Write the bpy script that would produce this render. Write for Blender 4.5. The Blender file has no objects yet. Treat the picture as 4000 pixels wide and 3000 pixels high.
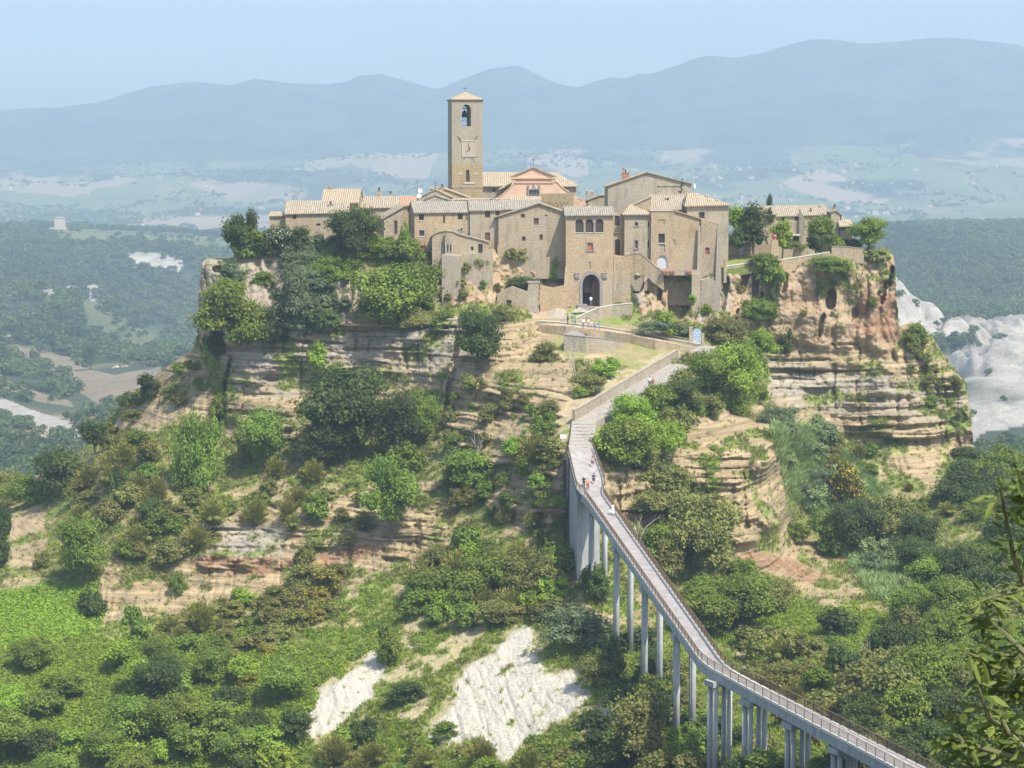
import bpy, bmesh, math, random
import numpy as np
from mathutils import Vector, Matrix, geometry

S = bpy.context.scene
COL = S.collection
R = math.radians
# ------------------------------------------------------------------ camera
F = 8520.0                      # focal length in pixels of a 4000 px wide frame
PITCH = math.atan(880 / F)
cam = bpy.data.cameras.new('camera')
cam.sensor_width = 36
cam.lens = 36 * F / 4000
cam.clip_start = 0.5
cam.clip_end = 30000
co = bpy.data.objects.new('camera', cam)
COL.objects.link(co)
co.rotation_euler = (math.pi / 2 - PITCH, 0, 0)
S.camera = co
# ------------------------------------------------------------------ light
SUN_AZ = math.atan2(0.64, -0.77)      # compass angle from +Y towards +X
SUN_EL = R(56)
w = bpy.data.worlds.new('World')
S.world = w
w.use_nodes = True
nt = w.node_tree
bg = nt.nodes['Background']
sky = nt.nodes.new('ShaderNodeTexSky')
sky.sky_type = 'NISHITA'
sky.sun_disc = False
sky.sun_elevation = SUN_EL
sky.sun_rotation = SUN_AZ
sky.altitude = 300
sky.air_density = 1.0
sky.dust_density = 2.5
sky.ozone_density = 1.0
tc_ = nt.nodes.new('ShaderNodeTexCoord'); mp_ = nt.nodes.new('ShaderNodeMapping'); mp_.inputs['Scale'].default_value = (3, 3, 16)
nz_ = nt.nodes.new('ShaderNodeTexNoise'); nz_.inputs['Scale'].default_value = 1.6; nz_.inputs['Detail'].default_value = 5
rg_ = nt.nodes.new('ShaderNodeMapRange'); rg_.inputs[1].default_value = 0.45; rg_.inputs[2].default_value = 0.75; rg_.inputs[4].default_value = 0.22
mx_ = nt.nodes.new('ShaderNodeMix'); mx_.data_type = 'RGBA'; mx_.inputs[7].default_value = (7.5, 6.8, 6.4, 1)
nt.links.new(tc_.outputs['Generated'], mp_.inputs[0]); nt.links.new(mp_.outputs[0], nz_.inputs[0]); nt.links.new(nz_.outputs[0], rg_.inputs[0])
nt.links.new(rg_.outputs[0], mx_.inputs[0]); nt.links.new(sky.outputs[0], mx_.inputs[6]); nt.links.new(mx_.outputs[2], bg.inputs[0])
bg.inputs[1].default_value = 0.15
sl = bpy.data.lights.new('sun', 'SUN')
sl.energy = 5.0
sl.angle = R(0.5)
sl.color = (1.0, 0.925, 0.79)
so = bpy.data.objects.new('sun', sl)
COL.objects.link(so)
sd = Vector((math.sin(SUN_AZ) * math.cos(SUN_EL), math.cos(SUN_AZ) * math.cos(SUN_EL), math.sin(SUN_EL)))
so.rotation_euler = sd.to_track_quat('Z', 'Y').to_euler()
S.view_settings.view_transform = 'Standard'
S.view_settings.look = 'None'
S.view_settings.gamma = 1
S.view_settings.exposure = 0.52
S.render.engine = 'CYCLES'
S.cycles.use_denoising = True
S.cycles.max_bounces = 6
S.cycles.diffuse_bounces = 3
S.cycles.volume_bounces = 1
S.cycles.use_adaptive_sampling = True
S.cycles.adaptive_threshold = 0.02
HAZE_DENSITY = 0.000192
HAZE_COLOR = (0.53, 0.715, 0.92)

# ------------------------------------------------------------------ helpers
CP, SP = math.cos(PITCH), math.sin(PITCH)
def P(px, py, D):
    """world point seen at photo pixel (px, py) at distance D along +Y"""
    v = (1500 - py) / F
    t = D / (CP + v * SP)
    return Vector(((px - 2000) / F * t, D, (-SP + v * CP) * t))
def PA(px, py, D):
    v = (1500 - py) / F
    t = D / (CP + v * SP)
    return np.stack([(px - 2000) / F * t, D + 0 * t, (-SP + v * CP) * t], -1)
def ppm(D):
    return F / D * 0.995
def to_px(x, y, z):
    d = y * CP - z * SP
    v = (y * SP + z * CP) / d
    return 2000 + F * x / d, 1500 - F * v

def tag(o, label=None, cat=None, group=None, kind=None):
    if label: o['label'] = label
    if cat: o['category'] = cat
    if group: o['group'] = group
    if kind: o['kind'] = kind
    return o
def empty(name, loc, label, cat, group=None, rz=0):
    o = bpy.data.objects.new(name, None)
    o.empty_display_size = 0.1
    COL.objects.link(o)
    o.location = loc
    o.rotation_euler = (0, 0, rz)
    return tag(o, label, cat, group)
def link(name, me, parent=None, loc=None):
    o = bpy.data.objects.new(name, me)
    COL.objects.link(o)
    if parent: o.parent = parent
    if loc is not None: o.location = loc
    return o
def np_mesh(name, verts, faces, mat, smooth=False, attrs=None):
    """verts (n,3), faces (m,3|4) arrays"""
    verts = np.asarray(verts, np.float32)
    faces = np.asarray(faces, np.int32)
    me = bpy.data.meshes.new(name)
    n, m, k = len(verts), len(faces), faces.shape[1]
    me.vertices.add(n)
    me.vertices.foreach_set('co', verts.ravel())
    me.loops.add(m * k)
    me.loops.foreach_set('vertex_index', faces.ravel())
    me.polygons.add(m)
    me.polygons.foreach_set('loop_start', np.arange(0, m * k, k, dtype=np.int32))
    me.polygons.foreach_set('use_smooth', np.full(m, smooth))
    me.update(calc_edges=True)
    for an, av in (attrs or {}).items():
        a = me.attributes.new(an, 'FLOAT', 'POINT')
        a.data.foreach_set('value', np.asarray(av, np.float32).ravel())
    if mat: me.materials.append(mat)
    return me
def grid_faces(nu, nv):
    i = np.arange(nu - 1)[:, None] * nv + np.arange(nv - 1)[None, :]
    return np.stack([i, i + nv, i + nv + 1, i + 1], -1).reshape(-1, 4)

class MB:
    """collects shapes, builds one mesh object"""
    def __init__(s): s.v = []; s.f = []
    def add(s, vs, fs):
        n = len(s.v)
        s.v += [tuple(v) for v in vs]
        s.f += [tuple(i + n for i in f) for f in fs]
        return s
    def box(s, x0, x1, y0, y1, z0, z1):
        return s.add([(x0,y0,z0),(x1,y0,z0),(x1,y1,z0),(x0,y1,z0),(x0,y0,z1),(x1,y0,z1),(x1,y1,z1),(x0,y1,z1)],
              [(0,3,2,1),(4,5,6,7),(0,1,5,4),(1,2,6,5),(2,3,7,6),(3,0,4,7)])
    def frustum(s, c0, a0, b0, c1, a1, b1):
        q = lambda c, a, b: [(c[0]-a,c[1]-b,c[2]),(c[0]+a,c[1]-b,c[2]),(c[0]+a,c[1]+b,c[2]),(c[0]-a,c[1]+b,c[2])]
        return s.add(q(c0,a0,b0)+q(c1,a1,b1), [(0,3,2,1),(4,5,6,7),(0,1,5,4),(1,2,6,5),(2,3,7,6),(3,0,4,7)])
    def slab(s, quad, t):
        """thick panel hanging t below a quad of points (counter-clockwise from above)"""
        q = [Vector(p) for p in quad]
        n = len(q)
        lo = [p - Vector((0, 0, t)) for p in q]
        return s.add(q + lo, [tuple(range(n)), tuple(range(2*n-1, n-1, -1))] + [(i, i+n, (i+1) % n + n, (i+1) % n) for i in range(n)])
    def tube(s, pts, rad, n=8, cap=True):
        pts = [Vector(p) for p in pts]
        if not hasattr(rad, '__len__'): rad = [rad] * len(pts)
        vs = []; fs = []
        for k, p in enumerate(pts):
            d = (pts[min(k+1, len(pts)-1)] - pts[max(k-1, 0)]).normalized()
            a = d.cross(Vector((0, 0, 1)) if abs(d.z) < 0.9 else Vector((1, 0, 0))).normalized()
            b = d.cross(a)
            for i in range(n):
                t = 2 * math.pi * i / n
                vs.append(p + (a * math.cos(t) + b * math.sin(t)) * rad[k])
        for k in range(len(pts) - 1):
            for i in range(n):
                j = (i + 1) % n
                fs.append((k*n+i, k*n+j, (k+1)*n+j, (k+1)*n+i))
        if cap:
            fs.append(tuple(range(n-1, -1, -1))); fs.append(tuple((len(pts)-1)*n + i for i in range(n)))
        return s.add(vs, fs)
    def lathe(s, prof, c=(0,0,0), n=12):
        vs = []; fs = []
        for r, z in prof:
            for i in range(n):
                t = 2 * math.pi * i / n
                vs.append((c[0] + r * math.cos(t), c[1] + r * math.sin(t), c[2] + z))
        for k in range(len(prof) - 1):
            for i in range(n):
                j = (i + 1) % n
                fs.append((k*n+i, k*n+j, (k+1)*n+j, (k+1)*n+i))
        fs.append(tuple((len(prof)-1)*n + i for i in range(n)))
        fs.append(tuple(range(n-1, -1, -1)))
        return s.add(vs, fs)
    def build(s, name, mat, parent=None, smooth=False):
        me = bpy.data.meshes.new(name)
        me.from_pydata(s.v, [], s.f)
        bm = bmesh.new(); bm.from_mesh(me)
        bmesh.ops.recalc_face_normals(bm, faces=bm.faces)
        bm.to_mesh(me); bm.free()
        if smooth: me.polygons.foreach_set('use_smooth', [True] * len(me.polygons))
        me.materials.append(mat)
        return link(name, me, parent)

# value noise in numpy
def _h(i, j, k, s):
    n = (i.astype(np.int64) * 374761393 + j.astype(np.int64) * 668265263 + k.astype(np.int64) * 1274126177 + s * 974634777) & 0xffffffff
    n = ((n ^ (n >> 13)) * 1274126177) & 0xffffffff
    n = n ^ (n >> 16)
    return (n & 0xffff).astype(np.float32) / 65535.0
def vnoise(x, y, z=None, seed=0):
    x = np.asarray(x, np.float32); y = np.asarray(y, np.float32)
    z = np.zeros_like(x) if z is None else np.asarray(z, np.float32)
    xi, yi, zi = np.floor(x), np.floor(y), np.floor(z)
    fx, fy, fz = x - xi, y - yi, z - zi
    fx, fy, fz = (t * t * (3 - 2 * t) for t in (fx, fy, fz))
    o = 0
    for a in (0, 1):
        for b in (0, 1):
            for c in (0, 1):
                wgt = (fx if a else 1 - fx) * (fy if b else 1 - fy) * (fz if c else 1 - fz)
                o = o + wgt * _h(xi + a, yi + b, zi + c, seed)
    return o
def fbm(x, y, z=None, octv=4, seed=0, gain=0.5):
    o = 0; a = 1; t = 0
    for k in range(octv):
        m = 2.03 ** k
        o = o + a * vnoise(x * m, y * m, None if z is None else z * m, seed + k * 17)
        t += a; a *= gain
    return o / t                       # 0..1
def inpoly(px, py, poly):
    r = np.zeros(np.shape(px), bool)
    n = len(poly)
    for i in range(n):
        x1, y1 = poly[i]; x2, y2 = poly[(i + 1) % n]
        if y1 == y2: continue
        c = ((y1 > py) != (y2 > py)) & (px < (x2 - x1) * (py - y1) / (y2 - y1) + x1)
        r ^= c
    return r
def sstep(a, b, x):
    t = np.clip((x - a) / (b - a), 0, 1)
    return t * t * (3 - 2 * t)

# ------------------------------------------------------------------ materials
def mat(name):
    m = bpy.data.materials.new(name)
    m.use_nodes = True
    t = m.node_tree
    return m, t, t.nodes['Principled BSDF']
class NB:
    def __init__(s, t): s.t = t
    def n(s, typ, **kw):
        nd = s.t.nodes.new('ShaderNode' + typ)
        for k, v in kw.items():
            if k.startswith('i_'):
                key = k[2:]
                key = int(key) if key.isdigit() else key
                s.put(nd.inputs[key], v)
            else: setattr(nd, k, v)
        return nd
    def put(s, sock, v):
        if isinstance(v, bpy.types.NodeSocket): s.t.links.new(v, sock)
        elif isinstance(v, bpy.types.Node): s.t.links.new(v.outputs[0], sock)
        elif isinstance(v, tuple) and len(v) == 3 and sock.type == 'RGBA': sock.default_value = (*v, 1)
        else: sock.default_value = v
    def mix(s, f, a, b, blend='MIX'):
        nd = s.t.nodes.new('ShaderNodeMix')
        nd.data_type = 'RGBA'; nd.blend_type = blend; nd.clamp_factor = True
        s.put(nd.inputs[0], f); s.put(nd.inputs[6], a); s.put(nd.inputs[7], b)
        return nd.outputs[2]
    def math(s, op, a, b=0.0, clamp=False):
        nd = s.t.nodes.new('ShaderNodeMath'); nd.operation = op; nd.use_clamp = clamp
        s.put(nd.inputs[0], a); s.put(nd.inputs[1], b)
        return nd.outputs[0]
    def noise(s, vec, scale, detail=4, rough=0.55):
        nd = s.n('TexNoise'); s.put(nd.inputs['Vector'], vec)
        nd.inputs['Scale'].default_value = scale; nd.inputs['Detail'].default_value = detail; nd.inputs['Roughness'].default_value = rough
        return nd.outputs[0]
    def ramp(s, f, lo, hi):
        nd = s.n('MapRange', clamp=True); s.put(nd.inputs[0], f)
        nd.inputs[1].default_value = lo; nd.inputs[2].default_value = hi
        return nd.outputs[0]
    def attr(s, name): return s.n('Attribute', attribute_name=name).outputs['Fac']
    def obj(s): return s.n('TexCoord').outputs['Object']
    def scale(s, vec, sc):
        nd = s.n('VectorMath', operation='MULTIPLY'); s.put(nd.inputs[0], vec); nd.inputs[1].default_value = sc
        return nd.outputs[0]
    def bump(s, h, strength, dist, bsdf):
        nd = s.n('Bump'); nd.inputs['Strength'].default_value = strength; nd.inputs['Distance'].default_value = dist
        s.put(nd.inputs['Height'], h); s.t.links.new(nd.outputs[0], bsdf.inputs['Normal'])

def plain(name, col, rough=0.8, metal=0.0, var=0.25, sc=3.0):
    m, t, b = mat(name); k = NB(t)
    f = k.noise(k.obj(), sc, 4)
    c2 = tuple(c * (1 - var) for c in col); c1 = tuple(min(1, c * (1 + var)) for c in col)
    k.put(b.inputs['Base Color'], k.mix(k.ramp(f, 0.3, 0.7), c2, c1))
    b.inputs['Roughness'].default_value = rough; b.inputs['Metallic'].default_value = metal
    return m
def stone(name, c1, c2, grout, bw=0.55, bh=0.27, stain=(0.16, 0.15, 0.13), stain_amt=0.5, lichen=0.35, zsplit=None):
    m, t, b = mat(name); k = NB(t)
    o = k.obj()
    sx = k.n('SeparateXYZ'); k.put(sx.inputs[0], o)
    cx = k.n('CombineXYZ'); k.put(cx.inputs[0], k.math('ADD', sx.outputs[0], sx.outputs[1])); k.put(cx.inputs[1], sx.outputs[2])
    wob = k.n('VectorMath', operation='ADD')
    wn = k.n('TexNoise'); k.put(wn.inputs['Vector'], o); wn.inputs['Scale'].default_value = 1.3
    k.put(wob.inputs[0], cx); k.put(wob.inputs[1], k.scale(wn.outputs[1], (0.16, 0.16, 0)))
    br = k.n('TexBrick'); k.put(br.inputs['Vector'], wob)
    br.inputs['Scale'].default_value = 1; br.inputs['Brick Width'].default_value = bw; br.inputs['Row Height'].default_value = bh
    br.inputs['Mortar Size'].default_value = 0.022; br.inputs['Bias'].default_value = 0.0
    k.put(br.inputs['Color1'], c1); k.put(br.inputs['Color2'], c2); k.put(br.inputs['Mortar'], grout)
    big = k.ramp(k.noise(o, 0.35, 5, 0.6), 0.42, 0.62)
    per = k.n('ObjectInfo').outputs['Random']
    base = k.mix(k.math('MULTIPLY', per, 0.8), br.outputs[0], (0.45, 0.415, 0.335))
    col = k.mix(k.math('MULTIPLY', big, 0.5), base, tuple(0.7 * x + 0.3 * y for x, y in zip(c2, (0.42, 0.25, 0.13))))
    col = k.mix(k.math('MULTIPLY', k.ramp(k.noise(k.scale(o, (1.0, 1.0, 0.7)), 0.22, 3, 0.5), 0.52, 0.6), 0.55), col, (0.44, 0.395, 0.31))
    if zsplit: col = k.mix(k.ramp(k.math('ADD', sx.outputs[2], k.math('MULTIPLY', k.noise(o, .5, 3), 2.0)), zsplit + 1.6, zsplit + .6), k.mix(0.55, col, (0.40, 0.375, 0.315)), k.mix(0.6, col, (0.40, 0.29, 0.14)))
    st = k.n('Mapping'); k.put(st.inputs[0], o); st.inputs['Scale'].default_value = (0.9, 0.9, 0.16)
    sf = k.ramp(k.noise(st, 1.0, 5, 0.65), 0.5, 0.72)
    col = k.mix(k.math('MULTIPLY', sf, stain_amt), col, stain)
    col = k.mix(k.math('MULTIPLY', k.ramp(k.noise(o, 1.1, 6, 0.7), 0.55, 0.7), lichen), col, (0.40, 0.38, 0.31))
    fine = k.noise(o, 4.0, 3, 0.7)
    col = k.mix(k.math('MULTIPLY', k.ramp(fine, 0.5, 0.68), 0.7), col, (0.13, 0.10, 0.065))
    col = k.mix(k.math('MULTIPLY', k.ramp(k.noise(o, 2.3, 2, 0.5), 0.6, 0.75), 0.45), col, (0.55, 0.47, 0.34))
    k.put(b.inputs['Base Color'], col)
    b.inputs['Roughness'].default_value = 0.93
    h = k.math('ADD', k.math('MULTIPLY', br.outputs['Fac'], -0.6), k.math('MULTIPLY', fine, 1.0))
    k.bump(h, 0.7, 0.1, b)
    return m
def roof_mat(name, c1, c2, c3, axis=0, period=0.40):
    m, t, b = mat(name); k = NB(t)
    o = k.obj()
    sx = k.n('SeparateXYZ'); k.put(sx.inputs[0], o)
    along, up = sx.outputs[axis], sx.outputs[1 - axis]
    wobn = k.math('MULTIPLY', k.noise(o, 1.2, 2), 0.25)
    u = k.math('DIVIDE', k.math('ADD', along, wobn), period)
    wave = k.math('ABSOLUTE', k.math('SINE', k.math('MULTIPLY', u, math.pi)))
    cell = k.n('CombineXYZ'); k.put(cell.inputs[0], k.math('FLOOR', u)); k.put(cell.inputs[1], k.math('FLOOR', k.math('DIVIDE', up, 0.42)))
    wn = k.n('TexWhiteNoise', noise_dimensions='2D'); k.put(wn.inputs[0], cell)
    col = k.mix(wn.outputs[0], c1, c2)
    col = k.mix(k.ramp(k.noise(o, 0.7, 5, 0.65), 0.5, 0.7), col, c3)
    col = k.mix(k.ramp(k.noise(o, 4.5, 3, 0.7), 0.55, 0.7), col, (0.17, 0.14, 0.11))
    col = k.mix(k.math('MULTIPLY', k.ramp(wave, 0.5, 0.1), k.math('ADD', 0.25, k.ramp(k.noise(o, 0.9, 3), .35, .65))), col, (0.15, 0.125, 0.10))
    col = k.mix(k.math('MULTIPLY', k.ramp(k.noise(o, 1.6, 5, 0.7), .5, .62), .5), col, (0.27, 0.235, 0.18))
    k.put(b.inputs['Base Color'], col)
    b.inputs['Roughness'].default_value = 0.95
    k.bump(wave, 0.9, 0.12, b)
    return m
M = {}
M['ochre'] = stone('ochre_tuff_masonry', (0.530, 0.404, 0.240), (0.442, 0.315, 0.177), (0.581, 0.481, 0.315))
M['brown'] = stone('brown_tuff_masonry', (0.468, 0.366, 0.221), (0.366, 0.266, 0.158), (0.481, 0.392, 0.266))
M['gate'] = stone('gate_tuff_masonry', (0.568, 0.423, 0.246), (0.468, 0.315, 0.171), (0.632, 0.518, 0.341), 0.7, 0.33, stain_amt=0.3)
M['greyst'] = stone('grey_tuff_masonry', (0.481, 0.417, 0.291), (0.392, 0.341, 0.240), (0.530, 0.468, 0.354), stain_amt=0.55)
M['tower'] = stone('tower_masonry', (0.389, 0.324, 0.205), (0.335, 0.270, 0.162), (0.410, 0.356, 0.248), 0.6, 0.3, stain_amt=0.4, zsplit=6.6)
M['render'] = stone('old_plaster', (0.42, 0.34, 0.22), (0.39, 0.31, 0.20), (0.41, 0.33, 0.21), 1.6, 0.9, stain_amt=0.45)
M['rubble'] = stone('grey_rubble_masonry', (0.41, 0.365, 0.285), (0.32, 0.28, 0.215), (0.49, 0.45, 0.37), 0.45, 0.3, stain_amt=0.4)
M['peperino'] = plain('grey_peperino_stone', (0.27, 0.26, 0.25), 0.9)
M['tile_x'] = roof_mat('weathered_roof_tiles', (0.44, 0.38, 0.28), (0.36, 0.30, 0.22), (0.34, 0.30, 0.24), 0)
M['tile_y'] = roof_mat('weathered_roof_tiles_side', (0.44, 0.38, 0.28), (0.36, 0.30, 0.22), (0.34, 0.30, 0.24), 1)
M['pale_x'] = roof_mat('pale_roof_tiles', (0.50, 0.415, 0.285), (0.42, 0.335, 0.225), (0.40, 0.34, 0.25), 0)
M['pale_y'] = roof_mat('pale_roof_tiles_side', (0.50, 0.415, 0.285), (0.42, 0.335, 0.225), (0.40, 0.34, 0.25), 1)
M['grey_x'] = roof_mat('grey_roof_tiles', (0.38, 0.35, 0.29), (0.29, 0.265, 0.22), (0.25, 0.235, 0.20), 0)
M['grey_y'] = roof_mat('grey_roof_tiles_side', (0.40, 0.37, 0.30), (0.33, 0.30, 0.25), (0.30, 0.28, 0.24), 1)
M['red_x'] = roof_mat('red_roof_tiles', (0.52, 0.25, 0.14), (0.45, 0.28, 0.18), (0.42, 0.30, 0.20), 0)
M['red_y'] = roof_mat('red_roof_tiles_side', (0.52, 0.30, 0.18), (0.47, 0.35, 0.23), (0.42, 0.33, 0.23), 1)
M['pink'] = plain('pink_plaster', (0.66, 0.455, 0.33), 0.9, var=0.1, sc=0.6)
M['pinktrim'] = plain('pink_plaster_trim', (0.60, 0.40, 0.28), 0.9, var=0.1)
M['cream'] = plain('cream_plaster', (0.50, 0.44, 0.36), 0.9, var=0.12)
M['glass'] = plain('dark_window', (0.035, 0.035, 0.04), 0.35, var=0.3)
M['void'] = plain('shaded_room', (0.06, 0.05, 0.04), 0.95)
M['wood'] = plain('brown_wood', (0.13, 0.065, 0.04), 0.7, sc=6)
M['orange'] = plain('orange_shutter', (0.42, 0.14, 0.06), 0.7)
M['redwood'] = plain('red_brown_shutter', (0.27, 0.075, 0.05), 0.7)
M['iron'] = plain('dark_iron', (0.045, 0.045, 0.05), 0.6, 0.3)
M['bronze'] = plain('dark_bronze', (0.05, 0.055, 0.05), 0.5, 0.6)
M['brick'] = plain('red_brick', (0.33, 0.16, 0.10), 0.9, sc=8)
M['white'] = plain('white_paint', (0.78, 0.78, 0.76), 0.6, var=0.08)
M['terracotta'] = plain('terracotta', (0.45, 0.19, 0.10), 0.85)
M['greydoor'] = plain('pale_grey_door_paint', (0.50, 0.54, 0.58), 0.6, var=0.1)
M['bluedoor'] = plain('blue_gate_paint', (0.30, 0.42, 0.55), 0.6, var=0.15)
m, t, b = mat('blue_grey_concrete'); k = NB(t); M['concrete'] = m
o = k.obj(); mp = k.n('Mapping'); k.put(mp.inputs[0], o); mp.inputs['Scale'].default_value = (1.6, 1.6, 0.10)
c = k.mix(k.ramp(k.noise(o, 0.8, 5, .65), .35, .65), (0.31, 0.335, 0.335), (0.40, 0.43, 0.425))
c = k.mix(k.math('MULTIPLY', k.ramp(k.noise(mp, 1.0, 5, .65), .5, .68), .6), c, (0.20, 0.205, 0.195))
k.put(b.inputs['Base Color'], c); b.inputs['Roughness'].default_value = .88
M['whitecrete'] = plain('pale_concrete', (0.62, 0.60, 0.55), 0.85, var=0.1)
M['deck'] = plain('grey_bridge_paving', (0.31, 0.295, 0.29), 0.9, var=0.2, sc=0.9)
M['rail'] = plain('rusty_rail', (0.20, 0.135, 0.08), 0.8, 0.0, sc=5)
M['timber'] = plain('pale_timber_rail', (0.50, 0.40, 0.25), 0.8)
M['marble'] = plain('clock_panel_stone', (0.40, 0.345, 0.275), 0.8, var=0.12)
# ================================================================== SETTING: far ground
RIDGE = [(-3000,470),(-800,440),(0,430),(130,420),(240,418),(340,404),(400,398),(480,369),(600,336),(768,318),(904,332),(1008,306),(1130,323),(1284,328),(1356,318),(1410,294),(1492,287),(1582,312),(1700,345),(1727,342),(1808,307),(1908,268),(2000,254),(2030,255),(2090,285),(2181,325),(2258,341),(2307,321),(2389,301),(2443,306),(2488,287),(2533,289),(2633,258),(2723,221),(2777,217),(2859,224),(2958,208),(3085,167),(3175,151),(3250,155),(3356,172),(3490,161),(3627,145),(3720,146),(3808,158),(3944,172),(4000,185),(4800,240),(7000,320)]
GX = [-2500, 0, 150, 300, 420, 640, 800, 2000, 3300, 3500, 3600, 3700, 3850, 4000, 6500]
GROWS = [
 (520, [2300,2300,2300,2300,2300,2300,2300,2300,2300,2300,2300,2300,2300,2300,2300]),
 (840,[1960,1940,1910,1880,1850,1800,1800,1800,1950,1900,1880,1850,1830,1800,1800]),
 (980,[1800,1800,1790,1770,1740,1700,1700,1700,1850,1780,1760,1750,1730,1720,1700]),
 (1120,[1670,1660,1660,1640,1600,1570,1570,1570,1700,1600,1560,1500,1460,1450,1450]),
 (1204,[1600,1590,1600,1590,1560,1520,1520,1500,1560,1430,1400,1385,1355,1338,1330]),
 (1302,[1520,1520,1530,1520,1500,1460,1460,1420,1480,1330,1360,1400,1385,1368,1350]),
 (1470,[1400,1400,1440,1450,1440,1410,1410,1390,1300,1065,1185,1224,1240,1246,1240]),
 (1568,[1375,1375,1385,1410,1420,1400,1400,1370,1300,1100,1200,1245,1258,1262,1260]),
 (1750,[1330,1280,1260,1290,1310,1370,1385,1350,1290,1250,1250,1252,1255,1258,1250]),
 (1960,[1130,1130,1112,1150,1192,1320,1380,1320,1250,1200,1195,1190,1185,1180,1150]),
 (2058,[1130,1125,1118,1165,1215,1325,1370,1290,1220,1150,1140,1130,1120,1110,1080]),
 (2380,[1050,1040,1045,1080,1120,1170,1200,1200,1080,1020,1010,1000,990,990,980]),
 (2590,[970,965,960,970,985,1005,1010,1010,960,925,922,920,918,918,915]),
 (2702,[950,945,940,945,955,965,968,960,900,892,890,888,888,888,890]),
 (3150,[905,890,882,890,897,905,915,900,880,882,880,878,880,882,890]),
 (3360,[915,905,900,905,908,915,920,905,890,890,890,890,890,890,900]),
 (3900,[925,925,925,925,925,925,925,905,910,910,910,910,910,910,910]),
 (4600,[880,885,885,885,885,880,870,860,872,875,875,875,875,875,875]),
 (5200,[815,815,815,815,812,810,805,790,800,800,800,800,800,800,800]),
 (5600,[750,750,750,748,745,740,735,715,720,720,720,718,715,715,715]),
 (6400,[690,685,680,675,670,660,655,620,610,605,600,600,598,595,600]),
]
def ground_py(px, D):
    """rows of apparent height, interpolated in log distance"""
    px = np.asarray(px, float); D = np.asarray(D, float)
    ld = [math.log(r[0]) for r in GROWS] + [math.log(7900.0)]
    vals = [np.interp(px, GX, r[1]) for r in GROWS] + [np.interp(px, [a for a, _ in RIDGE], [b for _, b in RIDGE])]
    L = np.log(np.clip(D, 520, 7900))
    out = np.zeros(np.shape(px))
    for k in range(len(ld) - 1):
        m = (L >= ld[k]) & (L <= ld[k + 1])
        t = np.clip((L - ld[k]) / (ld[k + 1] - ld[k]), 0, 1)
        if k == len(ld) - 2: t = t ** 1.15
        out = np.where(m, vals[k] * (1 - t) + vals[k + 1] * t, out)
    return out
NEAR = [(-140, -3.0), (0, -2.2), (4, -2.6), (9, -4.8), (14, -8), (30, -20), (60, -44), (100, -74), (160, -92), (250, -108), (450, -118)]
def ground_z(x, y):
    x = np.asarray(x, float); y = np.asarray(y, float)
    D = np.maximum(y, 1.0)
    px = 2000 + F * x / np.maximum(D, 400)
    gp = ground_py(px, D)
    v = (1500 - gp) / F
    zf = D * (-SP + v * CP) / (CP + v * SP)
    amp = np.interp(D, [450, 900, 2000, 3400, 4800, 6500, 7900], [0, 4, 15, 8, 20, 48, 9])
    nz = (fbm(x / 140, y / 140, None, 4, 5) - 0.5) * 0.6 + (fbm(x / 480, y / 480, None, 4, 9) - 0.5)
    gul = 1 - np.abs(2 * fbm(x / 22 + 3 * nz, y / 130, None, 4, 31) - 1)
    bad = sstep(3300, 3480, px) * sstep(1090, 1190, D) * sstep(1650, 1540, D)
    zf = zf + amp * nz - bad * 20 * gul ** 3 + bad * 7
    back = np.clip(D - 7900, 0, None)
    zf = zf - back * 0.35
    zn = np.interp(y, [a for a, _ in NEAR], [b for _, b in NEAR])
    t = sstep(450, 520, y)
    return zn * (1 - t) + zf * t
ys = np.concatenate([np.linspace(-140, 0, 6)[:-1], np.linspace(0, 450, 46)[:-1], 450 * np.exp(np.linspace(0, math.log(8600 / 450), 620))])
ss = np.unique(np.concatenate([np.linspace(-0.62, -0.27, 40), np.linspace(-0.27, 0.27, 640), np.linspace(0.27, 0.62, 40)]))
YY, SSS = np.meshgrid(ys, ss)
XX = SSS * (YY + 160)
ZZ = ground_z(XX, YY)
gpx, gpy = to_px(XX, np.maximum(YY, 5), ZZ)
n1 = fbm(XX / 90, YY / 90, None, 4, 41) - 0.5
n2 = fbm(XX / 420, YY / 900, None, 4, 47) - 0.5
n3 = fbm(XX / 25, YY / 60, None, 3, 45) - 0.5
jx, jy = gpx + n1 * 50 + n3 * 30, gpy + n1 * 20 + n3 * 14
FIELDS = [[(0,1345),(150,1368),(310,1405),(335,1440),(450,1465),(640,1440),(660,1490),(520,1560),(420,1600),(330,1540),(260,1470),(120,1410),(0,1400)],
          [(0,1470),(110,1520),(280,1570),(290,1590),(150,1570),(0,1510)],
          [(840,720),(960,712),(1190,735),(1150,790),(1000,795),(890,785)],
          [(640,905),(700,880),(890,878),(890,905),(800,915)], [(620,720),(720,745),(730,770),(600,765)],
          [(60,680),(200,700),(190,720),(60,710)], [(3270,815),(3500,808),(3830,830),(3840,845),(3600,835),(3300,830)],
          [(3640,780),(3800,775),(3950,805),(3860,815)], [(3480,742),(3640,738),(3630,752),(3500,758)], [(2890,770),(3000,755),(3150,785),(2900,800)], [(3850,850),(4000,845),(4000,868),(3830,872)]]
BARE = [[(0,1550),(120,1600),(250,1640),(330,1690),(330,1730),(180,1680),(0,1600)], [(150,1690),(260,1740),(230,1760),(140,1720)],
        [(500,985),(620,990),(720,1020),(715,1075),(640,1060),(560,1050),(505,1035)], [(330,1115),(385,1110),(400,1150),(360,1180),(330,1150)],
        [(170,1130),(260,1115),(320,1125),(250,1150),(180,1170)], [(15,1130),(60,1140),(55,1165),(15,1160)]]
fld = np.zeros(XX.shape, bool); bare = np.zeros(XX.shape, bool)
for p_ in FIELDS: fld |= inpoly(jx, jy, p_)
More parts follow.
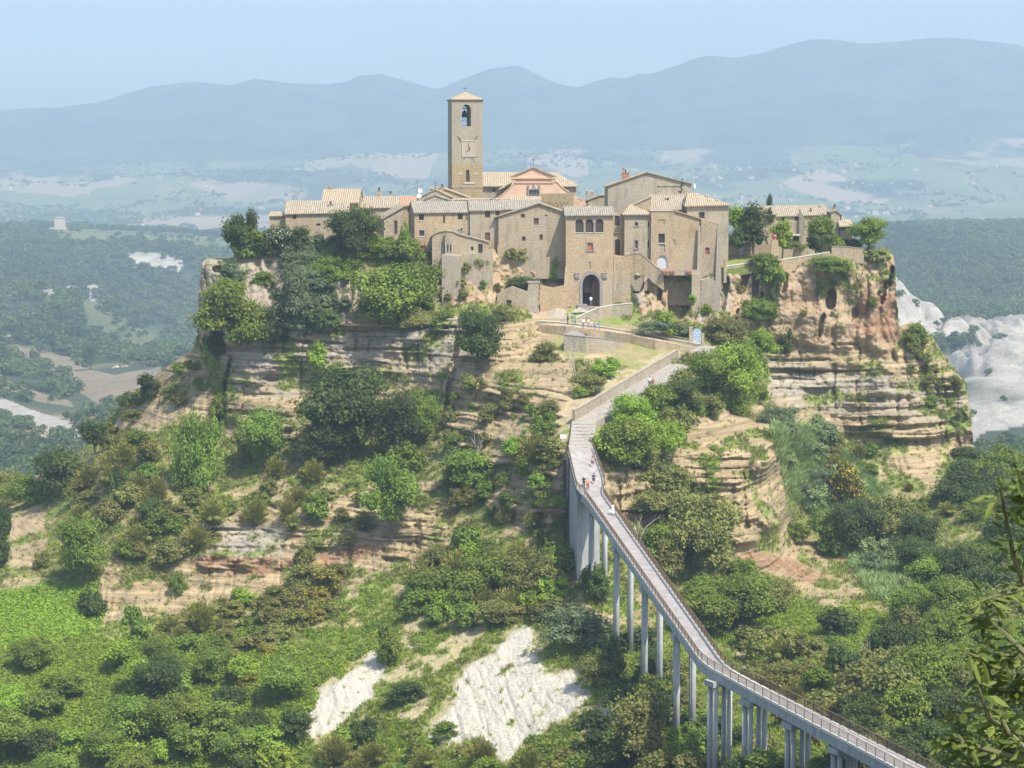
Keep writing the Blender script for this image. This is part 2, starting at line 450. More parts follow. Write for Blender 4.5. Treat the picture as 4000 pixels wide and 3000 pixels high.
for p_ in BARE: bare |= inpoly(jx, jy, p_)
gb = np.clip(sstep(3300, 3450, gpx) * sstep(840, 1000, YY) * sstep(1580, 1480, YY) - 1.6 * np.clip(fbm(XX / 45, YY / 70, ZZ / 30, 4, 77) - 0.64, 0, 1) * 4, 0, 1)
vegband = inpoly(jx, jy, [(3650,1330),(3800,1300),(3830,1345),(3700,1385),(3640,1370)]) | inpoly(jx, jy, [(3820,1690),(4000,1655),(4000,1800),(3800,1800)])
gb = np.where(vegband, 0, gb)
bare_a = np.maximum(bare * 0.9, gb)
wood_a = np.clip(sstep(0.36, 0.5, fbm(XX / 160, YY / 160, None, 4, 61)), 0, 1)
wood_a = np.where((YY > 3360) & (YY < 6600), sstep(0.5, 0.6, fbm(XX / 240, YY / 420, None, 5, 62)), wood_a)
wood_a = np.where((YY > 1610) & (YY < 2730) & ~bare, 1, wood_a)
wood_a = np.where(YY > 6600, 1, wood_a)
wood_a = np.where(inpoly(gpx, gpy, [(200,900),(330,905),(900,930),(900,985),(760,965),(520,945),(350,950),(180,930)]), 0, wood_a)
wood_a = np.where(inpoly(gpx, gpy, [(300,1160),(420,1190),(640,1325),(560,1400),(420,1330),(330,1260)]), 0.25, wood_a)
wood_a = np.where(fld | bare, 0, wood_a)
m, t, b = mat('far_ground'); k = NB(t); M['far'] = m
o = k.n('TexCoord').outputs['Object']
dn = k.noise(o, 0.004, 6, 0.65)
vor = k.n('TexVoronoi'); k.put(vor.inputs['Vector'], k.scale(o, (0.0045, 0.0018, 0.0))); vor.inputs['Scale'].default_value = 1.0
vs = k.n('SeparateColor'); k.put(vs.inputs[0], vor.outputs['Color'])
green = k.mix(k.ramp(dn, 0.35, 0.65), (0.11, 0.16, 0.05), (0.19, 0.21, 0.08))
fieldc = k.mix(k.ramp(vs.outputs[0], 0.70, 0.73), green, k.mix(vs.outputs[1], (0.38, 0.30, 0.20), (0.27, 0.25, 0.12)))
woodc = k.mix(k.ramp(k.noise(o, 0.006, 7, 0.7), 0.38, 0.62), (0.02, 0.04, 0.025), (0.085, 0.115, 0.055))
c = k.mix(k.attr('wood'), fieldc, woodc)
c = k.mix(k.attr('field'), c, k.mix(k.ramp(k.noise(o, 0.03, 4), 0.3, 0.7), (0.36, 0.29, 0.20), (0.26, 0.21, 0.13)))
c = k.mix(k.attr('bare'), c, k.mix(k.ramp(k.noise(k.scale(o, (0.5, 0.25, 1.4)), 0.12, 6, 0.7), 0.36, 0.6), (0.40, 0.375, 0.33), (0.62, 0.59, 0.53)))
k.put(b.inputs['Base Color'], c); b.inputs['Roughness'].default_value = 1.0
k.bump(k.noise(o, 0.12, 7, 0.75), 1.0, 6.0, b)
me = np_mesh('ground', np.stack([XX, YY, ZZ], -1).reshape(-1, 3), grid_faces(*XX.shape)[:, ::-1], m, True,
             {'wood': wood_a, 'field': fld * np.where(YY > 3360, 0.5, 0.9), 'bare': bare_a})
tag(link('ground', me), kind='structure')

# ================================================================== SETTING: the tuff hill
Q = 4000 / 2212.0
CTRL = """-900,3300,292 0,3300,282 800,3300,276 1600,3300,262 2200,3300,248 2700,3300,232 3200,3300,222 3700,3300,224 4300,3300,236 5000,3300,262
0,2960,300 600,2960,296 1200,2960,290 1600,2960,283 2000,2960,274 2400,2960,264 2770,2975,247 2930,2985,238 3100,3050,228 3300,3060,222 3520,3000,222 3700,2900,238 4000,2960,236 4400,2960,245 5000,2900,275 -900,2960,310
0,2640,318 600,2640,314 1000,2640,312 1300,2640,307 1700,2640,299 2100,2640,290 2300,2640,285 2510,2640,279 2640,2870,259 2390,2460,303 2290,2290,310 2900,2640,295 3100,2700,268 3300,2560,291 3700,2600,284 4000,2640,282 4300,2640,288 5000,2600,310 -900,2640,330
0,2400,340 400,2400,343 700,2400,341 1000,2380,339 1300,2350,337 1600,2300,332 1900,2300,322 2150,2300,315 2600,2400,317 2900,2400,320 3200,2350,327 3500,2350,327 3800,2350,317 4100,2350,312 5000,2300,340 -900,2400,352
450,2150,352 800,2120,350 1200,2080,349 1500,2180,341 1800,2120,337 2100,2080,331 2200,2060,328 2200,1900,330 2150,1760,334 0,2200,360 200,2150,362
400,1850,377 600,1800,375 900,1900,367 1200,1850,364 1500,1850,361 900,1650,388 1300,1640,384 1600,1640,379 1750,1600,370 900,1290,391 1300,1270,389 1600,1270,387 1750,1250,384
1900,1700,354 1850,1950,345 2000,1500,361 2050,1750,345 1900,1330,378 2000,1290,382 2100,1900,335
800,1150,400 1000,1100,399 1000,1010,402 1300,1150,397 1600,1150,396 1300,1000,402 1600,1000,400 785,1350,400 790,1030,402 700,1450,402 560,1550,407 430,1680,412 300,1800,414 100,1890,417 0,1950,414 -400,2000,424 -900,2050,434
1720,1180,396 1950,1180,395 1760,1020,398 1950,980,402 2100,1180,400 2100,990,405 2180,1262,391 2300,1215,398 2362,1290,390 2550,1322,387 2741,1362,384
2100,1330,385 2320,1370,379 2430,1410,373 2300,1450,366 2250,1500,357 2200,1610,346 2628,1420,374 2700,1420,378 2500,1520,361 2400,1580,350 2270,1660,338 2270,1765,328
2700,1560,360 2800,1650,357 2560,1640,347 2400,1760,334 2350,1900,328 2420,2000,327 2600,1760,342 2800,1800,344 3000,1800,351 3040,1700,358 2700,2050,335 2900,2050,337 3030,2050,343
3095,2050,374 3095,1800,383 3200,1800,388 3400,1800,391 3600,1800,391 3300,2050,371 3500,2050,368 3700,2050,364 3900,2050,357 3200,2200,355 3110,2260,342 2900,2250,331 3500,2200,352
3000,1400,398 3000,1560,393 3200,1600,396 3500,1500,399 3700,1600,401 3790,1700,403 2800,1120,399 2800,1250,396 3000,1100,401 3200,1050,402 3200,1300,399 3400,1100,402 3490,1050,404 3500,1250,404 3600,1350,405 3700,1450,406 3800,1780,405
2850,1400,388 2900,1550,378 2480,1180,398 2640,1180,397 2480,1030,403 2640,1070,401
3900,1850,398 4100,1850,398 4000,2050,363 4400,1900,404 5000,2000,414"""
CT = np.array([[float(a) for a in s.split(',')] for s in CTRL.split()])
TOP = [(-900,2060),(-300,1960),(0,1905),(60,1872),(150,1852),(310,1765),(390,1702),(430,1625),(520,1532),(620,1452),(700,1402),(752,1362),(768,1300),(776,1120),(788,1022),(900,1006),(1000,992),(1300,985),(1600,982),(1640,984),(1890,990),(1925,962),(2198,952),(2216,1200),(2396,1200),(2402,1003),(2534,1006),(2546,1054),(2740,1060),(2800,1062),(2844,1046),(2940,1034),(3040,1022),(3240,990),(3380,992),(3470,988),(3490,1002),(3497,1042),(3505,1150),(3512,1268),(3560,1262),(3640,1312),(3690,1392),(3770,1492),(3790,1600),(3810,1772),(3850,1800),(4000,1792),(4400,1850),(5000,1950)]
def rbf_fit(pts, val):
    d = np.sqrt(((pts[:, None] - pts[None]) ** 2).sum(-1))
    n = len(pts)
    A = np.zeros((n + 3, n + 3)); A[:n, :n] = d - np.eye(n) * 6.0
    Pm = np.c_[np.ones(n), pts / 1000]
    A[:n, n:] = Pm; A[n:, :n] = Pm.T
    return np.linalg.solve(A, np.r_[val, 0, 0, 0])
def rbf_eval(wt, pts, qx, qy):
    o = wt[-3] + wt[-2] * qx / 1000 + wt[-1] * qy / 1000
    for i in range(len(pts)):
        o = o + wt[i] * np.sqrt((qx - pts[i, 0]) ** 2 + (qy - pts[i, 1]) ** 2)
    return o
cols = np.unique(np.concatenate([np.linspace(-900, -40, 60), np.arange(-40, 4041, 4.0), np.linspace(4040, 5000, 60)]))
rows = np.concatenate([np.arange(3300, 948, -4.0)])
HX, HY = np.meshgrid(cols, rows, indexing='ij')
top = np.interp(cols, [a for a, _ in TOP], [b for _, b in TOP])
topn = top + (fbm(cols / 37, cols * 0, None, 4, 3) - 0.5) * 16 * ((cols < 1000) | (cols > 3380))
TOPG = topn[:, None] + 0 * HY
HYc = np.maximum(HY, TOPG)
wt = rbf_fit(CT[:, :2], CT[:, 2])
HD = rbf_eval(wt, CT[:, :2], HX, HYc)
W0 = PA(HX, HYc, HD)
wx, wy, wz = W0[..., 0], W0[..., 1], W0[..., 2]
# zones, traced on the photograph (coordinates of a 2212 px wide frame), with ragged edges
def blur0(a, n=3):
    for _ in range(n):
        a = a.copy()
        a[1:-1] = (a[:-2] + 2 * a[1:-1] + a[2:]) / 4
        a[:, 1:-1] = (a[:, :-2] + 2 * a[:, 1:-1] + a[:, 2:]) / 4
    return a
rag1 = fbm(wx / 6, wz / 6, wy / 6, 6, 11, 0.62) - 0.5
rag2 = fbm(wx / 6, wz / 6, wy / 6, 6, 12, 0.62) - 0.5
qx = HX / Q + rag1 * 42
qy = HYc / Q + rag2 * 42
def zone(polys):
    r = np.zeros(HX.shape, bool)
    for s in polys.split('|'):
        pts = [tuple(float(a) for a in p.split(',')) for p in s.split()]
        r |= inpoly(qx, qy, pts)
    return r
Z_TUFF = zone("425,560 520,553 600,560 780,570 800,700 640,722 500,762 425,745|1520,590 1640,590 1935,545 1945,770 1780,752 1640,740 1540,690|950,560 1080,540 1220,520 1222,690 1150,690 1100,650 1000,660 950,660|1370,560 1540,580 1545,700 1460,690 1380,680")
Z_STRATA = zone("480,762 640,725 780,690 1000,690 1000,830 900,850 640,880 640,960 490,950|980,700 1130,690 1190,740 1240,800 1225,900 1150,1000 1060,960 960,970 955,800|420,1130 640,1060 800,1040 960,1040 960,1195 820,1230 650,1235 430,1240|1640,735 1780,750 1940,762 2000,780 2085,830 2112,990 2060,980 1930,945 1670,905|1410,880 1500,890 1640,870 1692,1000 1700,1090 1800,1240 1885,1290 1800,1312 1700,1282 1600,1190 1540,1090 1440,990|1040,980 1228,955 1228,1135 1130,1142 1050,1105|1300,1000 1400,1010 1430,1110 1380,1140 1320,1110")
Z_TAN = zone("215,1268 440,1242 640,1238 770,1222 745,1272 620,1292 500,1312 300,1342 215,1342|380,750 430,757 478,880 470,930 380,905 260,965 230,1012 212,1002 262,890 350,790|18,1090 90,1080 102,1200 42,1262 12,1232|1870,770 1990,740 2060,790 2085,835 1960,800|820,1185 1000,1160 1100,1150 1000,1210 840,1235|1900,950 2040,990 2000,1060 1940,1010")
qx0, qy0 = qx, qy
rag3 = fbm(wx / 3.2 + wz / 5, wz / 3.2, wy / 3.2, 6, 161, 0.62) - 0.5
qx, qy = HX / Q + rag1 * 60 + rag3 * 75, HYc / Q + rag2 * 60 - rag3 * 60
Z_WHITE = zone("1134,1350 1151,1377 1165,1418 1185,1452 1240,1465 1290,1490 1288,1515 1233,1545 1192,1560 1138,1585 1110,1632 1060,1660 1070,1618 1029,1592 945,1610 1002,1540 988,1500 970,1490 1015,1438 1083,1395 1120,1355|640,1597 648,1555 689,1508 743,1466 794,1412 812,1396 820,1452 815,1490 788,1530 735,1560 684,1594|1330,1510 1332,1576 1280,1626 1256,1616 1287,1552|915,1612 950,1560 985,1510 1000,1540 960,1600")
Z_CREAM = zone("1040,1338 1048,1372 1004,1422 948,1450 906,1458 852,1478 822,1512 814,1472 857,1440 920,1420 968,1388 1012,1354|857,1406 877,1348 912,1314 920,1345 902,1360 888,1420|950,1476 924,1530 848,1588 864,1552 900,1502|740,1312 782,1258 768,1332 738,1345|1570,1372 1600,1380 1660,1460 1640,1470 1590,1420|1240,835 1430,770 1470,760 1340,850 1240,905 1215,905|1195,905 1232,900 1228,960 1195,960|1110,1372 1134,1345 1150,1375 1120,1420 1070,1480 1062,1465")
qx, qy = qx0, qy0
Z_RED = zone("415,1205 560,1208 700,1200 790,1172 835,1180 800,1208 700,1228 560,1240 425,1244|1575,1178 1640,1190 1720,1215 1790,1245 1770,1262 1690,1242 1600,1212|1180,1100 1228,1092 1228,1126 1185,1122|1860,620 1935,640 1940,740 1870,730 1850,680|1345,1105 1400,1125 1400,1145 1345,1125")
Z_LUSH = zone("0,1270 210,1265 215,1400 0,1420|760,1275 850,1260 860,1420 780,1480 640,1500 650,1400 740,1350|0,1380 640,1400 650,1659 0,1659|1600,1290 1900,1330 1960,1480 1700,1420 1580,1350")
Z_GREY = zone("425,555 800,565 790,690 640,720 500,745 430,640|480,762 1000,690 1000,820 700,850 480,860|1640,770 2085,830 2090,920 1930,905 1670,870|1180,640 1240,640 1240,700 1180,700|1330,520 1400,540 1400,660 1340,660|425,1120 620,1130 610,1210 430,1215|1480,600 1580,590 1580,700 1500,690")
Z_DRY = zone("1140,690 1240,700 1500,720 1480,780 1260,905 1200,900 1150,800")
rock = (Z_TUFF | Z_STRATA | Z_TAN).astype(np.float32)
# plants on ledges of the rock and bare patches on the slopes
pl = fbm(wx / 4.5, wz / 2.2, wy / 4.5, 4, 21)
rock = np.where((pl > 0.575) & ~Z_TUFF, 0.12, rock)
rock = np.where((pl > 0.62) & Z_TUFF, 0.25, rock)
rock = np.where((fbm(wx / 5, wz / 5, wy / 5, 4, 25) > 0.61) & (HY < 2450), np.maximum(rock, 0.9), rock)
rock = np.where(Z_RED, 1, rock)
edge_n = 1.1 * (fbm(wx / 2.2, wz / 1.4, wy / 2.2, 5, 141, 0.65) - 0.5)
white = np.clip(sstep(0.36, 0.64, blur0(Z_WHITE * 1.0, 40) + edge_n) - 1.8 * np.clip(fbm(wx / 1.5, wz / 1.0, wy / 1.5, 3, 27) - 0.68, 0, 1) * 5, 0, 1)
# relief along the line of sight (metres, + is away from the camera)
warp = (fbm(wx / 14, wz / 14, wy / 14, 3, 33) - 0.5) * 2.2 + wx * 0.012
st = vnoise(wx / 22, (wz + warp) / 0.75, None, 35)
st2 = vnoise(wx / 9, (wz + warp) / 0.33, None, 36)
st3 = vnoise(wx / 40, (wz + warp) / 2.6, None, 37)
ledge = sstep(0.42, 0.58, st) * 0.85 + sstep(0.42, 0.58, st2) * 0.34 + sstep(0.44, 0.56, st3) * 1.2
colm = 1 - np.abs(2 * fbm(wx / 4.2 + (fbm(wx/9, wz/9, None, 2, 5) - .5), wz / 16, None, 3, 51) - 1)
colm2 = 1 - np.abs(2 * vnoise(wx / 1.3, wz / 5.0, None, 53) - 1)
gully = 1 - np.abs(2 * fbm(wx / 13, wz / 45, wy / 30, 3, 57) - 1)
big = fbm(wx / 10, wz / 10, wy / 10, 5, 59) - 0.5
fine = fbm(wx / 1.6, wz / 1.1, wy / 1.6, 4, 63) - 0.5
sm = lambda a: a
zs, zt, ztan = Z_STRATA.astype(float), Z_TUFF.astype(float), Z_TAN.astype(float)
def blur(a, n=5):
    for _ in range(n):
        a = a.copy()
        a[1:-1] = (a[:-2] + 2 * a[1:-1] + a[2:]) / 4
        a[:, 1:-1] = (a[:, :-2] + 2 * a[:, 1:-1] + a[:, 2:]) / 4
    return a
zsb, ztb, ztanb = blur(zs, 6), blur(zt, 6), blur(ztan, 6)
zwb = blur(Z_WHITE.astype(float), 6)
blk = vnoise(wx / 3.4, (wz + warp) / 2.1, None, 71)
crack = sstep(0.8, 0.97, 1 - np.abs(2 * vnoise(wx / 1.9 + rag1 * 1.5, wz / 40, None, 73) - 1)) * sstep(0.45, 0.6, vnoise(wx / 3, wz / 3, None, 74))
dd = 2.6 * big * (1 - 0.5 * ztb) + 0.55 * fine
lmod = 0.35 + 1.3 * sstep(0.35, 0.65, fbm(wx / 8, wz / 5, wy / 8, 3, 92))
rough = fbm(wx / 0.7, wz / 0.45, wy / 0.7, 3, 93) - 0.5
dd = dd - zsb * (ledge * 1.15 * lmod - 1.0) + zsb * (0.9 * gully ** 4 + 1.5 * (blk - 0.5) + 0.9 * crack + 1.0 * rough)
dd = dd + ztb * (2.1 * colm ** 3 + 0.5 * colm2 ** 3 - 0.8 + 1.3 * (blk - .5) + 0.8 * crack + 0.8 * rough) - ztb * sstep(0.5, 0.7, st3) * 0.5
dd = dd - ztanb * (ledge * 0.5 - 0.4) + ztanb * (0.5 * colm2 ** 2 + 0.5 * crack)
dd = dd + (1 - np.clip(zsb + ztb + ztanb + zwb, 0, 1)) * ((fbm(wx / 0.9, wz / 0.9, wy / 0.9, 2, 67) - 0.5) * 0.7 + 1.2 * gully ** 4)
dd = dd + zwb * (0.55 * (1 - np.abs(2 * fbm((wx + wz * 0.8) / 1.9, wz / 12, wy / 12, 3, 69) - 1)) ** 3 + 0.35 * rough)
# caves and clefts: px, py, half width, half height, depth
CAVES = [(2490,1118,26,36,5),(2535,1125,14,34,5),(2580,1150,9,30,4),(2655,1175,46,76,6),(2720,1200,10,60,3),(2910,1080,16,60,3),(2950,1130,12,50,3),(3062,1110,14,40,2.5),(3245,1170,20,40,3.5),(3210,1270,10,44,2.5),(3335,1225,13,20,2),(2830,1150,14,70,3),(2440,1170,12,40,2),
         (862,1052,34,14,3),(1255,1195,16,30,3),(1060,1150,12,50,2),(1380,1120,10,70,3),(2215,1010,14,10,2),(1870,1083,9,8,1.5),(1877,1070,5,10,1.5),(1890,1086,5,8,1.5),(875,1560,10,160,3),(1760,1480,14,170,3),(1640,1280,150,9,2.4),(1050,1265,130,8,2.0),(1250,1340,100,7,1.4),(1500,1365,160,7,1.5),(1020,1330,110,7,1.4),(3300,1345,60,6,1.0),(3120,1405,120,8,1.5),(3250,1450,160,5,1.2),(2780,1830,150,6,1.3),(2790,1870,160,6,1.3),(2830,1795,160,6,1.2),(2700,1925,110,8,1.4),(2480,2000,60,6,1.2),(2130,1930,70,6,1.2),(2140,1985,60,5,1.0),(3100,1050,10,18,2),(3450,1140,12,50,3),(3480,1080,8,40,4),(2970,1200,8,60,3),(2880,1250,8,40,2)]
for cx, cy, rx, ry, dp in CAVES:
    if ry < 12 and rx > 40:      # bedding clefts follow the layers
        q_ = ((HX - cx) / rx) ** 2 * 1.0 + ((HYc - cy + rag1 * 14 + 0.00012 * (HX - cx) ** 2) / ry) ** 2
    else:
        q_ = (np.abs(HX - cx + rag2 * 26 + (HYc - cy) * 0.15) / rx) ** 2.6 + (np.abs(HYc - cy + rag1 * 34) / ry) ** 2.4
    dd = dd + dp * sstep(1.15, 0.7, q_)
# keep the ways and their walls clear
keep = np.ones(HX.shape)
for poly in ([(2090,1235),(2400,1190),(2420,1260),(2800,1330),(2800,1440),(2640,1460),(2330,1680),(2370,1800),(2360,1930),(2200,1930),(2200,1600),(2500,1430),(2200,1390),(2080,1290)],):
    keep = np.minimum(keep, blur(1.0 - inpoly(HX, HYc, poly), 12))
dd = dd * (0.12 + 0.88 * keep)
dd = dd * sstep(0, 60, HYc - TOPG) + dd * 0.35 * (1 - sstep(0, 60, HYc - TOPG))
HD2 = HD + dd
V = PA(HX, HYc, HD2)
# what lies behind the brow: plateau inside the town, falling slopes outside
over = np.clip(TOPG - HY, 0, None)
mesa = sstep(770, 800, HX) * sstep(3506, 3492, HX)
run = over * 0.10 + 0.0
Dn = HD2 + run
V[..., 0] = np.where(over > 0, V[..., 0] * Dn / HD2, V[..., 0])
V[..., 1] = np.where(over > 0, Dn, V[..., 1])
V[..., 2] = np.where(over > 0, V[..., 2] - run * 1.1 * (1 - mesa), V[..., 2])
ext = np.array([1.5, 4, 8, 14, 22, 32, 45, 60, 75, 84, 90, 96, 102, 108])
last = V[:, -1, :]
E = []
for e in ext:
    p_ = last.copy()
    mz = mesa[:, -1]
    p_[:, 1] = last[:, 1] + e * (0.6 + 0.4 * mz)
    p_[:, 0] = last[:, 0] * p_[:, 1] / last[:, 1]
    plat = last[:, 2] - 0.06 * e - 4.5 * max(0, e - 78)
    p_[:, 2] = np.maximum(np.where(mz > 0.5, plat, last[:, 2] - e * 1.1), -125)
    E.append(p_)
VV = np.concatenate([V, np.stack(E, 1)], 1)
padf = lambda a: np.concatenate([np.where(over > 4, 0, a), np.zeros((len(a), len(ext)), np.float32)], 1)
m, t, b = mat('hill_ground'); k = NB(t); M['hill'] = m
o = k.n('TexCoord').outputs['Object']
n_big, n_mid, n_fine = k.noise(o, 0.10, 5, 0.6), k.noise(o, 0.55, 5, 0.65), k.noise(o, 2.6, 4, 0.7)
# grass
dry = k.mix(k.ramp(n_mid, 0.35, 0.65), (0.34, 0.285, 0.15), (0.25, 0.23, 0.10))
grn = k.mix(k.ramp(n_fine, 0.35, 0.65), (0.125, 0.19, 0.035), (0.245, 0.31, 0.065))
gf = k.math('ADD', k.ramp(k.math('ADD', n_big, k.math('MULTIPLY', n_mid, 0.6)), 0.62, 0.92), k.attr('lush'), True)
grass = k.mix(gf, dry, grn)
# rock in layers
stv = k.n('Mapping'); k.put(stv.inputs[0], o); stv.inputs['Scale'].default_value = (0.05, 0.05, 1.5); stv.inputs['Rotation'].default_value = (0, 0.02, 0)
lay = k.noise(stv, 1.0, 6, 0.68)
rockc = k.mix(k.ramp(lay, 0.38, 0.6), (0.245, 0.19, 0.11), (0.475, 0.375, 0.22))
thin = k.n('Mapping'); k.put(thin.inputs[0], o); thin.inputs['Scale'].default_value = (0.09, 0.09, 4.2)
rockc = k.mix(k.math('MULTIPLY', k.ramp(k.noise(thin, 1.0, 4, 0.6), 0.56, 0.66), 0.6), rockc, (0.17, 0.145, 0.11))  # thin dark bands: part strata, part ledge shadow lines put into the rock colour
rockc = k.mix(k.math('MULTIPLY', k.ramp(n_fine, 0.5, 0.68), 0.5), rockc, (0.20, 0.155, 0.095))
greyc = k.mix(k.ramp(lay, 0.35, 0.62), (0.20, 0.18, 0.15), (0.41, 0.37, 0.30))
rockc = k.mix(k.math('MULTIPLY', k.attr('grey'), k.ramp(n_big, 0.25, 0.6)), rockc, greyc)
vst = k.n('Mapping'); k.put(vst.inputs[0], o); vst.inputs['Scale'].default_value = (0.9, 0.9, 0.11)
vn = k.noise(vst, 0.55, 5, 0.62)
tuffc = k.mix(k.ramp(vn, 0.36, 0.62), (0.345, 0.235, 0.14), (0.42, 0.335, 0.225))
tuffc = k.mix(k.ramp(vn, 0.60, 0.70), tuffc, (0.27, 0.15, 0.085))
tuffc = k.mix(k.math('MULTIPLY', k.attr('grey'), 0.7), tuffc, (0.36, 0.335, 0.29))
rockc = k.mix(k.attr('tuff'), rockc, tuffc)
rockc = k.mix(k.math('MULTIPLY', k.attr('red'), k.ramp(n_mid, 0.3, 0.6)), rockc, k.mix(n_fine, (0.20, 0.095, 0.055), (0.35, 0.20, 0.12)))
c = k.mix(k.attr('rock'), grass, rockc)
c = k.mix(k.attr('cream'), c, k.mix(k.ramp(n_fine, 0.4, 0.62), (0.36, 0.30, 0.17), (0.50, 0.43, 0.28)))
c = k.mix(k.attr('white'), c, k.mix(k.ramp(n_fine, 0.42, 0.6), (0.44, 0.415, 0.345), (0.585, 0.56, 0.485)))
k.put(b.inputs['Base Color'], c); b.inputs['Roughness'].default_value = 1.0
k.bump(k.math('ADD', n_mid, k.math('MULTIPLY', n_fine, 0.6)), 0.8, 0.5, b)
halo = sstep(0.10, 0.34, blur0(Z_WHITE * 1.0, 160) + 0.5 * edge_n) * 0.9
cream = np.clip(np.maximum(halo, sstep(0.33, 0.67, blur0(Z_CREAM * 1.0, 24) + edge_n)) - (fbm(wx / 2.0, wz / 1.6, wy / 2.0, 3, 91) > 0.58), 0, 1)
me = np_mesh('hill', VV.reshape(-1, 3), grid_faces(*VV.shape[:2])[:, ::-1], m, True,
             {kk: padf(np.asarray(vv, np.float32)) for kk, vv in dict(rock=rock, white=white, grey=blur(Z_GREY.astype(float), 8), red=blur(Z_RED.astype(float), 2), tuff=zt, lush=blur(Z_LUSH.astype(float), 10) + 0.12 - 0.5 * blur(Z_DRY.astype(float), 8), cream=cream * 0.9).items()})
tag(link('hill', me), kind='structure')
def hill_D(px, py):
    """distance of the hill surface at a photo pixel"""
    i = np.clip(np.searchsorted(cols, px), 1, len(cols) - 1)
    j = int(np.clip((3300 - py) / 4.0, 0, len(rows) - 1))
    return float(HD2[i, j])
def hill_P(px, py):
    px = min(max(px, cols[0]), cols[-1])
    tp = float(np.interp(px, cols, topn))
    py = min(max(py, tp + 1), 3296)
    return P(px, py, hill_D(px, py))
# ================================================================== WAYS, WALLS, BRIDGE
def PZ(px, py, z):
    """world point seen at a pixel and lying at height z"""
    v = (1500 - py) / F
    t = z / (-SP + v * CP)
    return Vector(((px - 2000) / F * t, t * (CP + v * SP), z))
_rowsA = np.asarray(rows)
def hill_z(X, Y):
    """height of the hill surface below a point"""
    z = -60.0
    for _ in range(6):
        px, _py = to_px(X, Y, z)
        i = int(np.clip(np.searchsorted(cols, px), 1, len(cols) - 1))
        c = HD2[i]
        ok = np.nonzero(c >= Y)[0]
        j = ok[0] if len(ok) else len(c) - 1
        z = float(PA(np.float64(cols[i]), np.float64(rows[j]), np.float64(Y))[2])
    return z
m, t, b = mat('cobble_paving'); k = NB(t); M['cobble'] = m
o = k.obj()
vo = k.n('TexVoronoi', feature='DISTANCE_TO_EDGE'); k.put(vo.inputs['Vector'], o); vo.inputs['Scale'].default_value = 2.2
cc = k.mix(k.ramp(k.noise(o, 1.5, 5, .7), .35, .65), (0.29, 0.27, 0.24), (0.42, 0.39, 0.35))
k.put(b.inputs['Base Color'], k.mix(k.ramp(vo.outputs[0], 0.02, 0.08), (0.22, 0.2, 0.17), cc)); b.inputs['Roughness'].default_value = 0.9
k.bump(vo.outputs[0], .5, .05, b)

def way(name, Ls, Rs, mat_, lift=1.0):
    """paved strip between two rows of pixels, resting just above the hill"""
    v = []
    for (lx, ly), (rx, ry) in zip(Ls, Rs):
        a = P(lx, ly, hill_D(lx, ly) - lift)
        c = PZ(rx, ry, a.z)
        v += [a, c]
    mb = MB()
    n = len(Ls)
    mb.add(v, [(2*i, 2*i+1, 2*i+3, 2*i+2) for i in range(n - 1)])
    mb.add([p - Vector((0, 0, 1.6)) for p in v], [])
    q = 2 * n
    for i in range(n - 1):
        mb.add([], [])
        mb.f.append((2*i, 2*i+2, 2*i+2+q, 2*i+q)); mb.f.append((2*i+1, 2*i+1+q, 2*i+3+q, 2*i+3))
    o_ = mb.build(name, mat_)
    tag(o_, kind='structure')
    return [v[2*i] for i in range(n)], [v[2*i+1] for i in range(n)]
pL = [(2262,1200),(2225,1222),(2186,1250)]
pR = [(2346,1200),(2310,1218),(2270,1240)]
way('path', pL, pR, M['cobble'], 1.2)
way('path', [(2186,1250),(2362,1280),(2550,1312),(2735,1350)], [(2266,1238),(2380,1262),(2560,1294),(2745,1332)], M['cobble'], 0.6)
rL = [(2640,1402),(2560,1448),(2480,1495),(2400,1543),(2320,1592),(2236,1642)]
rR = [(2760,1400),(2680,1452),(2590,1505),(2500,1556),(2420,1600),(2330,1645)]
rl, rr = way('ramp', rL, rR, M['cobble'], 1.5)
way('ramp', [(2735,1350),(2640,1402)], [(2800,1352),(2760,1400)], M['cobble'], 1.2)

def wall(name, pts, h, th, mat_, label, cat='wall', below=0.0, coping=None, group=None):
    """wall along world points of its top edge, h high, th thick"""
    pts = [Vector(p) for p in pts]
    root = empty(name, pts[0] - Vector((0, 0, h)), label, cat, group)
    mb = MB(); cb = MB()
    for body, z1, z0, e in ((mb, 0.0, -h - below, 0.0), (cb, 0.14, 0.003, 0.07)):
        if body is cb and not coping: continue
        vs = []
        for i, p in enumerate(pts):
            d = (pts[min(i+1, len(pts)-1)] - pts[max(i-1, 0)]); d.z = 0
            nrm = Vector((-d.y, d.x, 0)).normalized()
            q = p - root.location
            for s in (-e, th + e):
                vs += [q + nrm * s + Vector((0, 0, z0)), q + nrm * s + Vector((0, 0, z1))]
        fs = []
        for i in range(len(pts) - 1):
            a, c = 4 * i, 4 * i + 4
            fs += [(a, c, c+1, a+1), (a+2, a+3, c+3, c+2), (a+1, c+1, c+3, a+3), (a, a+2, c+2, c)]
        fs += [(0, 1, 3, 2), (4*len(pts)-4, 4*len(pts)-2, 4*len(pts)-1, 4*len(pts)-3)]
        body.add(vs, fs)
    mb.build('masonry', mat_, root)
    if coping: cb.build('coping', coping, root)
    return root
hp = lambda x, y, d=1.0: P(x, y, hill_D(x, y) - d)
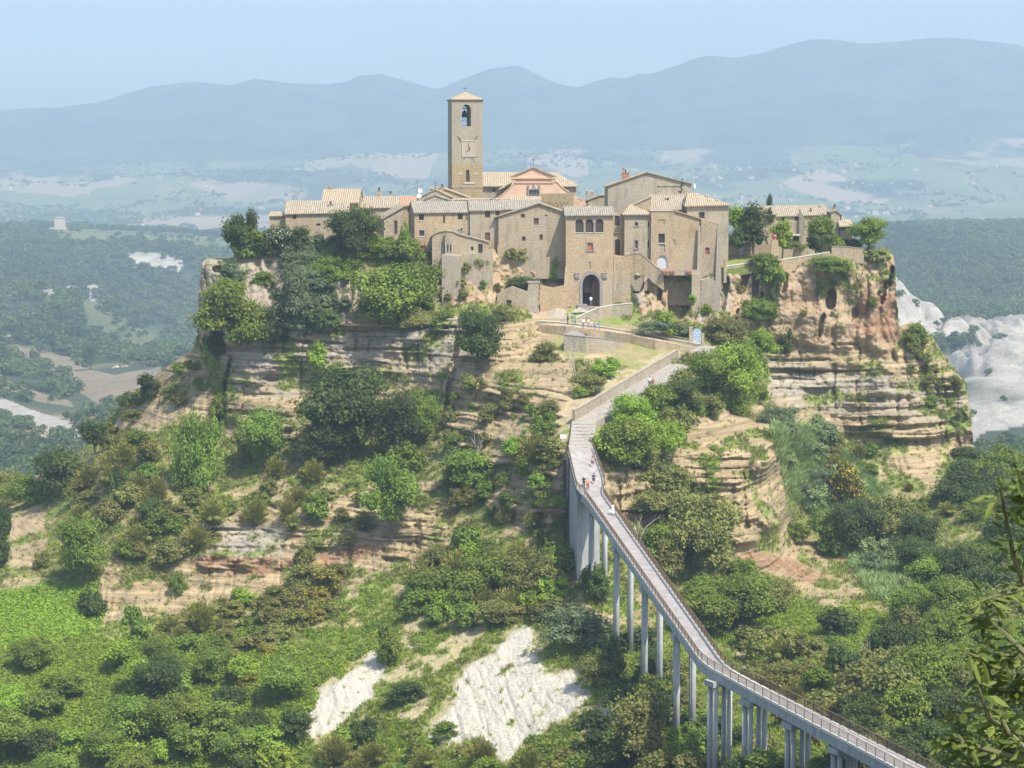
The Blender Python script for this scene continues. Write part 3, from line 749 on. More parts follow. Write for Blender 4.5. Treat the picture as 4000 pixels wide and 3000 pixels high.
# wall on the upper side of the ramp
tops = [p + Vector((0, 0, 1.55)) for p in rl]
wall('stone_wall', tops, 1.55, 0.45, M['rubble'], 'long grey stone wall along the uphill side of the cobbled ramp', below=0.8, coping=M['rubble'])
wall('stone_wall', [P(2232,1648,hill_D(2232,1648)-1.2), P(2228,1690,hill_D(2228,1690)-1.2)], 1.0, 0.4, M['rubble'], 'short stone wall end where the ramp turns down to the bridge', below=1.5)
pp = [hp(2097,1254,1.4), hp(2180,1258,1.2), hp(2362,1279,1.3), hp(2470,1297,1.6), hp(2560,1313,1.6), hp(2735,1346,1.6)]
wall('parapet_wall', pp, 1.2, 0.4, M['rubble'], 'grey masonry parapet below the gate with a timber rail on top', 'parapet', below=2.0, coping=M['whitecrete'])
rt = empty('timber_railing', pp[0], 'thin pale timber handrail on top of the parapet below the gate', 'railing')
mb = MB(); mb.tube([p - pp[0] + Vector((0, 0, 0.62)) for p in pp], 0.045, 6); mb.tube([p - pp[0] + Vector((0, 0, 0.36)) for p in pp], 0.03, 6)
mb.build('handrail', M['timber'], rt)
for i in range(len(pp) - 1):
    nseg = max(1, int((pp[i+1] - pp[i]).length / 2.2))
    for j in range(nseg):
        q = pp[i].lerp(pp[i+1], j / nseg) - pp[0]
        MB().box(q.x-.04, q.x+.04, q.y-.04, q.y+.04, q.z+.02, q.z+.66).build('post', M['timber'], rt)
rq = lambda x, yt, yb, d: P(x, yt, hill_D(x, yb) - d)
wall('retaining_wall', [rq(2203,1309,1366,.6), rq(2290,1317,1374,.6), rq(2380,1326,1366,.6), rq(2440,1336,1346,.6)], 3.0, 9, M['rubble'], 'grey crazy-stone retaining wall with dark coping in the dry grass below the parapet', below=2, coping=M['peperino'])
wall('terrace_wall', [rq(2103,1268,1286,.5), rq(2200,1274,1306,.5), rq(2362,1292,1318,.5), rq(2470,1310,1340,.5), rq(2560,1328,1362,.5), rq(2735,1362,1380,.5)], 1.9, 4, M['ochre'], 'low brown masonry wall carrying the path under the parapet', below=1.5)
wl = [P(2250,1242,393.5), P(2335,1204,394.2), P(2400,1192,394.6), P(2470,1186,394.2)]
w_ = wall('ramp_wall', wl, 3.9, 0.5, M['ochre'], 'ochre masonry wall with pale coping rising beside the gate ramp', below=1.0, coping=M['whitecrete'])
dq = P(2368,1265,393.7) - w_.location
d_ = MB().box(dq.x-.55, dq.x+.55, dq.y-.05, dq.y+.2, dq.z-.5, dq.z+.45).build('door', M['redwood'], w_)
# small wall with slit windows left of the gate, and the tall broken pillar
wall('masonry_wall', [P(2110,1112,396.5), P(2160,1124,396.5), P(2215,1112,396.5)], 6.6, 0.7, M['gate'], 'reddish tuff wall with two slit windows left of the gatehouse', below=1.0)
wq = empty('stone_pillar', P(2078,1262,395.6), 'tall broken grey masonry pillar left of the slit-window wall', 'pillar')
mb = MB(); mb.frustum((0,0,0), 1.25, 0.8, (0.1,0.2,4.6), 1.05, .7); mb.frustum((0.1,0.2,4.6), 1.05, .7, (0.35,0.2,7.3), 1.0, 0.65); mb.frustum((.3,.2,7.303), 1.15, .75, (.3,.2,7.6), 1.15, .75)
mb.build('masonry', M['rubble'], wq)
MB().frustum((1.0,-.5,-.5), .45, .4, (1.0,-.3,2.6), .3, .3).build('buttress', M['rubble'], wq)
# slits in the wall
for sx, sy in ((2158,1171),(2207,1171)):
    pass

# ---- the footbridge
Lb = [P(2219,1764,326.0), P(2254,1918,313.4), P(2283,1936,311.8), P(2745,2596,244), P(3000,2736,233), P(3588,3052,210), P(3860,3200,201)]
Rb = [PZ(2317,1758,Lb[0].z), PZ(2366,1895,Lb[1].z), PZ(2353,1929,Lb[2].z), PZ(2834,2607,Lb[3].z), PZ(3000,2695,Lb[4].z), PZ(3588,2991,Lb[5].z), PZ(3870,3130,Lb[6].z)]
# steps between the ramp and the bridge
va = [rl[-1], P(2222,1700,hill_D(2222,1700)-1.3)]
mbs = MB()
sv = [rl[-1], rr[-1], Lb[0] + Vector((0,0,.03)), Rb[0] + Vector((0,0,.03))]
mbs.slab([sv[0], sv[2], sv[3], sv[1]], 2.5)
for i in range(1, 9):
    a0, b0 = sv[0].lerp(sv[2], i/9), sv[1].lerp(sv[3], i/9)
    a1, b1 = sv[0].lerp(sv[2], i/9 + .012), sv[1].lerp(sv[3], i/9 + .012)
    u = Vector((0, 0, .025))
    mbs.slab([a0 + u, a1 + u, b1 + u, b0 + u], .2)
tag(mbs.build('stepped_ramp', M['cobble']), kind='structure')
BR = empty('footbridge', Lb[3] - Vector((0,0,1)), 'long narrow concrete footbridge on slender columns bending down from the hill', 'bridge')
off = BR.location.copy()
Ll = [p - off for p in Lb]; Rl = [p - off for p in Rb]
def smooth_line(pts, r=0.18):
    out = [pts[0]]
    for i in range(1, len(pts) - 1):
        a, c, d = pts[i-1], pts[i], pts[i+1]
        p0 = c.lerp(a, min(.45, r * 12 / (a - c).length)); p1 = c.lerp(d, min(.45, r * 12 / (d - c).length))
        for s in range(6):
            u = s / 5
            out.append(p0 * (1-u)**2 + c * 2*u*(1-u) + p1 * u*u)
    return out + [pts[-1]]
Ls, Rs = smooth_line(Ll), smooth_line(Rl)
mb = MB()
for i in range(len(Ls) - 1):
    mb.slab([Ls[i], Ls[i+1], Rs[i+1], Rs[i]], 0.22)
mb.build('deck', M['deck'], BR)
mb = MB()
for e0, e1 in ((Ls, Rs), (Rs, Ls)):
    for i in range(len(e0) - 1):
        if i < 7: continue
        a, c = e0[i], e0[i+1]
        inn = ((e1[i] - a).normalized() * 0.55); inn2 = ((e1[i+1] - c).normalized() * 0.55)
        dz = Vector((0,0,-.225))
        mb.slab([a + dz, c + dz, c + inn2 + dz, a + inn + dz], 0.95)
mb.build('girder', M['concrete'], BR)
def resample(pts, step):
    out = [pts[0].copy()]; acc = 0.0
    for i in range(len(pts) - 1):
        a, c = pts[i], pts[i+1]; L = (c - a).length; s = step - acc
        while s <= L:
            out.append(a.lerp(c, s / L)); s += step
        acc = (acc + L) % step if L + acc >= step else acc + L
    return out
post_pts = []
for e, oth in ((Ls, Rs), (Rs, Ls)):
    mk = MB()
    pts = resample(e, 1.55)
    for i in range(len(pts) - 1):           # kerb blocks
        a, c = pts[i], pts[i+1]
        d = (c - a).normalized(); side = Vector((-d.y, d.x, 0))
        if (oth[len(oth)//2] - e[len(e)//2]).dot(side) < 0: side = -side
        a2, c2 = a + d * 0.09, c - d * 0.09
        z = Vector((0,0,.16))
        mk.slab([a2 + z - side*.06, c2 + z - side*.06, c2 + z + side*.24, a2 + z + side*.24], 0.30)
    mk.build('kerb', M['whitecrete'], BR)
    rr_ = MB()
    for h, r_ in ((1.08, .045), (0.86, .018), (0.64, .018), (0.42, .018), (0.26, .02)):
        rr_.tube([p + Vector((0,0,h)) for p in pts], r_, 5)
    for i in range(len(pts) - 1):
        for q in range(1, 9):
            p = pts[i].lerp(pts[i+1], q / 9)
            rr_.box(p.x-.014, p.x+.014, p.y-.014, p.y+.014, p.z+.26, p.z+1.08)
    rail = rr_.build('railing', M['rail'], BR)
    post_pts += [(p, rail) for p in pts]
post_pts.sort(key=lambda a: a[0].y)
pm = MB().box(-.035,.035,-.035,.035,.16,1.12).build('post', M['iron'], post_pts[0][1])
pm.location = post_pts[0][0]
for p, rail in post_pts[1:100]:
    o_ = pm.copy(); COL.objects.link(o_); o_.parent = rail; o_.location = p
mb = MB()
for p, rail in post_pts[100:]: mb.box(p.x-.035,p.x+.035,p.y-.035,p.y+.035,p.z+.16,p.z+1.12)
tag(mb.build('post', M['iron'], BR), kind='stuff')
# abutment under the wide part
ab = [Ll[0], Ll[1], Ll[2], Rl[2], Rl[1], Rl[0]]
mb = MB()
mb.slab([p - Vector((0,0,.25)) for p in (ab[0], ab[1], ab[1].lerp(ab[4], .8), ab[0].lerp(ab[5], .8))], 13.5)
mb.v = [(x, y, z - (0.75 if i < 4 else 0)) for i, (x, y, z) in enumerate(mb.v)]
mb.build('abutment', M['concrete'], BR)
mb = MB(); a = Ll[0] + Vector((-0.5, -0.6, 0)); c = Ll[0] + Vector((-.1, -1.2, 0))
mb.box(a.x-.2, a.x+.25, a.y, a.y+.5, a.z-15, a.z-1.2); mb.tube([a + Vector((.6,-2,-.6)), a + Vector((.55,-2.2,-6)), a + Vector((.6,-2.2,-15))], .09, 6)
mb.build('drain_pipe', M['iron'], BR)
# piers
for hx in (2299, 2400, 2510, 2633, 2772, 2936, 3113, 3303, 3500):
    best = None
    for i in range(len(Lb) - 1):
        for s in range(60):
            p = Lb[i].lerp(Lb[i+1], s / 60); r_ = Rb[i].lerp(Rb[i+1], s / 60)
            e_ = abs(to_px(p.x, p.y, p.z - 1.4)[0] - hx)
            if best is None or e_ < best[0]: best = (e_, p, r_, (Lb[i+1] - Lb[i]))
    _, p, r_, d = best
    d = Vector((d.x, d.y, 0)).normalized(); s = Vector((-d.y, d.x, 0))
    if (r_ - p).dot(s) < 0: s = -s
    c = (p + r_) / 2; wd = 1.55
    gz = min(hill_z(c.x, c.y), c.z - 2.2)
    pier = MB()
    q = [c - s*wd - d*.9, c - s*wd + d*.9, c + s*wd + d*.9, c + s*wd - d*.9]
    pier.slab([v - off + Vector((0,0,-1.18)) for v in q], 0.62)
    pr = pier.build('pier', M['concrete'], BR)
    for a in (-1, 1):
        for e in (-1, 1):
            b_ = c + s * (a * 0.98) + d * (e * 0.55) - off
            MB().lathe([(.31, -(c.z - gz) - 2.5), (.29, -1.803)], (b_.x, b_.y, b_.z), 14).build('column', M['concrete'], pr, True)
# ================================================================== THE TOWN
def arch_poly(x0, x1, z0, z1, n=8, pointed=False):
    r = (x1 - x0) / 2; cx = (x0 + x1) / 2
    h = min(r * (1.25 if pointed else 1.0), z1 - z0)
    return [(x0, z0), (x1, z0)] + [(cx + r * math.cos(t), z1 - h + h * math.sin(t) ** (0.85 if pointed else 1)) for t in [math.pi * i / n for i in range(n + 1)]]
def wall_front(mb, outer, holes, y=0.0, rev=0.3):
    loops = [[Vector((x, z, 0)) for x, z in outer]] + [[Vector((x, z, 0)) for x, z in h] for h in holes]
    flat = [p for l in loops for p in l]
    tri = geometry.tessellate_polygon(loops)
    mb.add([(p.x, y, p.y) for p in flat], [tuple(t) for t in tri])
    for h in holes:
        n = len(h)
        mb.add([(x, y, z) for x, z in h] + [(x, y + rev, z) for x, z in h], [(i, (i+1) % n, (i+1) % n + n, i + n) for i in range(n)])
def prism(mb, poly, y0, y1, cap=True):
    n = len(poly)
    fs = [(i, (i+1) % n, (i+1) % n + n, i + n) for i in range(n)]
    if cap: fs += [tuple(range(n-1, -1, -1)), tuple(range(n, 2*n))]
    mb.add([(x, y0, z) for x, z in poly] + [(x, y1, z) for x, z in poly], fs)

SHUT = {'orange': 'orange', 'red': 'redwood', 'wood': 'wood', 'grey': 'greydoor', 'blue': 'bluedoor'}
def house(name, label, x0, x1, yb, D, prof, depth, wm, rm=None, roof='gy', ridge=None, yaw=0.0, wins=(), down=6.0, over=0.35, cat='house', hipx=(0.5, 0.5), back_drop=0.0, eave=None, th=0.16, group=None):
    """a building: front wall traced in photo pixels on the plane at distance D"""
    A = P(x0, yb, D); B_ = P(x1, yb, D)
    root = empty(name, A, label, cat, group, R(yaw))
    Wd = (B_.x - A.x) / math.cos(R(yaw))
    lx = lambda px: (px - x0) / (x1 - x0) * Wd
    lz = lambda py: P((x0 + x1) / 2, py, D).z - A.z
    pf = [(lx(a), lz(b_)) for a, b_ in prof]
    outer = [(0, -down), (Wd, -down)] + [p for p in reversed(pf)]
    holes = []; specs = []
    for wdef in wins:
        a, c, t_, bt, kind = wdef[:5]
        opt = wdef[5] if len(wdef) > 5 else ''
        X0, X1, Z0, Z1 = lx(a), lx(c), lz(bt), lz(t_)
        hole = arch_poly(X0, X1, Z0, Z1, 8, 'p' in opt) if 'a' in opt else [(X0, Z0), (X1, Z0), (X1, Z1), (X0, Z1)]
        holes.append(hole); specs.append((X0, X1, Z0, Z1, kind, opt, hole))
    wb = MB()
    wall_front(wb, outer, holes)
    if roof == 'gx':
        zr = P((x0 + x1) / 2, ridge, D + depth / 2).z - A.z
        hl, hr = pf[0][1], pf[-1][1]
        for x, h in ((0, hl), (Wd, hr)):
            wb.add([(x,0,-down),(x,depth,-down),(x,depth,h),(x,depth/2,zr-.05),(x,0,h)], [(0,1,2,3,4)])
        wb.add([(0,depth,-down),(Wd,depth,-down),(Wd,depth,hr),(0,depth,hl)], [(0,3,2,1)])
    else:
        n = len(outer)
        for i in range(n):
            (xa, za), (xb, zb) = outer[i], outer[(i+1) % n]
            if rm and i >= 2 and i < n - 1 and roof == 'gy': continue
            wb.add([(xa,0,za),(xb,0,zb),(xb,depth,zb),(xa,depth,za)], [(0,1,2,3)])
        wb.add([(x, depth, z) for x, z in outer], [tuple(range(n-1, -1, -1))])
    wb.build('wall', M[wm], root)
    if rm:
        rb = MB()
        if roof == 'gy':
            for i in range(len(pf) - 1):
                (xa, za), (xb, zb) = pf[i], pf[i+1]
                L = math.hypot(xb - xa, zb - za); ux, uz = (xb - xa) / L, (zb - za) / L
                ea = over if i == 0 else 0; eb = over if i == len(pf) - 2 else 0
                xa -= ux * ea; za -= uz * ea; xb += ux * eb; zb += uz * eb
                rb.slab([(xa,-over*.7,za+th),(xb,-over*.7,zb+th),(xb,depth+.2,zb+th-back_drop),(xa,depth+.2,za+th-back_drop)], th * 0.98)
        elif roof == 'gx':
            e = over; s = (zr - (hl + hr) / 2) / (depth / 2)
            rl_, rh = (-e * .6, Wd + e * .6)
            for y0_, y1_, h0, h1 in ((-e, depth/2, -e*s, 0), (depth + e, depth/2, -e*s, 0)):
                q = [(rl_, y0_, hl + h0 + th), (rh, y0_, hr + h0 + th), (rh, y1_, zr + th), (rl_, y1_, zr + th)]
                rb.slab(q, th)
        elif roof == 'hip':
            zr = P((x0 + x1) / 2, ridge, D + depth / 2).z - A.z
            e = over
            c = [(-e, -e), (Wd + e, -e), (Wd + e, depth + e), (-e, depth + e)]
            hz_ = [pf[0][1], pf[-1][1], pf[-1][1], pf[0][1]]
            r0, r1 = (Wd * hipx[0], depth/2, zr), (Wd * hipx[1] + .01, depth/2, zr)
            vb = [(x, y, z - .02) for (x, y), z in zip(c, hz_)] + [(x, y, z + th) for (x, y), z in zip(c, hz_)] + [r0, r1]
            rb.add(vb, [(0,3,2,1),(0,1,5,4),(1,2,6,5),(2,3,7,6),(3,0,4,7),(4,5,9,8),(5,6,9),(6,7,8,9),(7,4,8)])
        ro = rb.build('roof', M[rm], root)
    else: ro = None
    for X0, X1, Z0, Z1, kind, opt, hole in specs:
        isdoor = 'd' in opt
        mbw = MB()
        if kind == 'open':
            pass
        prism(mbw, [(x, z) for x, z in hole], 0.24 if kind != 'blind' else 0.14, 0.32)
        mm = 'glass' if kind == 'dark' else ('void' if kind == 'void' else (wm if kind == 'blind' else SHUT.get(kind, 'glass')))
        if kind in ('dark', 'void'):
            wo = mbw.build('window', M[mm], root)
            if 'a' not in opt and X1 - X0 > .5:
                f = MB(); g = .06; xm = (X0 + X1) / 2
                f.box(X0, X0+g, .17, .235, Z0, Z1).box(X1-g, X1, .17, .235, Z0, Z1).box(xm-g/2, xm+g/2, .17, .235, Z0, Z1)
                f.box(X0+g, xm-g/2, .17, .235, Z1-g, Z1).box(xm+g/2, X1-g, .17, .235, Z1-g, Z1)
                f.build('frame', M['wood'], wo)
        else:
            wo = mbw.build('door' if isdoor else ('blocked_window' if kind == 'blind' else 'shutter'), M[mm], root)
            if kind in SHUT and 'h' in opt:     # only the lower part is shuttered
                pass
        if 's' in opt:
            f = MB(); g = .2; y0_, y1_ = -.05, .12
            f.box(X0-g, X0-.004, y0_, y1_, Z0, Z1).box(X1+.004, X1+g, y0_, y1_, Z0, Z1).box(X0-g, X1+g, y0_, y1_, Z1+.004, Z1+g).box(X0-g-.1, X1+g+.1, y0_-.08, y1_, Z0-g, Z0-.004)
            f.build('surround', M['peperino'], wo)
        elif 'l' in opt:
            f = MB(); f.box(X0-.08, X1+.08, -.08, .1, Z0-.12, Z0-.003); f.build('sill', M['whitecrete'], wo)
    root['_dims'] = [Wd, depth]
    del root['_dims']
    return root, lx, lz, ro
def chimney(root, lx, lz, px, yt, yb, w_=0.6, y=2.0, m_='ochre', kind='pot', parent=None):
    o_ = parent or root
    x, z1, z0 = lx(px), lz(yt), lz(yb)
    h = z1 - z0
    mb = MB().box(x - w_/2, x + w_/2, y, y + w_*.8, z0 - 1.0, z1 - .28)
    mb.box(x - w_/2 - .07, x + w_/2 + .07, y - .07, y + w_*.8 + .07, z1 - .277, z1 - .17)
    c = mb.build('chimney', M[m_], o_)
    k_ = MB()
    if kind == 'pot':
        for a in (-1, 1):
            for e in (0, 1): k_.box(x + a*w_*.32 - .05, x + a*w_*.32 + .05, y + e*w_*.6, y + e*w_*.6 + .1, z1 - .167, z1 + .15)
        k_.box(x - w_/2, x + w_/2, y - .02, y + w_*.8 + .02, z1 + .153, z1 + .24)
        k_.build('chimney_cap', M['whitecrete'], c)
    elif kind == 'gable':
        k_.add([(x-w_*.5,y,z1-.16),(x+w_*.5,y,z1-.16),(x,y,z1+.6),(x-w_*.5,y+w_*.8,z1-.16),(x+w_*.5,y+w_*.8,z1-.16),(x,y+w_*.8,z1+.6)], [(0,1,2),(5,4,3),(0,2,5,3),(1,4,5,2)])
        k_.build('chimney_cap', M['rubble'], c)
    else:
        k_.lathe([(.16, z1 - .167), (.16, z1 + .2), (.24, z1 + .22), (.05, z1 + .38)], (x, y + w_*.4, 0), 10)
        k_.build('chimney_cap', M['iron'], c)
    return c
def dish(loc, label, r=.45, face=(0.3, -1, .35)):
    root = empty('satellite_dish', loc, label, 'satellite dish')
    mb = MB(); prof = [(.02, .0), (r*.5, .05), (r*.85, .16), (r, .24), (r*.98, .26), (r*.8, .18), (r*.4, .07)]
    mb.lathe(prof, (0, 0, 0), 16)
    o_ = mb.build('dish', M['white'], root, True)
    o_.rotation_euler = Vector(face).to_track_quat('Z', 'Y').to_euler()
    MB().tube([(0, .1, -1.0), (0, .1, -.1), (0, .02, 0)], .03, 6).build('mast', M['iron'], root)
    return root

# --- bell tower
T, lx, lz, _ = house('bell_tower', 'tall square tuff bell tower with a clock and an arched bell opening', 1766, 1885, 774, 440,
    [(1766,393),(1885,393)], 5.8, 'tower', yaw=9.5, down=8, roof='none', cat='bell tower',
    wins=[(1804,1840,408,493,'dark','a'), (1820,1834,663,710,'void','a')])
for ch in list(T.children):        # the bell opening goes right through
    if ch.name.startswith('window') and ch.location.length == 0:
        zz = [v.co.z for v in ch.data.vertices]
        if max(zz) > lz(440): bpy.data.objects.remove(ch)
tw = [c for c in T.children if c.name.startswith('wall')][0]
bm = bmesh.new(); bm.from_mesh(tw.data)
Wt = lx(1885)
bp = arch_poly(lx(1804), lx(1840), lz(493), lz(408))
# back wall with the same opening, and jambs through the shaft
for f in [f for f in bm.faces if all(abs(v.co.y - 5.8) < 1e-3 for v in f.verts)]: bm.faces.remove(f)
bm.to_mesh(tw.data); bm.free()
mb = MB(); wall_front(mb, [(0, -8), (Wt, -8), (Wt, lz(393)), (0, lz(393))], [bp], 5.8, -5.5)
mb.build('wall', M['tower'], T)
mb = MB(); e = .28; zt_ = lz(393)
mb.add([(-e,-e,zt_+.12),(Wt+e,-e,zt_+.12),(Wt+e,5.8+e,zt_+.12),(-e,5.8+e,zt_+.12),(-e,-e,zt_+.30),(Wt+e,-e,zt_+.30),(Wt+e,5.8+e,zt_+.30),(-e,5.8+e,zt_+.30),(Wt/2,2.9,lz(356))],
       [(3,2,1,0),(0,1,5,4),(1,2,6,5),(2,3,7,6),(3,0,4,7),(4,5,8),(5,6,8),(6,7,8),(7,4,8)])
rf = mb.build('roof', M['pale_x'], T)
MB().box(-.14, Wt+.14, -.14, 5.94, zt_+.003, zt_+.117).build('cornice', M['brick'], T)
mb = MB().box(Wt/2-.035, Wt/2+.035, 2.87, 2.93, lz(358), lz(336)).box(Wt/2-.36, Wt/2-.036, 2.87, 2.93, lz(344.5), lz(343)).box(Wt/2+.036, Wt/2+.36, 2.87, 2.93, lz(344.5), lz(343))
mb.build('cross', M['iron'], rf)
# string course and lower block
sb = MB()
for a, c in ((-.09, Wt + .09),): sb.box(a, c, -.09, 5.89, lz(733), lz(729))
sb.build('string_course', M['rubble'], T)
# bell with its frame
bx = (lx(1804) + lx(1840)) / 2
mb = MB(); bz = lz(456)
mb.lathe([(.72, 0), (.60, .12), (.50, .45), (.44, .9), (.34, 1.15), (.12, 1.28), (.1, 1.45)], (bx, 2.6, bz), 16)
bl = mb.build('bell', M['bronze'], T, True)
mb = MB().box(bx-.85, bx+.85, 2.5, 2.7, lz(424), lz(420))
for a in (-.8, .8): mb.box(bx+a-.05, bx+a+.05, 2.55, 2.65, lz(493), lz(421))
for zz in (458, 473, 489): mb.box(bx-.74, bx+.74, 2.56, 2.64, lz(zz), lz(zz-1.5))
mb.tube([(bx-.7,2.6,lz(473)),(bx+.7,2.6,lz(459))], .03, 5); mb.tube([(bx-.7,2.6,lz(459)),(bx+.7,2.6,lz(473))], .03, 5)
mb.box(bx-.95, bx+.95, 2.4, 2.8, lz(415), lz(413))
mb.build('bell_frame', M['iron'], T)
# clock panel
cx0, cx1, cz0, cz1 = lx(1807), lx(1857), lz(609), lz(552)
mb = MB().box(cx0, cx1, -.06, -.003, cz0, cz1)
cp = mb.build('clock_panel', M['marble'], T)
g = .14
f = MB().box(cx0-g, cx0-.003, -.13, -.002, cz0, cz1).box(cx1+.003, cx1+g, -.13, -.002, cz0, cz1).box(cx0-g-.08, cx1+g+.08, -.16, -.002, cz1+.003, cz1+.2).box(cx0-g, cx1+g, -.13, -.002, cz0-g, cz0-.003)
f.build('frame', M['cream'], cp)
ccx, ccz = (cx0 + cx1) / 2 + .05, lz(581)
h = MB().tube([(ccx+.1, -.1, ccz-.45), (ccx-.17, -.1, ccz+1.05)], .06, 5).tube([(ccx+.28, -.12, ccz+.3), (ccx-.5, -.12, ccz-.62)], .06, 5)
h.build('clock_hand', M['iron'], cp)
MB().box(lx(1811), lx(1855), -.12, -.002, lz(717), lz(713)).build('ledge', M['whitecrete'], T)
for sx in (1798, 1858): MB().box(lx(sx-7), lx(sx+7), -.05, -.002, lz(684), lz(671)).build('stone_block', M['marble'], T)
for a, c in (((1789,531),(1801,551)), ((1866,529),(1851,548))):
    MB().tube([(lx(a[0]), -.08, lz(a[1])), (lx(c[0]), -.08, lz(c[1]))], .06, 5).build('iron_tie', M['iron'], T)
arc = [(lx(1829) + 1.38 * math.cos(t), -.03, lz(636) + 1.15 * math.sin(t)) for t in [math.pi * i / 12 for i in range(13)]]
MB().tube(arc, .07, 5).build('relieving_arch', M['peperino'], T)

# --- church
CH = empty('church', P(1934,781,452), 'church with a pink plastered gabled front with curved sides and an iron cross', 'church')
D0 = 452.0
o0 = CH.location
def L2(px, py, dD=0.0):
    p = P(px, py, D0 + dD) - o0
    return (p.x, p.z)
fr = [L2(1926,800), L2(2232,800), L2(2223,753), L2(2200,738), L2(2180,716), L2(2160,700), L2(2157,692), L2(2173,692), L2(2083,655), L2(1995,692), L2(2013,692), L2(2012,712), L2(1992,736), L2(1962,762), L2(1934,781)]
mb = MB(); prism(mb, fr, 0, .8); mb.build('facade', M['pink'], CH)
mb = MB()
for (a, c) in ((L2(1990,693), L2(2083,652)), (L2(2083,652), L2(2177,693))):
    mb.slab([(a[0],-.35,a[1]+.2),(c[0],-.35,c[1]+.2),(c[0],.8,c[1]+.2),(a[0],.8,a[1]+.2)], .26)
mb.build('pediment_moulding', M['pale_y'], CH)
a, c = L2(1996,694), L2(2172,705)
mb = MB().box(a[0], c[0], -.28, -.003, L2(0,699)[1], a[1]).box(a[0]+.5, c[0]-.5, -.16, -.003, L2(0,716)[1], L2(0,712)[1])
for px in (2005, 2163): mb.box(L2(px-8,0)[0], L2(px+8,0)[0], -.16, -.003, L2(0,711.8)[1], L2(0,699.2)[1])
mb.build('entablature', M['pinktrim'], CH)
for sgn, pts in ((0, [(1934,779),(1962,760),(1992,734),(2010,713)]), (1, [(2223,751),(2200,736),(2180,714),(2162,699)])):
    mb = MB(); q = [L2(*p) for p in pts]
    mb.tube([(x, -.02, z) for x, z in q], .14, 6); mb.build('volute_trim', M['pinktrim'], CH)
x0_, x1_, z0_, z1_ = L2(2062,0)[0], L2(2111,0)[0], L2(0,772)[1], L2(0,742)[1]
mb = MB().box(x0_+.3, x1_-.3, -.12, -.003, z0_, z1_); wn_ = mb.build('window', M['glass'], CH)
mb = MB()
for x in (x0_, x1_-.3): mb.box(x, x+.3, -.3, -.003, z0_, L2(0,722)[1])
xm = (x0_ + x1_) / 2
mb.add([(x0_+.3,-.3,z1_+.02),(x1_-.3,-.3,z1_+.02),(xm,-.3,L2(0,729)[1]),(x0_+.3,-.003,z1_+.02),(x1_-.3,-.003,z1_+.02),(xm,-.003,L2(0,729)[1])], [(0,1,2),(5,4,3),(0,3,4,1),(0,2,5,3),(1,4,5,2)])
mb.box(xm-.12, xm+.12, -.25, -.05, L2(0,729)[1], L2(0,719)[1])
for i in range(1, 4): x = x0_ + .3 + (x1_ - x0_ - .6) * i / 4; mb.box(x-.04, x+.04, -.17, -.125, z0_, z1_)
mb.box(x0_+.3, x1_-.3, -.2, -.125, z0_+.5, z0_+.62)
mb.build('aedicule', M['peperino'], wn_)
x, z = L2(2083, 652)
mb = MB().box(x-.05, x+.05, .3, .4, z+.1, z+2.0).box(x-.5, x-.052, .3, .4, z+1.38, z+1.48).box(x+.052, x+.5, .3, .4, z+1.38, z+1.48); mb.build('cross', M['iron'], CH)
# nave behind
na, nb = P(1880,730,455) - o0, P(2262,721,455) - o0
zr = (P(2083,672,460) - o0).z
mb = MB().box(na.x+.3, nb.x-.6, 3.2, 18, na.z-7, na.z); mb.build('wall', M['greyst'], CH)
mb = MB(); yr = 10.6
xr0, xr1 = (P(2000,681,462) - o0).x, (P(2173,694,462) - o0).x
ze = na.z
vb = [(na.x,2.6,ze),(nb.x,2.6,ze),(nb.x,18.6,ze),(na.x,18.6,ze),(na.x,2.6,ze+.2),(nb.x,2.6,ze+.2),(nb.x,18.6,ze+.2),(na.x,18.6,ze+.2),(na.x+.2,yr,zr),(xr1,yr,zr)]
mb.add(vb, [(3,2,1,0),(0,1,5,4),(1,2,6,5),(2,3,7,6),(3,0,4,7),(4,5,9,8),(5,6,9),(6,7,8,9),(7,4,8)])
mb.build('roof', M['pale_x'], CH)
mb = MB(); a = L2(1944,716); c = L2(1996,742)
mb.slab([(L2(1948,0)[0],1.0,L2(0,739)[1]),(L2(2000,0)[0],1.0,L2(0,716)[1]),(L2(2000,0)[0],3.0,L2(0,712)[1]),(L2(1948,0)[0],3.0,L2(0,735)[1])], .2); mb.build('lean_to_roof', M['pale_y'], CH)
w1 = L2(1929,745); MB().box(w1[0]-.3, w1[0]+.3, 3.1, 3.19, w1[1]-.4, w1[1]+.4).build('window', M['glass'], CH)
# pink curled parapet right of the church
x0_, z0_ = L2(2241,806); 
sc_ = empty('scroll_parapet', P(2241,806,448), 'small pink plaster parapet with a curled scroll and pointed finial right of the church', 'parapet')
o1 = sc_.location
q = lambda px, py: ((P(px,py,448)-o1).x, (P(px,py,448)-o1).z)
mb = MB(); prism(mb, [q(2240,812), q(2300,812), q(2300,803), q(2292,790), q(2288,777), q(2283,769), q(2278,778), q(2275,786), q(2264,772), q(2250,766), q(2240,764)], 0, .5); mb.build('panel', M['pink'], sc_)
mb = MB(); cx_, cz_ = q(2257,786)
sp = [(cx_ + (.75 - .05*i) * math.cos(i*.55), -.03, cz_ + (.75 - .05*i) * math.sin(i*.55)) for i in range(13)]
mb.tube(sp, .07, 5); mb.build('scroll', M['pinktrim'], sc_)

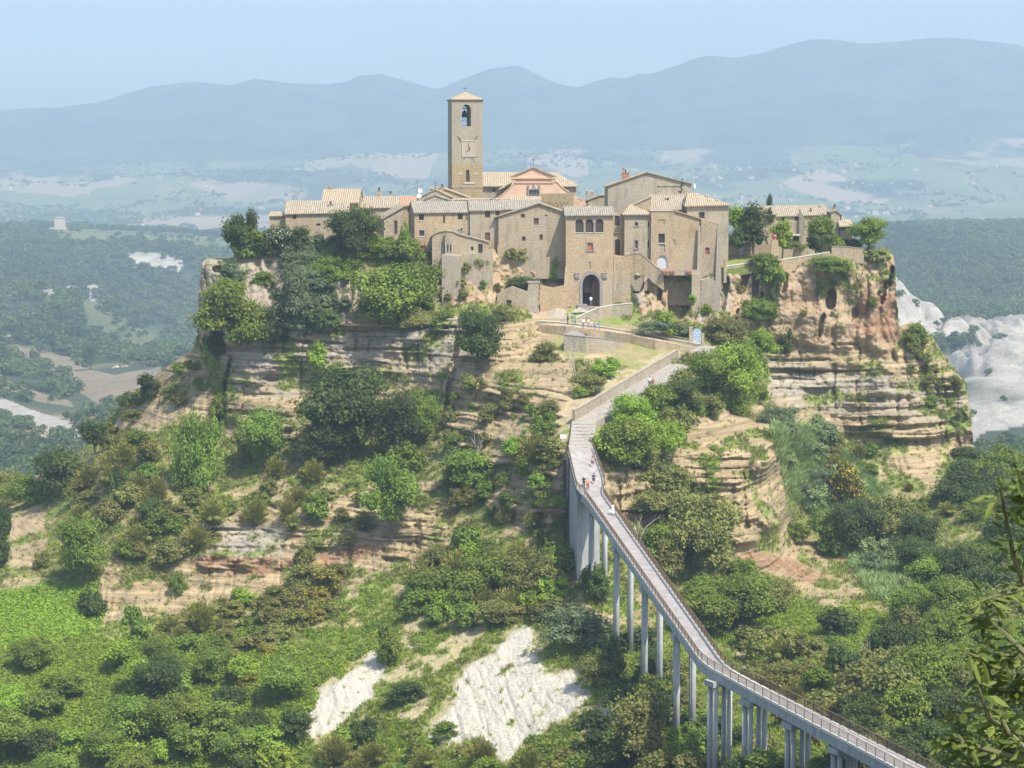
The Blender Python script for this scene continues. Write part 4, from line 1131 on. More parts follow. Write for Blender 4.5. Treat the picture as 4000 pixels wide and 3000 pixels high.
# --- houses, left to right
H = house
r, lx, lz, ro = H('stone_house', 'long low tuff house at the left end of town with two stepped tiled roofs', 1115, 1359, 878, 408, [(1115,835),(1359,830)], 9, 'ochre', 'tile_x', 'gx', 786, wins=[(1145,1157,838,856,'dark'),(1235,1252,873,882,'dark'),(1290,1300,806,826,'blind')][:2])
chimney(r, lx, lz, 1288, 795, 812, .9, 2.2, 'ochre', 'x')
r, lx, lz, ro = H('stone_house', 'small raised house with pale roof tiles, a pointed chimney and ivy on its end', 1258, 1400, 840, 418, [(1258,792),(1400,789)], 7, 'brown', 'pale_x', 'gx', 740, yaw=-4)
chimney(r, lx, lz, 1279, 733, 748, .95, 3.4, 'brick', 'gable')
H('stone_house', 'lowest tiled roof at the far left end of the town beside the dark tall trees', 1053, 1113, 872, 411, [(1053,845),(1113,843)], 6, 'ochre', 'pale_x', 'gx', 829)
r, lx, lz, ro = H('stone_house', 'house under a long grey tiled roof between the ivy column and the big dark tree', 1405, 1610, 870, 420, [(1405,812),(1610,809)], 9, 'ochre', 'tile_x', 'gx', 768)
chimney(r, lx, lz, 1476, 741, 768, .75, 4.2, 'ochre', 'x'); chimney(r, lx, lz, 1521, 755, 770, .6, 4.6, 'ochre', 'x')
r, lx, lz, ro = H('stone_house', 'little roof of new red tiles beside the long grey tiled roof', 1563, 1622, 812, 414, [(1563,803),(1622,801)], 5, 'ochre', 'red_x', 'gx', 771)
H('stone_house', 'yellowish house with a slanting shed roof beside the ivy column', 1500, 1570, 922, 407, [(1500,852),(1570,812)], 7, 'render', 'tile_y', yaw=14, wins=[(1540,1552,862,915,'void','d')], over=.5)
# front row
r, lx, lz, ro = H('stone_house', 'long two storey tuff house with a grey tiled roof in the front row', 1620, 1834, 985, 401.5, [(1620,831),(1834,829)], 10, 'ochre', 'grey_x', 'gx', 789, yaw=9,
  wins=[(1637,1656,838,861,'dark','l'),(1731,1738,841,873,'dark'),(1788,1807,835,858,'dark'),(1638,1657,899,922,'dark','l'),(1789,1796,897,912,'dark'),(1640,1663,959,984,'red','d')])
MB().box(lx(1829), lx(1831.5), -.1, -.003, lz(935), lz(831)).build('drainpipe', M['greydoor'], r)
r, lx, lz, ro = H('stone_house', 'brown block-built house with two red-brown shutters beside the long front house', 1836, 1960, 960, 402.5, [(1836,823),(1960,820)], 9, 'brown', 'grey_x', 'gx', 786, yaw=3,
  wins=[(1894,1915,825,850,'wood'),(1936,1952,824,842,'wood'),(1894,1914,908,944,'wood','d')])
r, lx, lz, ro = H('stone_house', 'short grey tiled roof range behind the wide gabled house', 1955, 2110, 850, 407, [(1955,818),(2110,816)], 8, 'brown', 'grey_x', 'gx', 784)
r, lx, lz, ro = H('stone_house', 'wide tuff house with a broad low gable facing the bridge', 1943, 2209, 962, 402, [(1943,846),(2107,795),(2209,831)], 12, 'ochre', 'tile_y',
  wins=[(2034,2050,835,851,'wood'),(2085,2104,852,879,'wood','l'),(2128,2135,839,845,'dark'),(2039,2053,924,941,'dark'),(2107,2120,916,937,'wood')], over=.55)
MB().tube([(lx(1942), -.1, lz(850)), (lx(1946), -.1, lz(858)), (lx(1946), -.1, lz(955))], .06, 6).build('drainpipe', M['iron'], r)
r, lx, lz, ro = H('stone_house', 'low house with an arched pale roof line below the long front house', 1688, 1908, 992, 398.5, [(1688,921),(1712,907),(1740,902),(1768,905),(1800,918),(1908,946)], 3.2, 'ochre', 'tile_y',
  wins=[(1734,1743,953,982,'dark'),(1755,1762,955,984,'dark'),(1840,1849,963,978,'dark'),(1868,1885,953,988,'dark')], over=.3)
chimney(r, lx, lz, 1803, 899, 914, 1.1, 1.0, 'rubble', 'x')
pj = MB().box(lx(1739), lx(1774), -.9, -.003, lz(990)-2, lz(911)); pj = pj.build('projecting_bay', M['greyst'], r)
for a, c in ((1747,1752),(1759,1764)): MB().box(lx(a), lx(c), -.96, -.903, lz(984), lz(954)).build('window', M['glass'], r)
H('masonry_wall', 'tall tuff wall dotted with pigeon holes in front of the church', 2111, 2241, 830, 428, [(2111,757),(2241,755)], 1.2, 'tower', roof='none', cat='wall',
  wins=[(x, x+4, y, y+5, 'void') for x, y in ((2140,790),(2147,796),(2154,790),(2162,797),(2170,791),(2178,797),(2187,790),(2194,796),(2201,791),(2209,796),(2216,790),(2158,803),(2174,804),(2190,803),(2204,804),(2204,772))])
H('stone_house', 'rear stone gable with pale tile verge in front of the bell tower', 1702, 1832, 800, 430, [(1702,735),(1735,737),(1832,773)], 8, 'tower', 'pale_y', over=.3)
r, lx, lz, ro = H('stone_house', 'stone gable left of the bell tower with two white dishes on it', 1627, 1770, 800, 424, [(1627,776),(1702,741),(1770,774)], 8, 'greyst', 'pale_y', over=.3)
chimney(r, lx, lz, 1725, 727, 745, .8, 3, 'tower', 'x'); chimney(r, lx, lz, 1683, 735, 748, .6, 4, 'brick', 'pot')
H('stone_house', 'low grey gable directly behind the long front house roof', 1612, 1768, 812, 418, [(1612,800),(1700,765),(1768,788)], 6, 'greyst', 'grey_y', over=.2)
H('stone_house', 'pale flat roofed block under the foot of the bell tower', 1768, 1990, 830, 422, [(1768,783),(1990,781)], 6, 'tower', 'pale_x', 'gx', 776)
r, lx, lz, ro = H('stone_house', 'small pale tiled roof with tile ridge below the pink church front', 1995, 2112, 820, 424, [(1995,786),(2112,784)], 7, 'ochre', 'pale_x', 'gx', 769)
H('chimney_stack', 'tapering grey chimney stack between the grey roofs below the church', 1920, 1934, 800, 421, [(1921,756),(1925,750),(1929,750),(1933,756)], .9, 'rubble', roof='none', cat='chimney', down=4)
dish(P(1640,747,424), 'white satellite dish on the stone gable left of the tower, the upper of two')
dish(P(1636,767,422), 'white satellite dish on the stone gable left of the tower, the lower of two')
for i, (px, y0, y1, lab) in enumerate(((1630,705,770,'tall thin aerial mast beside the two satellite dishes'), (1701,706,745,'thin aerial mast with crossbars close to the bell tower'))):
    o_ = empty('aerial', P(px, y1, 425), lab, 'aerial')
    hh = (P(px,y0,425) - P(px,y1,425)).z
    MB().tube([(0,0,-1),(0,0,hh)], .03, 5).build('mast', M['iron'], o_)
    MB().box(-.5,.5,-.015,.015,hh-.25,hh-.22).box(-.35,.35,-.015,.015,hh-.55,hh-.52).build('crossbar', M['iron'], o_)

# --- gatehouse
GW = H('gatehouse', 'tall tuff gatehouse with a pointed stone arch and a three-arched loggia', 2210, 2394, 1200, 398.5,
  [(2210,841),(2394,839)], 8, 'gate', 'grey_x', 'gx', 809, yaw=2, cat='gatehouse', down=4, over=.45,
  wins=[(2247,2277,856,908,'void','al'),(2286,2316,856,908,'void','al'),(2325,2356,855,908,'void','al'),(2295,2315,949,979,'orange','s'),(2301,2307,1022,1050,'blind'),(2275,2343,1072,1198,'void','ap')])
r, lx, lz, ro = GW
GY = 6.2
for ch in list(r.children):           # the passage is open: real tunnel instead of a panel
    if ch.name.startswith('window') and min(v.co.z for v in ch.data.vertices) < lz(1150): bpy.data.objects.remove(ch)
gp = arch_poly(lx(2275), lx(2343), lz(1198), lz(1072), 8, True)
n = len(gp)
tb = MB()
tb.add([(x, .3, z) for x, z in gp] + [(x + (.55 if x < lx(2309) else -.3) , GY, z - .35 * (z > lz(1150))) for x, z in gp], [(i, i+n, (i+1) % n + n, (i+1) % n) for i in range(n)])
tb.build('passage', M['brown'], r)
tb = MB(); a, c = lx(2284), lx(2342)
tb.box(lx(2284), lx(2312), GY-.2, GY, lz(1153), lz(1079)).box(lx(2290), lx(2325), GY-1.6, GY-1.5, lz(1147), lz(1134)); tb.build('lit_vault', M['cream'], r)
tb = MB(); tb.box(lx(2314), lx(2341), 1.6, 1.7, lz(1198), lz(1102)).build('gate_leaf', M['wood'], r); MB().box(lx(2284), lx(2312), GY-.1, GY, lz(1198), lz(1156)).build('gate_leaf', M['wood'], r)
# pointed surround
og = arch_poly(lx(2264), lx(2354), lz(1200), lz(1058), 12, True); ig = arch_poly(lx(2275), lx(2343), lz(1200), lz(1072), 12, True)
n = len(og); vs = [(x, -.12, z) for x, z in og] + [(x, -.12, z) for x, z in ig] + [(x, -.003, z) for x, z in og] + [(x, .28, z) for x, z in ig]
fs = []
for i in range(1, n):
    j = (i + 1) % n
    fs += [(i, j, j+n, i+n), (i, i+2*n, j+2*n, j), (i+n, j+n, j+3*n, i+3*n)]
MB().add(vs, fs).build('arch_surround', M['peperino'], r)
for a, c in ((2245,2263),(2351,2370)):
    mb = MB().box(lx(a), lx(c), -.18, -.003, lz(1089), lz(1069)); mb.box(lx(a)-.08, lx(c)+.08, -.24, -.003, lz(1068.5), lz(1066)).box(lx(a+3), lx(a+8), -.3, -.183, lz(1085), lz(1073)).box(lx(c-8), lx(c-3), -.3, -.183, lz(1085), lz(1073))
    mb.build('carved_relief', M['peperino'], r)
for px in (2281.5, 2320.5): MB().lathe([(.14, lz(908)), (.12, lz(905)), (.12, lz(874)), (.17, lz(870))], (lx(px), -.02, 0), 8).build('loggia_column', M['peperino'], r)
bt = MB(); bt.add([(-.9,-1.0,-4),(.5,-1.0,-4),(.5,-.003,-4),(-.9,.6,-4),(-.1,-.05,lz(1040)),(.3,-.05,lz(1040)),(.3,-.003,lz(1040)),(-.1,.6,lz(1040))], [(0,1,5,4),(1,2,6,5),(3,0,4,7),(2,3,7,6),(4,5,6,7)])
bt.build('buttress', M['gate'], r)
x = lx(2350); bt = MB(); bt.add([(x,-.9,-4),(x+5.3,-.9,-4),(x+5.3,1.2,-4),(x,-.004,-4),(x,-.006,lz(1075)),(x+3.4,-.1,lz(1010)),(x+3.4,1.2,lz(1010)),(x,-.004,lz(1075)),], [(0,1,5,4),(1,2,6,5)]); 
bt = MB(); prism(bt, [(lx(2396),lz(1200)-3),(lx(2472),lz(1200)-3),(lx(2462),lz(1090)),(lx(2440),lz(1003)),(lx(2396),lz(1001))], .3, 3.5); bt.build('flank_wall', M['ochre'], r)
sb_ = MB().box(lx(2255), lx(2292), -1.1, -.2, lz(1204)-1, lz(1187)).build('stone_bench', M['peperino'], r)
H('stone_house', 'little pale gable just behind the gatehouse roof', 2268, 2362, 845, 410, [(2268,824),(2316,803),(2362,822)], 6, 'cream', 'pale_y')
# right of the gate
r, lx, lz, ro = H('stone_house', 'narrow recessed house with a dark upper window and arched doorway beside the gatehouse', 2394, 2440, 1004, 403.5, [(2394,836),(2440,836)], 7, 'render', None, 'none',
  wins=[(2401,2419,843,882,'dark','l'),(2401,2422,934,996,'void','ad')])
MB().box(lx(2395), lx(2441), -.35, -.003, lz(909), lz(904)).build('ledge', M['ochre'], r)
r, lx, lz, ro = H('stone_house', 'square grey tuff house under a pale pyramid roof', 2439, 2543, 1010, 402, [(2439,840),(2543,840)], 8.5, 'greyst', 'pale_x', 'hip', 797, over=.5, hipx=(.3,.32), yaw=3,
  wins=[(2480,2491,868,882,'dark','s'),(2480,2491,939,970,'wood','s'),(2530,2536,866,886,'dark'),(2530,2535,936,968,'dark')])
r, lx, lz, ro = H('stone_house', 'big bare tuff wall house with a red sloping roof edge', 2542, 2736, 1066, 401.5, [(2542,827),(2636,826),(2736,856)], 9, 'ochre', None, 'none',
  wins=[(2570,2595,857,881,'blind'),(2571,2596,913,949,'dark','l'),(2566,2607,998,1048,'grey','ad'),(2629,2638,935,959,'blind'),(2574,2597,955,984,'blind')])
a = (lx(2636), lz(826)); c = (lx(2812), lz(879))
MB().slab([(a[0],-.3,a[1]+.22),(c[0],-.3,c[1]+.22),(c[0],8.6,c[1]+.22),(a[0],8.6,a[1]+.22)], .2).build('roof', M['red_y'], r)
MB().slab([(lx(2540),-.1,lz(826)+.12),(lx(2636),-.1,lz(826)+.12),(lx(2636),9,lz(826)+.12),(lx(2540),9,lz(826)+.12)], .11).build('coping', M['rubble'], r)
r2, lx2, lz2, _ = H('stone_house', 'tuff wing with one red shutter at the foot of the sloping red roof', 2737, 2800, 1068, 401, [(2737,856),(2800,876)], 8.3, 'brown', None, 'none', wins=[(2754,2771,967,994,'red')])
mb = MB()
for px, w0, w1 in ((2730, 1.0, .45), (2805, 1.2, .5)):
    x = lx2(px); mb.add([(x-w0*.5,-.9,-3),(x+w0*.5,-.9,-3),(x+w0*.5,-.003,-3),(x-w0*.5,-.003,-3),(x-w1*.4,-.1,lz2(880)),(x+w1*.4,-.1,lz2(880)),(x+w1*.4,-.003,lz2(880)),(x-w1*.4,-.003,lz2(880))], [(0,1,5,4),(1,2,6,5),(3,0,4,7),(4,5,6,7)])
mb.build('buttress', M['rubble'], r2)
r, lx, lz, ro = H('stone_house', 'tall house ending the main row, hipped roof with four little chimneys', 2682, 2844, 1066, 405.5, [(2682,807),(2844,803)], 10, 'greyst', 'pale_x', 'hip', 754, over=.5, hipx=(.05,.3), wins=[(2729,2750,828,852,'dark','s')])
for px, yt, yb_, y in ((2767,764,800,3.2),(2797,771,800,3.0),(2770,785,800,1.4),(2802,785,800,1.2)): chimney(r, lx, lz, px, yt, yb_, .55, y, 'ochre', 'pot')
r, lx, lz, ro = H('stone_house', 'tallest house of the right row with a wide gable and big brick chimney', 2371, 2700, 830, 422, [(2371,727),(2526,674),(2700,718)], 11, 'greyst', 'pale_y', over=.5, wins=[(2566,2660,727,755,'blind'),(2650,2665,737,746,'blind')])
c_ = chimney(r, lx, lz, 2447, 670, 700, 1.35, 3.5, 'brick', 'none'); MB().box(lx(2435), lx(2441), 3.6, 3.95, lz(668), lz(655)).build('chimney_pot', M['brick'], c_)
MB().tube([(lx(2370), -.15, lz(729)), (lx(2372), -.15, lz(740)), (lx(2372), -.15, lz(815))], .07, 6).build('drainpipe', M['iron'], r)
MB().box(lx(2661), lx(2666), -.3, -.05, lz(726), lz(698)).build('flue', M['iron'], r)
dish(P(2709,727,423), 'white satellite dish on the right gable end of the tallest house', .5, (.9,-.5,.2))
H('stone_house', 'middle roof of brownish tiles with one small dormer between the big houses', 2540, 2682, 850, 409, [(2540,821),(2682,818)], 9, 'brown', 'tile_x', 'gx', 786)
r, lx, lz, ro = H('stone_house', 'upper middle roof with a little white dormer window', 2540, 2682, 830, 414, [(2540,792),(2682,788)], 7, 'brown', 'tile_x', 'gx', 763)
MB().box(lx(2602), lx(2616), .5, 1.6, lz(786), lz(770)).build('dormer', M['cream'], r); MB().box(lx(2605), lx(2613), .42, .497, lz(782), lz(773)).build('window', M['glass'], r)
H('stone_house', 'sloping pale roof between the pyramid roof and the brown roofs', 2462, 2542, 840, 408, [(2462,808),(2542,772)], 8, 'brown', 'pale_y', over=.2)
r, lx, lz, ro = H('stone_house', 'low far house with round and square chimneys between church and gabled house', 2296, 2375, 812, 440, [(2296,782),(2345,764),(2375,764)], 7, 'greyst', 'tile_y')
chimney(r, lx, lz, 2293, 744, 775, .45, 2, 'rubble', 'pot'); chimney(r, lx, lz, 2312, 748, 775, .75, 2, 'ochre', 'pot')
# right group
r, lx, lz, ro = H('stone_house', 'long house under a grey tile roof among the trees at the right end of town', 3030, 3235, 960, 425, [(3030,845),(3235,838)], 9, 'ochre', 'tile_x', 'gx', 805,
  wins=[(3048,3064,847,865,'dark'),(3103,3116,846,862,'dark'),(3055,3068,896,915,'dark','s')])
chimney(r, lx, lz, 3012, 817, 845, .6, 1.2, 'greyst', 'x'); chimney(r, lx, lz, 3216, 802, 830, .55, 3.4, 'cream', 'pot'); chimney(r, lx, lz, 3170, 820, 838, .5, 1.5, 'ochre', 'x')
MB().box(lx(3080), lx(3120), -1.4, -.003, lz(920), lz(914)).build('balcony', M['whitecrete'], r); MB().box(lx(3095), lx(3118), -.06, -.002, lz(940), lz(922)).build('door', M['void'], r)
mb = MB(); x0_, x1_ = lx(3119), lx(3141)
mb.add([(x0_,-1.8,-2),(x1_,-1.8,-2),(x1_,-.003,-2),(x0_,-.003,-2),(x0_,-.25,lz(812)),(x1_,-1.5,lz(862)),(x1_,-.003,lz(862)),(x0_,-.003,lz(812))], [(0,1,5,4),(1,2,6,5),(3,0,4,7),(4,5,6,7)])
mb.build('stair_buttress', M['greyst'], r)
H('stone_house', 'left wing of the far right house, grey tuff with a sloping roof', 2968, 3031, 900, 424, [(2968,840),(3031,836)], 8, 'greyst', 'tile_x', 'gx', 806)
r, lx, lz, ro = H('stone_house', 'narrow tall house end with a square chimney near the round trees', 3245, 3285, 985, 422, [(3245,829),(3262,823),(3285,840)], 8, 'ochre', 'tile_y', wins=[(3280,3284,845,862,'void')])
chimney(r, lx, lz, 3263, 806, 830, .8, 1.5, 'ochre', 'x')
r, lx, lz, ro = H('shed', 'small open shed with a pale tiled roof beside the rightmost trees', 3282, 3328, 905, 420, [(3282,884),(3328,882)], 5, 'void', 'pale_x', 'gx', 860, cat='shed')
# garden walls and the like
def pier_(px, yb, yt, D, w0, w1, name, label, mm, cat='pillar', dep=1.0):
    a = P(px, yb, D); h = P(px, yt, D).z - a.z
    root = empty(name, a, label, cat)
    MB().frustum((0, .5, -2), w0/2, dep/2, (0, .5, h), w1/2, dep*.42).build('masonry', M[mm], root)
    return root, h
r, h = pier_(3026, 1000, 937, 404, 1.9, 1.15, 'masonry_pillar', 'tapering ochre masonry pillar carrying a flowerpot in the garden', 'gate')
fp = empty('flowerpot', P(3026, 937, 404) + Vector((0,.5,.02)), 'flowerpot full of pink blossoms on top of the tapering pillar', 'flowerpot')
MB().lathe([(.3,0),(.42,.4),(.46,.42)], (0,0,0), 12).build('pot', M['terracotta'], fp)
M['pinkflower'] = plain('pink_blossom', (0.62, 0.16, 0.26), .8, var=.5, sc=14)
def puff(r_, n_, seed, c=(0,0,0), flat=.7, sz=.1):
    rg = random.Random(seed); mb = MB()
    for _ in range(n_):
        d = Vector((rg.gauss(0,1), rg.gauss(0,1), rg.gauss(0,1))).normalized()
        p = Vector(c) + Vector((d.x*r_, d.y*r_, d.z*r_*flat)) * rg.uniform(.6,1)
        a = d.cross(Vector((.3,.5,.8))).normalized() * sz; e = d.cross(a).normalized() * sz
        mb.add([p-a, p-e, p+a, p+e], [(0,1,2,3)])
    return mb
puff(.55, 160, 3, (0,0,.62)).build('blossoms', M['pinkflower'], fp)
wall('garden_wall', [P(2800,1052,400.5), P(2845,1040,402), P(2942,1027,403)], .7, .4, M['rubble'], 'low garden wall with pale coping beyond the right end house', below=1, coping=M['whitecrete'])
wall('path_wall', [P(3042,1017,402), P(3130,1004,403), P(3241,986,404)], .9, .4, M['ochre'], 'sloping path wall with pale coping below the round trees', below=1.5, coping=M['whitecrete'])
wall('garden_wall', [P(3249,964,404), P(3310,965,404), P(3376,972,404)], 1.3, .5, M['ochre'], 'ochre garden wall below the rightmost trees', below=1.5, coping=M['rubble'])
wall('garden_wall', [P(3105,966,406), P(3148,964,406)], 1.4, .5, M['ochre'], 'short masonry wall below the clipped hedge', below=1)
wall('garden_wall', [P(2846,945,412), P(2890,943,412)], 2.2, .5, M['ochre'], 'masonry wall left of the blue gate in the garden', below=1)
wall('garden_wall', [P(2905,948,412), P(3010,952,412)], 2.0, .5, M['brown'], 'shady brown garden wall under the big pine', below=1)
o_ = empty('garden_gate', P(2897, 992, 411.5), 'narrow weathered blue gate between two garden walls', 'gate')
MB().box(-.3,.3,0,.08,-.2,1.9).build('gate_leaf', M['bluedoor'], o_)
r, h = pier_(2833, 1062, 1018, 400, .55, .5, 'gate_pillar', 'thin brick gate pillar with a flat tile cap at the garden entrance', 'brown'); MB().box(-.42,.42,.05,.95,h,h+.12).build('pillar_cap', M['terracotta'], r)
r, h = pier_(925, 992, 935, 402, 1.5, .75, 'ruined_wall', 'broken stub of grey masonry standing on the left cliff edge', 'rubble', 'ruin', .8)
wall('retaining_wall', [P(1225,946,402), P(1290,944,402)], 1.3, .4, M['brown'], 'short brick garden wall beside the agave', below=1)
lw = [P(2795,1058,401.6), P(3045,1020,402.6), P(3045,984,414), P(2795,984,414)]
lo_ = MB().slab(lw, 1.5).build('lawn', M['hill']); tag(lo_, kind='structure')
# terrace with flowers below the big bare wall
tr = empty('terrace', P(2590, 1056, 397.5), 'stone terrace on arches with pink flower boxes below the grey arched door', 'terrace')
a, c = P(2590,1056,397.5), P(2735,1064,397.5)
q = lambda px, py: P(px, py, 397.5) - a
mb = MB().box(q(2592,0).x, q(2735,0).x, 0, 3.5, q(0,1076).z, q(0,1066).z); mb.build('slab', M['ochre'], tr)
mb = MB().box(q(2592,0).x, q(2735,0).x, 0, .3, q(0,1066).z+.003, q(0,1054).z); mb.build('balustrade', M['brown'], tr)
for px in (2606, 2634, 2700): MB().box(q(px-9,0).x, q(px+9,0).x, -.3, -.003, q(0,1069).z, q(0,1063).z).build('flower_box', M['terracotta'], tr)
for i, px in enumerate((2606, 2634, 2700)):
    for d in (-6, 5): puff(.28, 70, 20 + i, (q(px+d,0).x, -.2, q(0,1061).z), .7, .08).build('flowers', M['pinkflower'], tr)
r, h = pier_(2718, 1230, 1070, 396.5, 1.9, 1.5, 'rock_pillar', 'broad squared tuff pillar under the right end of the terrace', 'ochre', 'pillar', 2.0)
wall('stair_wall', [P(2440,1002,399.5), P(2475,990,399.3), P(2505,992,399), P(2560,1040,398.5), P(2592,1064,398)], 1.1, .35, M['ochre'], 'curved stair parapet descending right from the gatehouse', 'parapet', below=2.2, coping=M['rubble'])
# blue gate at the bend
o_ = empty('iron_gate', P(2722, 1340, 384.5), 'pale blue arched gate at the bend of the path', 'gate')
mb = MB(); prism(mb, arch_poly(-.75,.75,-.2,2.6,8), 0, .1); gl = mb.build('gate_leaf', M['bluedoor'], o_)
mb = MB()
for x in (-.35, .35):
    for z in (.6, 1.6): mb.tube([(x + .28*math.cos(i*.7), -.03, z + .3*math.sin(i*.7)) for i in range(10)], .035, 5)
mb.build('scrollwork', M['white'], gl)
MB().box(-1.35,-.8,-.1,.5,-.6,2.9).box(.8,1.3,-.1,.5,-1.5,1.7).build('gate_post', M['gate'], o_)
# sign at the left of the ramp foot
o_ = empty('information_board', hp(2200, 1722, 1.2), 'small white board standing in the grass left of the ramp foot', 'sign')
MB().box(-.5,.5,-.03,.03,.35,1.0).build('panel', M['white'], o_)
for x in (-.4,.4): MB().box(x-.03,x+.03,.035,.09,-.5,.95).build('post', M['iron'], o_)
# pergola with a railing
o_ = empty('garden_railing', P(1478, 985, 401), 'thin metal railing beside the bright green vine', 'railing')
for i in range(4): MB().tube([(i*1.5,0,-.5),(i*1.5,0,1.9)], .035, 5).build('post', M['iron'], o_)
MB().tube([(0,0,1.0),(4.5,0,1.0)], .03, 5).tube([(0,0,1.9),(4.5,0,1.9)], .03, 5).build('handrail', M['iron'], o_)
# lower house fragment at the foot of the cliff wall, left
H('stone_house', 'ruined grey masonry corner with a dark arched doorway under the ivy', 1690, 1732, 1185, 394.5, [(1690,1125),(1732,1110)], 5, 'rubble', None, 'none', cat='ruin', wins=[(1706,1727,1134,1182,'void','ad')])
H('masonry_wall', 'pale plastered house wall built on the rock below the low house', 1726, 1800, 1190, 394.2, [(1726,996),(1800,998)], 4, 'rubble', None, 'none', cat='wall')
H('masonry_wall', 'patched tuff wall beside the dark cleft left of the gate', 1800, 1925, 1060, 397.2, [(1800,992),(1880,990),(1925,975)], 4, 'greyst', None, 'none', cat='wall')
H('masonry_wall', 'reddish brick patched wall with a dark doorway at the foot of the pillar', 1942, 2062, 1205, 394.4, [(1942,1150),(2000,1120),(2062,1140)], 3, 'brown', None, 'none', cat='wall', wins=[(1978,1998,1172,1204,'void','d')])
H('masonry_wall', 'round rubble tower wall on the cliff right of the terrace', 2738, 2812, 1240, 396.3, [(2738,1095),(2775,1085),(2812,1110)], 3, 'rubble', None, 'none', cat='wall')

# distant farm tower and houses
r, lx, lz, ro = H('stone_tower', 'pale square farm tower with a low roof on the far left plateau', 213, 252, 902, 3024, [(213,852),(252,852)], 9, 'cream', 'tile_x', 'hip', 845, over=.6, cat='tower', down=10)
H('farmhouse', 'low pale farmhouse against the left foot of the far tower', 182, 214, 907, 3021, [(182,892),(214,886)], 9, 'cream', 'red_y', down=10)
H('farmhouse', 'low pale annex against the right foot of the far tower', 240, 262, 903, 3017, [(240,884),(262,886)], 7, 'cream', 'red_y', down=10)
H('farmhouse', 'ruined roofless pale farmhouse beside trees in the valley field, the left block', 428, 462, 1450, 1414, [(428,1445),(440,1434),(450,1430),(462,1436)], 6, 'cream', None, 'none', down=6)
H('farmhouse', 'pale farmhouse block with a gable in the valley field, the right block', 472, 504, 1455, 1407, [(472,1432),(488,1430),(504,1437)], 6, 'cream', 'pale_y', down=6)
H('farmhouse', 'pale low farmhouse at the left picture edge above the ploughed field', 3, 52, 1330, 1652, [(3,1320),(25,1311),(52,1320)], 7, 'cream', 'pale_y', down=6)
# ================================================================== VEGETATION
rng = np.random.default_rng(7)
def leaf_mat(name, c1, c2, fleck=None, amt=0.1):
    m, t, b = mat(name); k = NB(t)
    tn = k.attr('tint')
    rnd = k.n('ObjectInfo').outputs['Random']
    c = k.mix(tn, c1, c2)
    hs = k.n('HueSaturation'); k.put(hs.inputs['Color'], c)
    k.put(hs.inputs['Value'], k.math('ADD', 0.82, k.math('MULTIPLY', rnd, 0.4)))
    k.put(hs.inputs['Hue'], k.math('ADD', 0.485, k.math('MULTIPLY', rnd, 0.03)))
    c = hs.outputs[0]
    if fleck: c = k.mix(k.math('MULTIPLY', k.math('GREATER_THAN', k.attr('tip'), 1 - amt), 1.0), c, fleck)
    k.put(b.inputs['Base Color'], c)
    b.inputs['Roughness'].default_value = 0.6
    b.inputs['Specular IOR Level'].default_value = 0.25
    tr = k.n('BsdfTranslucent'); k.put(tr.inputs[0], k.mix(0.5, c, (0.22, 0.29, 0.04)))
    ms = k.n('MixShader'); ms.inputs[0].default_value = 0.30
    t.links.new(b.outputs[0], ms.inputs[1]); t.links.new(tr.outputs[0], ms.inputs[2])
    t.links.new(ms.outputs[0], t.nodes['Material Output'].inputs[0])
    return m
LM = {
 'dark': leaf_mat('dark_foliage', (0.042, 0.072, 0.022), (0.114, 0.162, 0.039)),
 'mid': leaf_mat('green_foliage', (0.108, 0.172, 0.023), (0.257, 0.345, 0.053)),
 'bright': leaf_mat('bright_foliage', (0.167, 0.270, 0.025), (0.359, 0.494, 0.058)),
 'olive': leaf_mat('olive_foliage', (0.149, 0.167, 0.042), (0.311, 0.310, 0.090)),
 'grey': leaf_mat('grey_green_foliage', (0.102, 0.144, 0.072), (0.215, 0.270, 0.138)),
 'broom': leaf_mat('broom_foliage', (0.138, 0.149, 0.036), (0.287, 0.287, 0.069), (0.50, 0.40, 0.03), 0.07),
 'yellow': leaf_mat('flowering_broom', (0.144, 0.149, 0.036), (0.287, 0.265, 0.058), (0.55, 0.43, 0.02), 0.28),
 'blossom': leaf_mat('white_flowering_foliage', (0.05, 0.085, 0.028), (0.12, 0.165, 0.06), (0.62, 0.64, 0.5), 0.2),
 'oleander': leaf_mat('oleander_foliage', (0.06, 0.11, 0.03), (0.13, 0.19, 0.05), (0.8, 0.78, 0.74), 0.5),
 'cane': leaf_mat('cane_leaves', (0.203, 0.299, 0.106), (0.383, 0.494, 0.201), (0.42, 0.46, 0.28), 0.14),
 'dry': leaf_mat('dry_grass_tufts', (0.22, 0.19, 0.08), (0.36, 0.31, 0.14), (0.14, 0.19, 0.05), 0.35),
 'farwood': leaf_mat('far_wood_foliage', (0.044, 0.078, 0.032), (0.125, 0.175, 0.062)),
}
M['bark'] = plain('grey_brown_bark', (0.14, 0.11, 0.08), 0.95)
M['deadwood'] = plain('bleached_dead_wood', (0.46, 0.43, 0.38), 0.9)
def leaves(pts, nrm, size, tint, tip, r):
    """a diamond shaped leaf at every point -> verts, quads, tint, tip"""
    n = len(pts)
    d = nrm + r.normal(0, 0.55, (n, 3)); d /= np.linalg.norm(d, axis=1)[:, None] + 1e-9
    a = np.cross(d, r.normal(0, 1, (n, 3))); a /= np.linalg.norm(a, axis=1)[:, None] + 1e-9
    b_ = np.cross(d, a)
    s = size * r.uniform(0.6, 1.35, n)[:, None]
    v = np.stack([pts - a * s * 0.62, pts - b_ * s * 0.38 + d * s * .1, pts + a * s * 0.62, pts + b_ * s * 0.38 + d * s * .1], 1).reshape(-1, 3)
    f = np.arange(4 * n).reshape(-1, 4)
    return v, f, np.repeat(tint, 4), np.repeat(tip, 4)
ICO = None
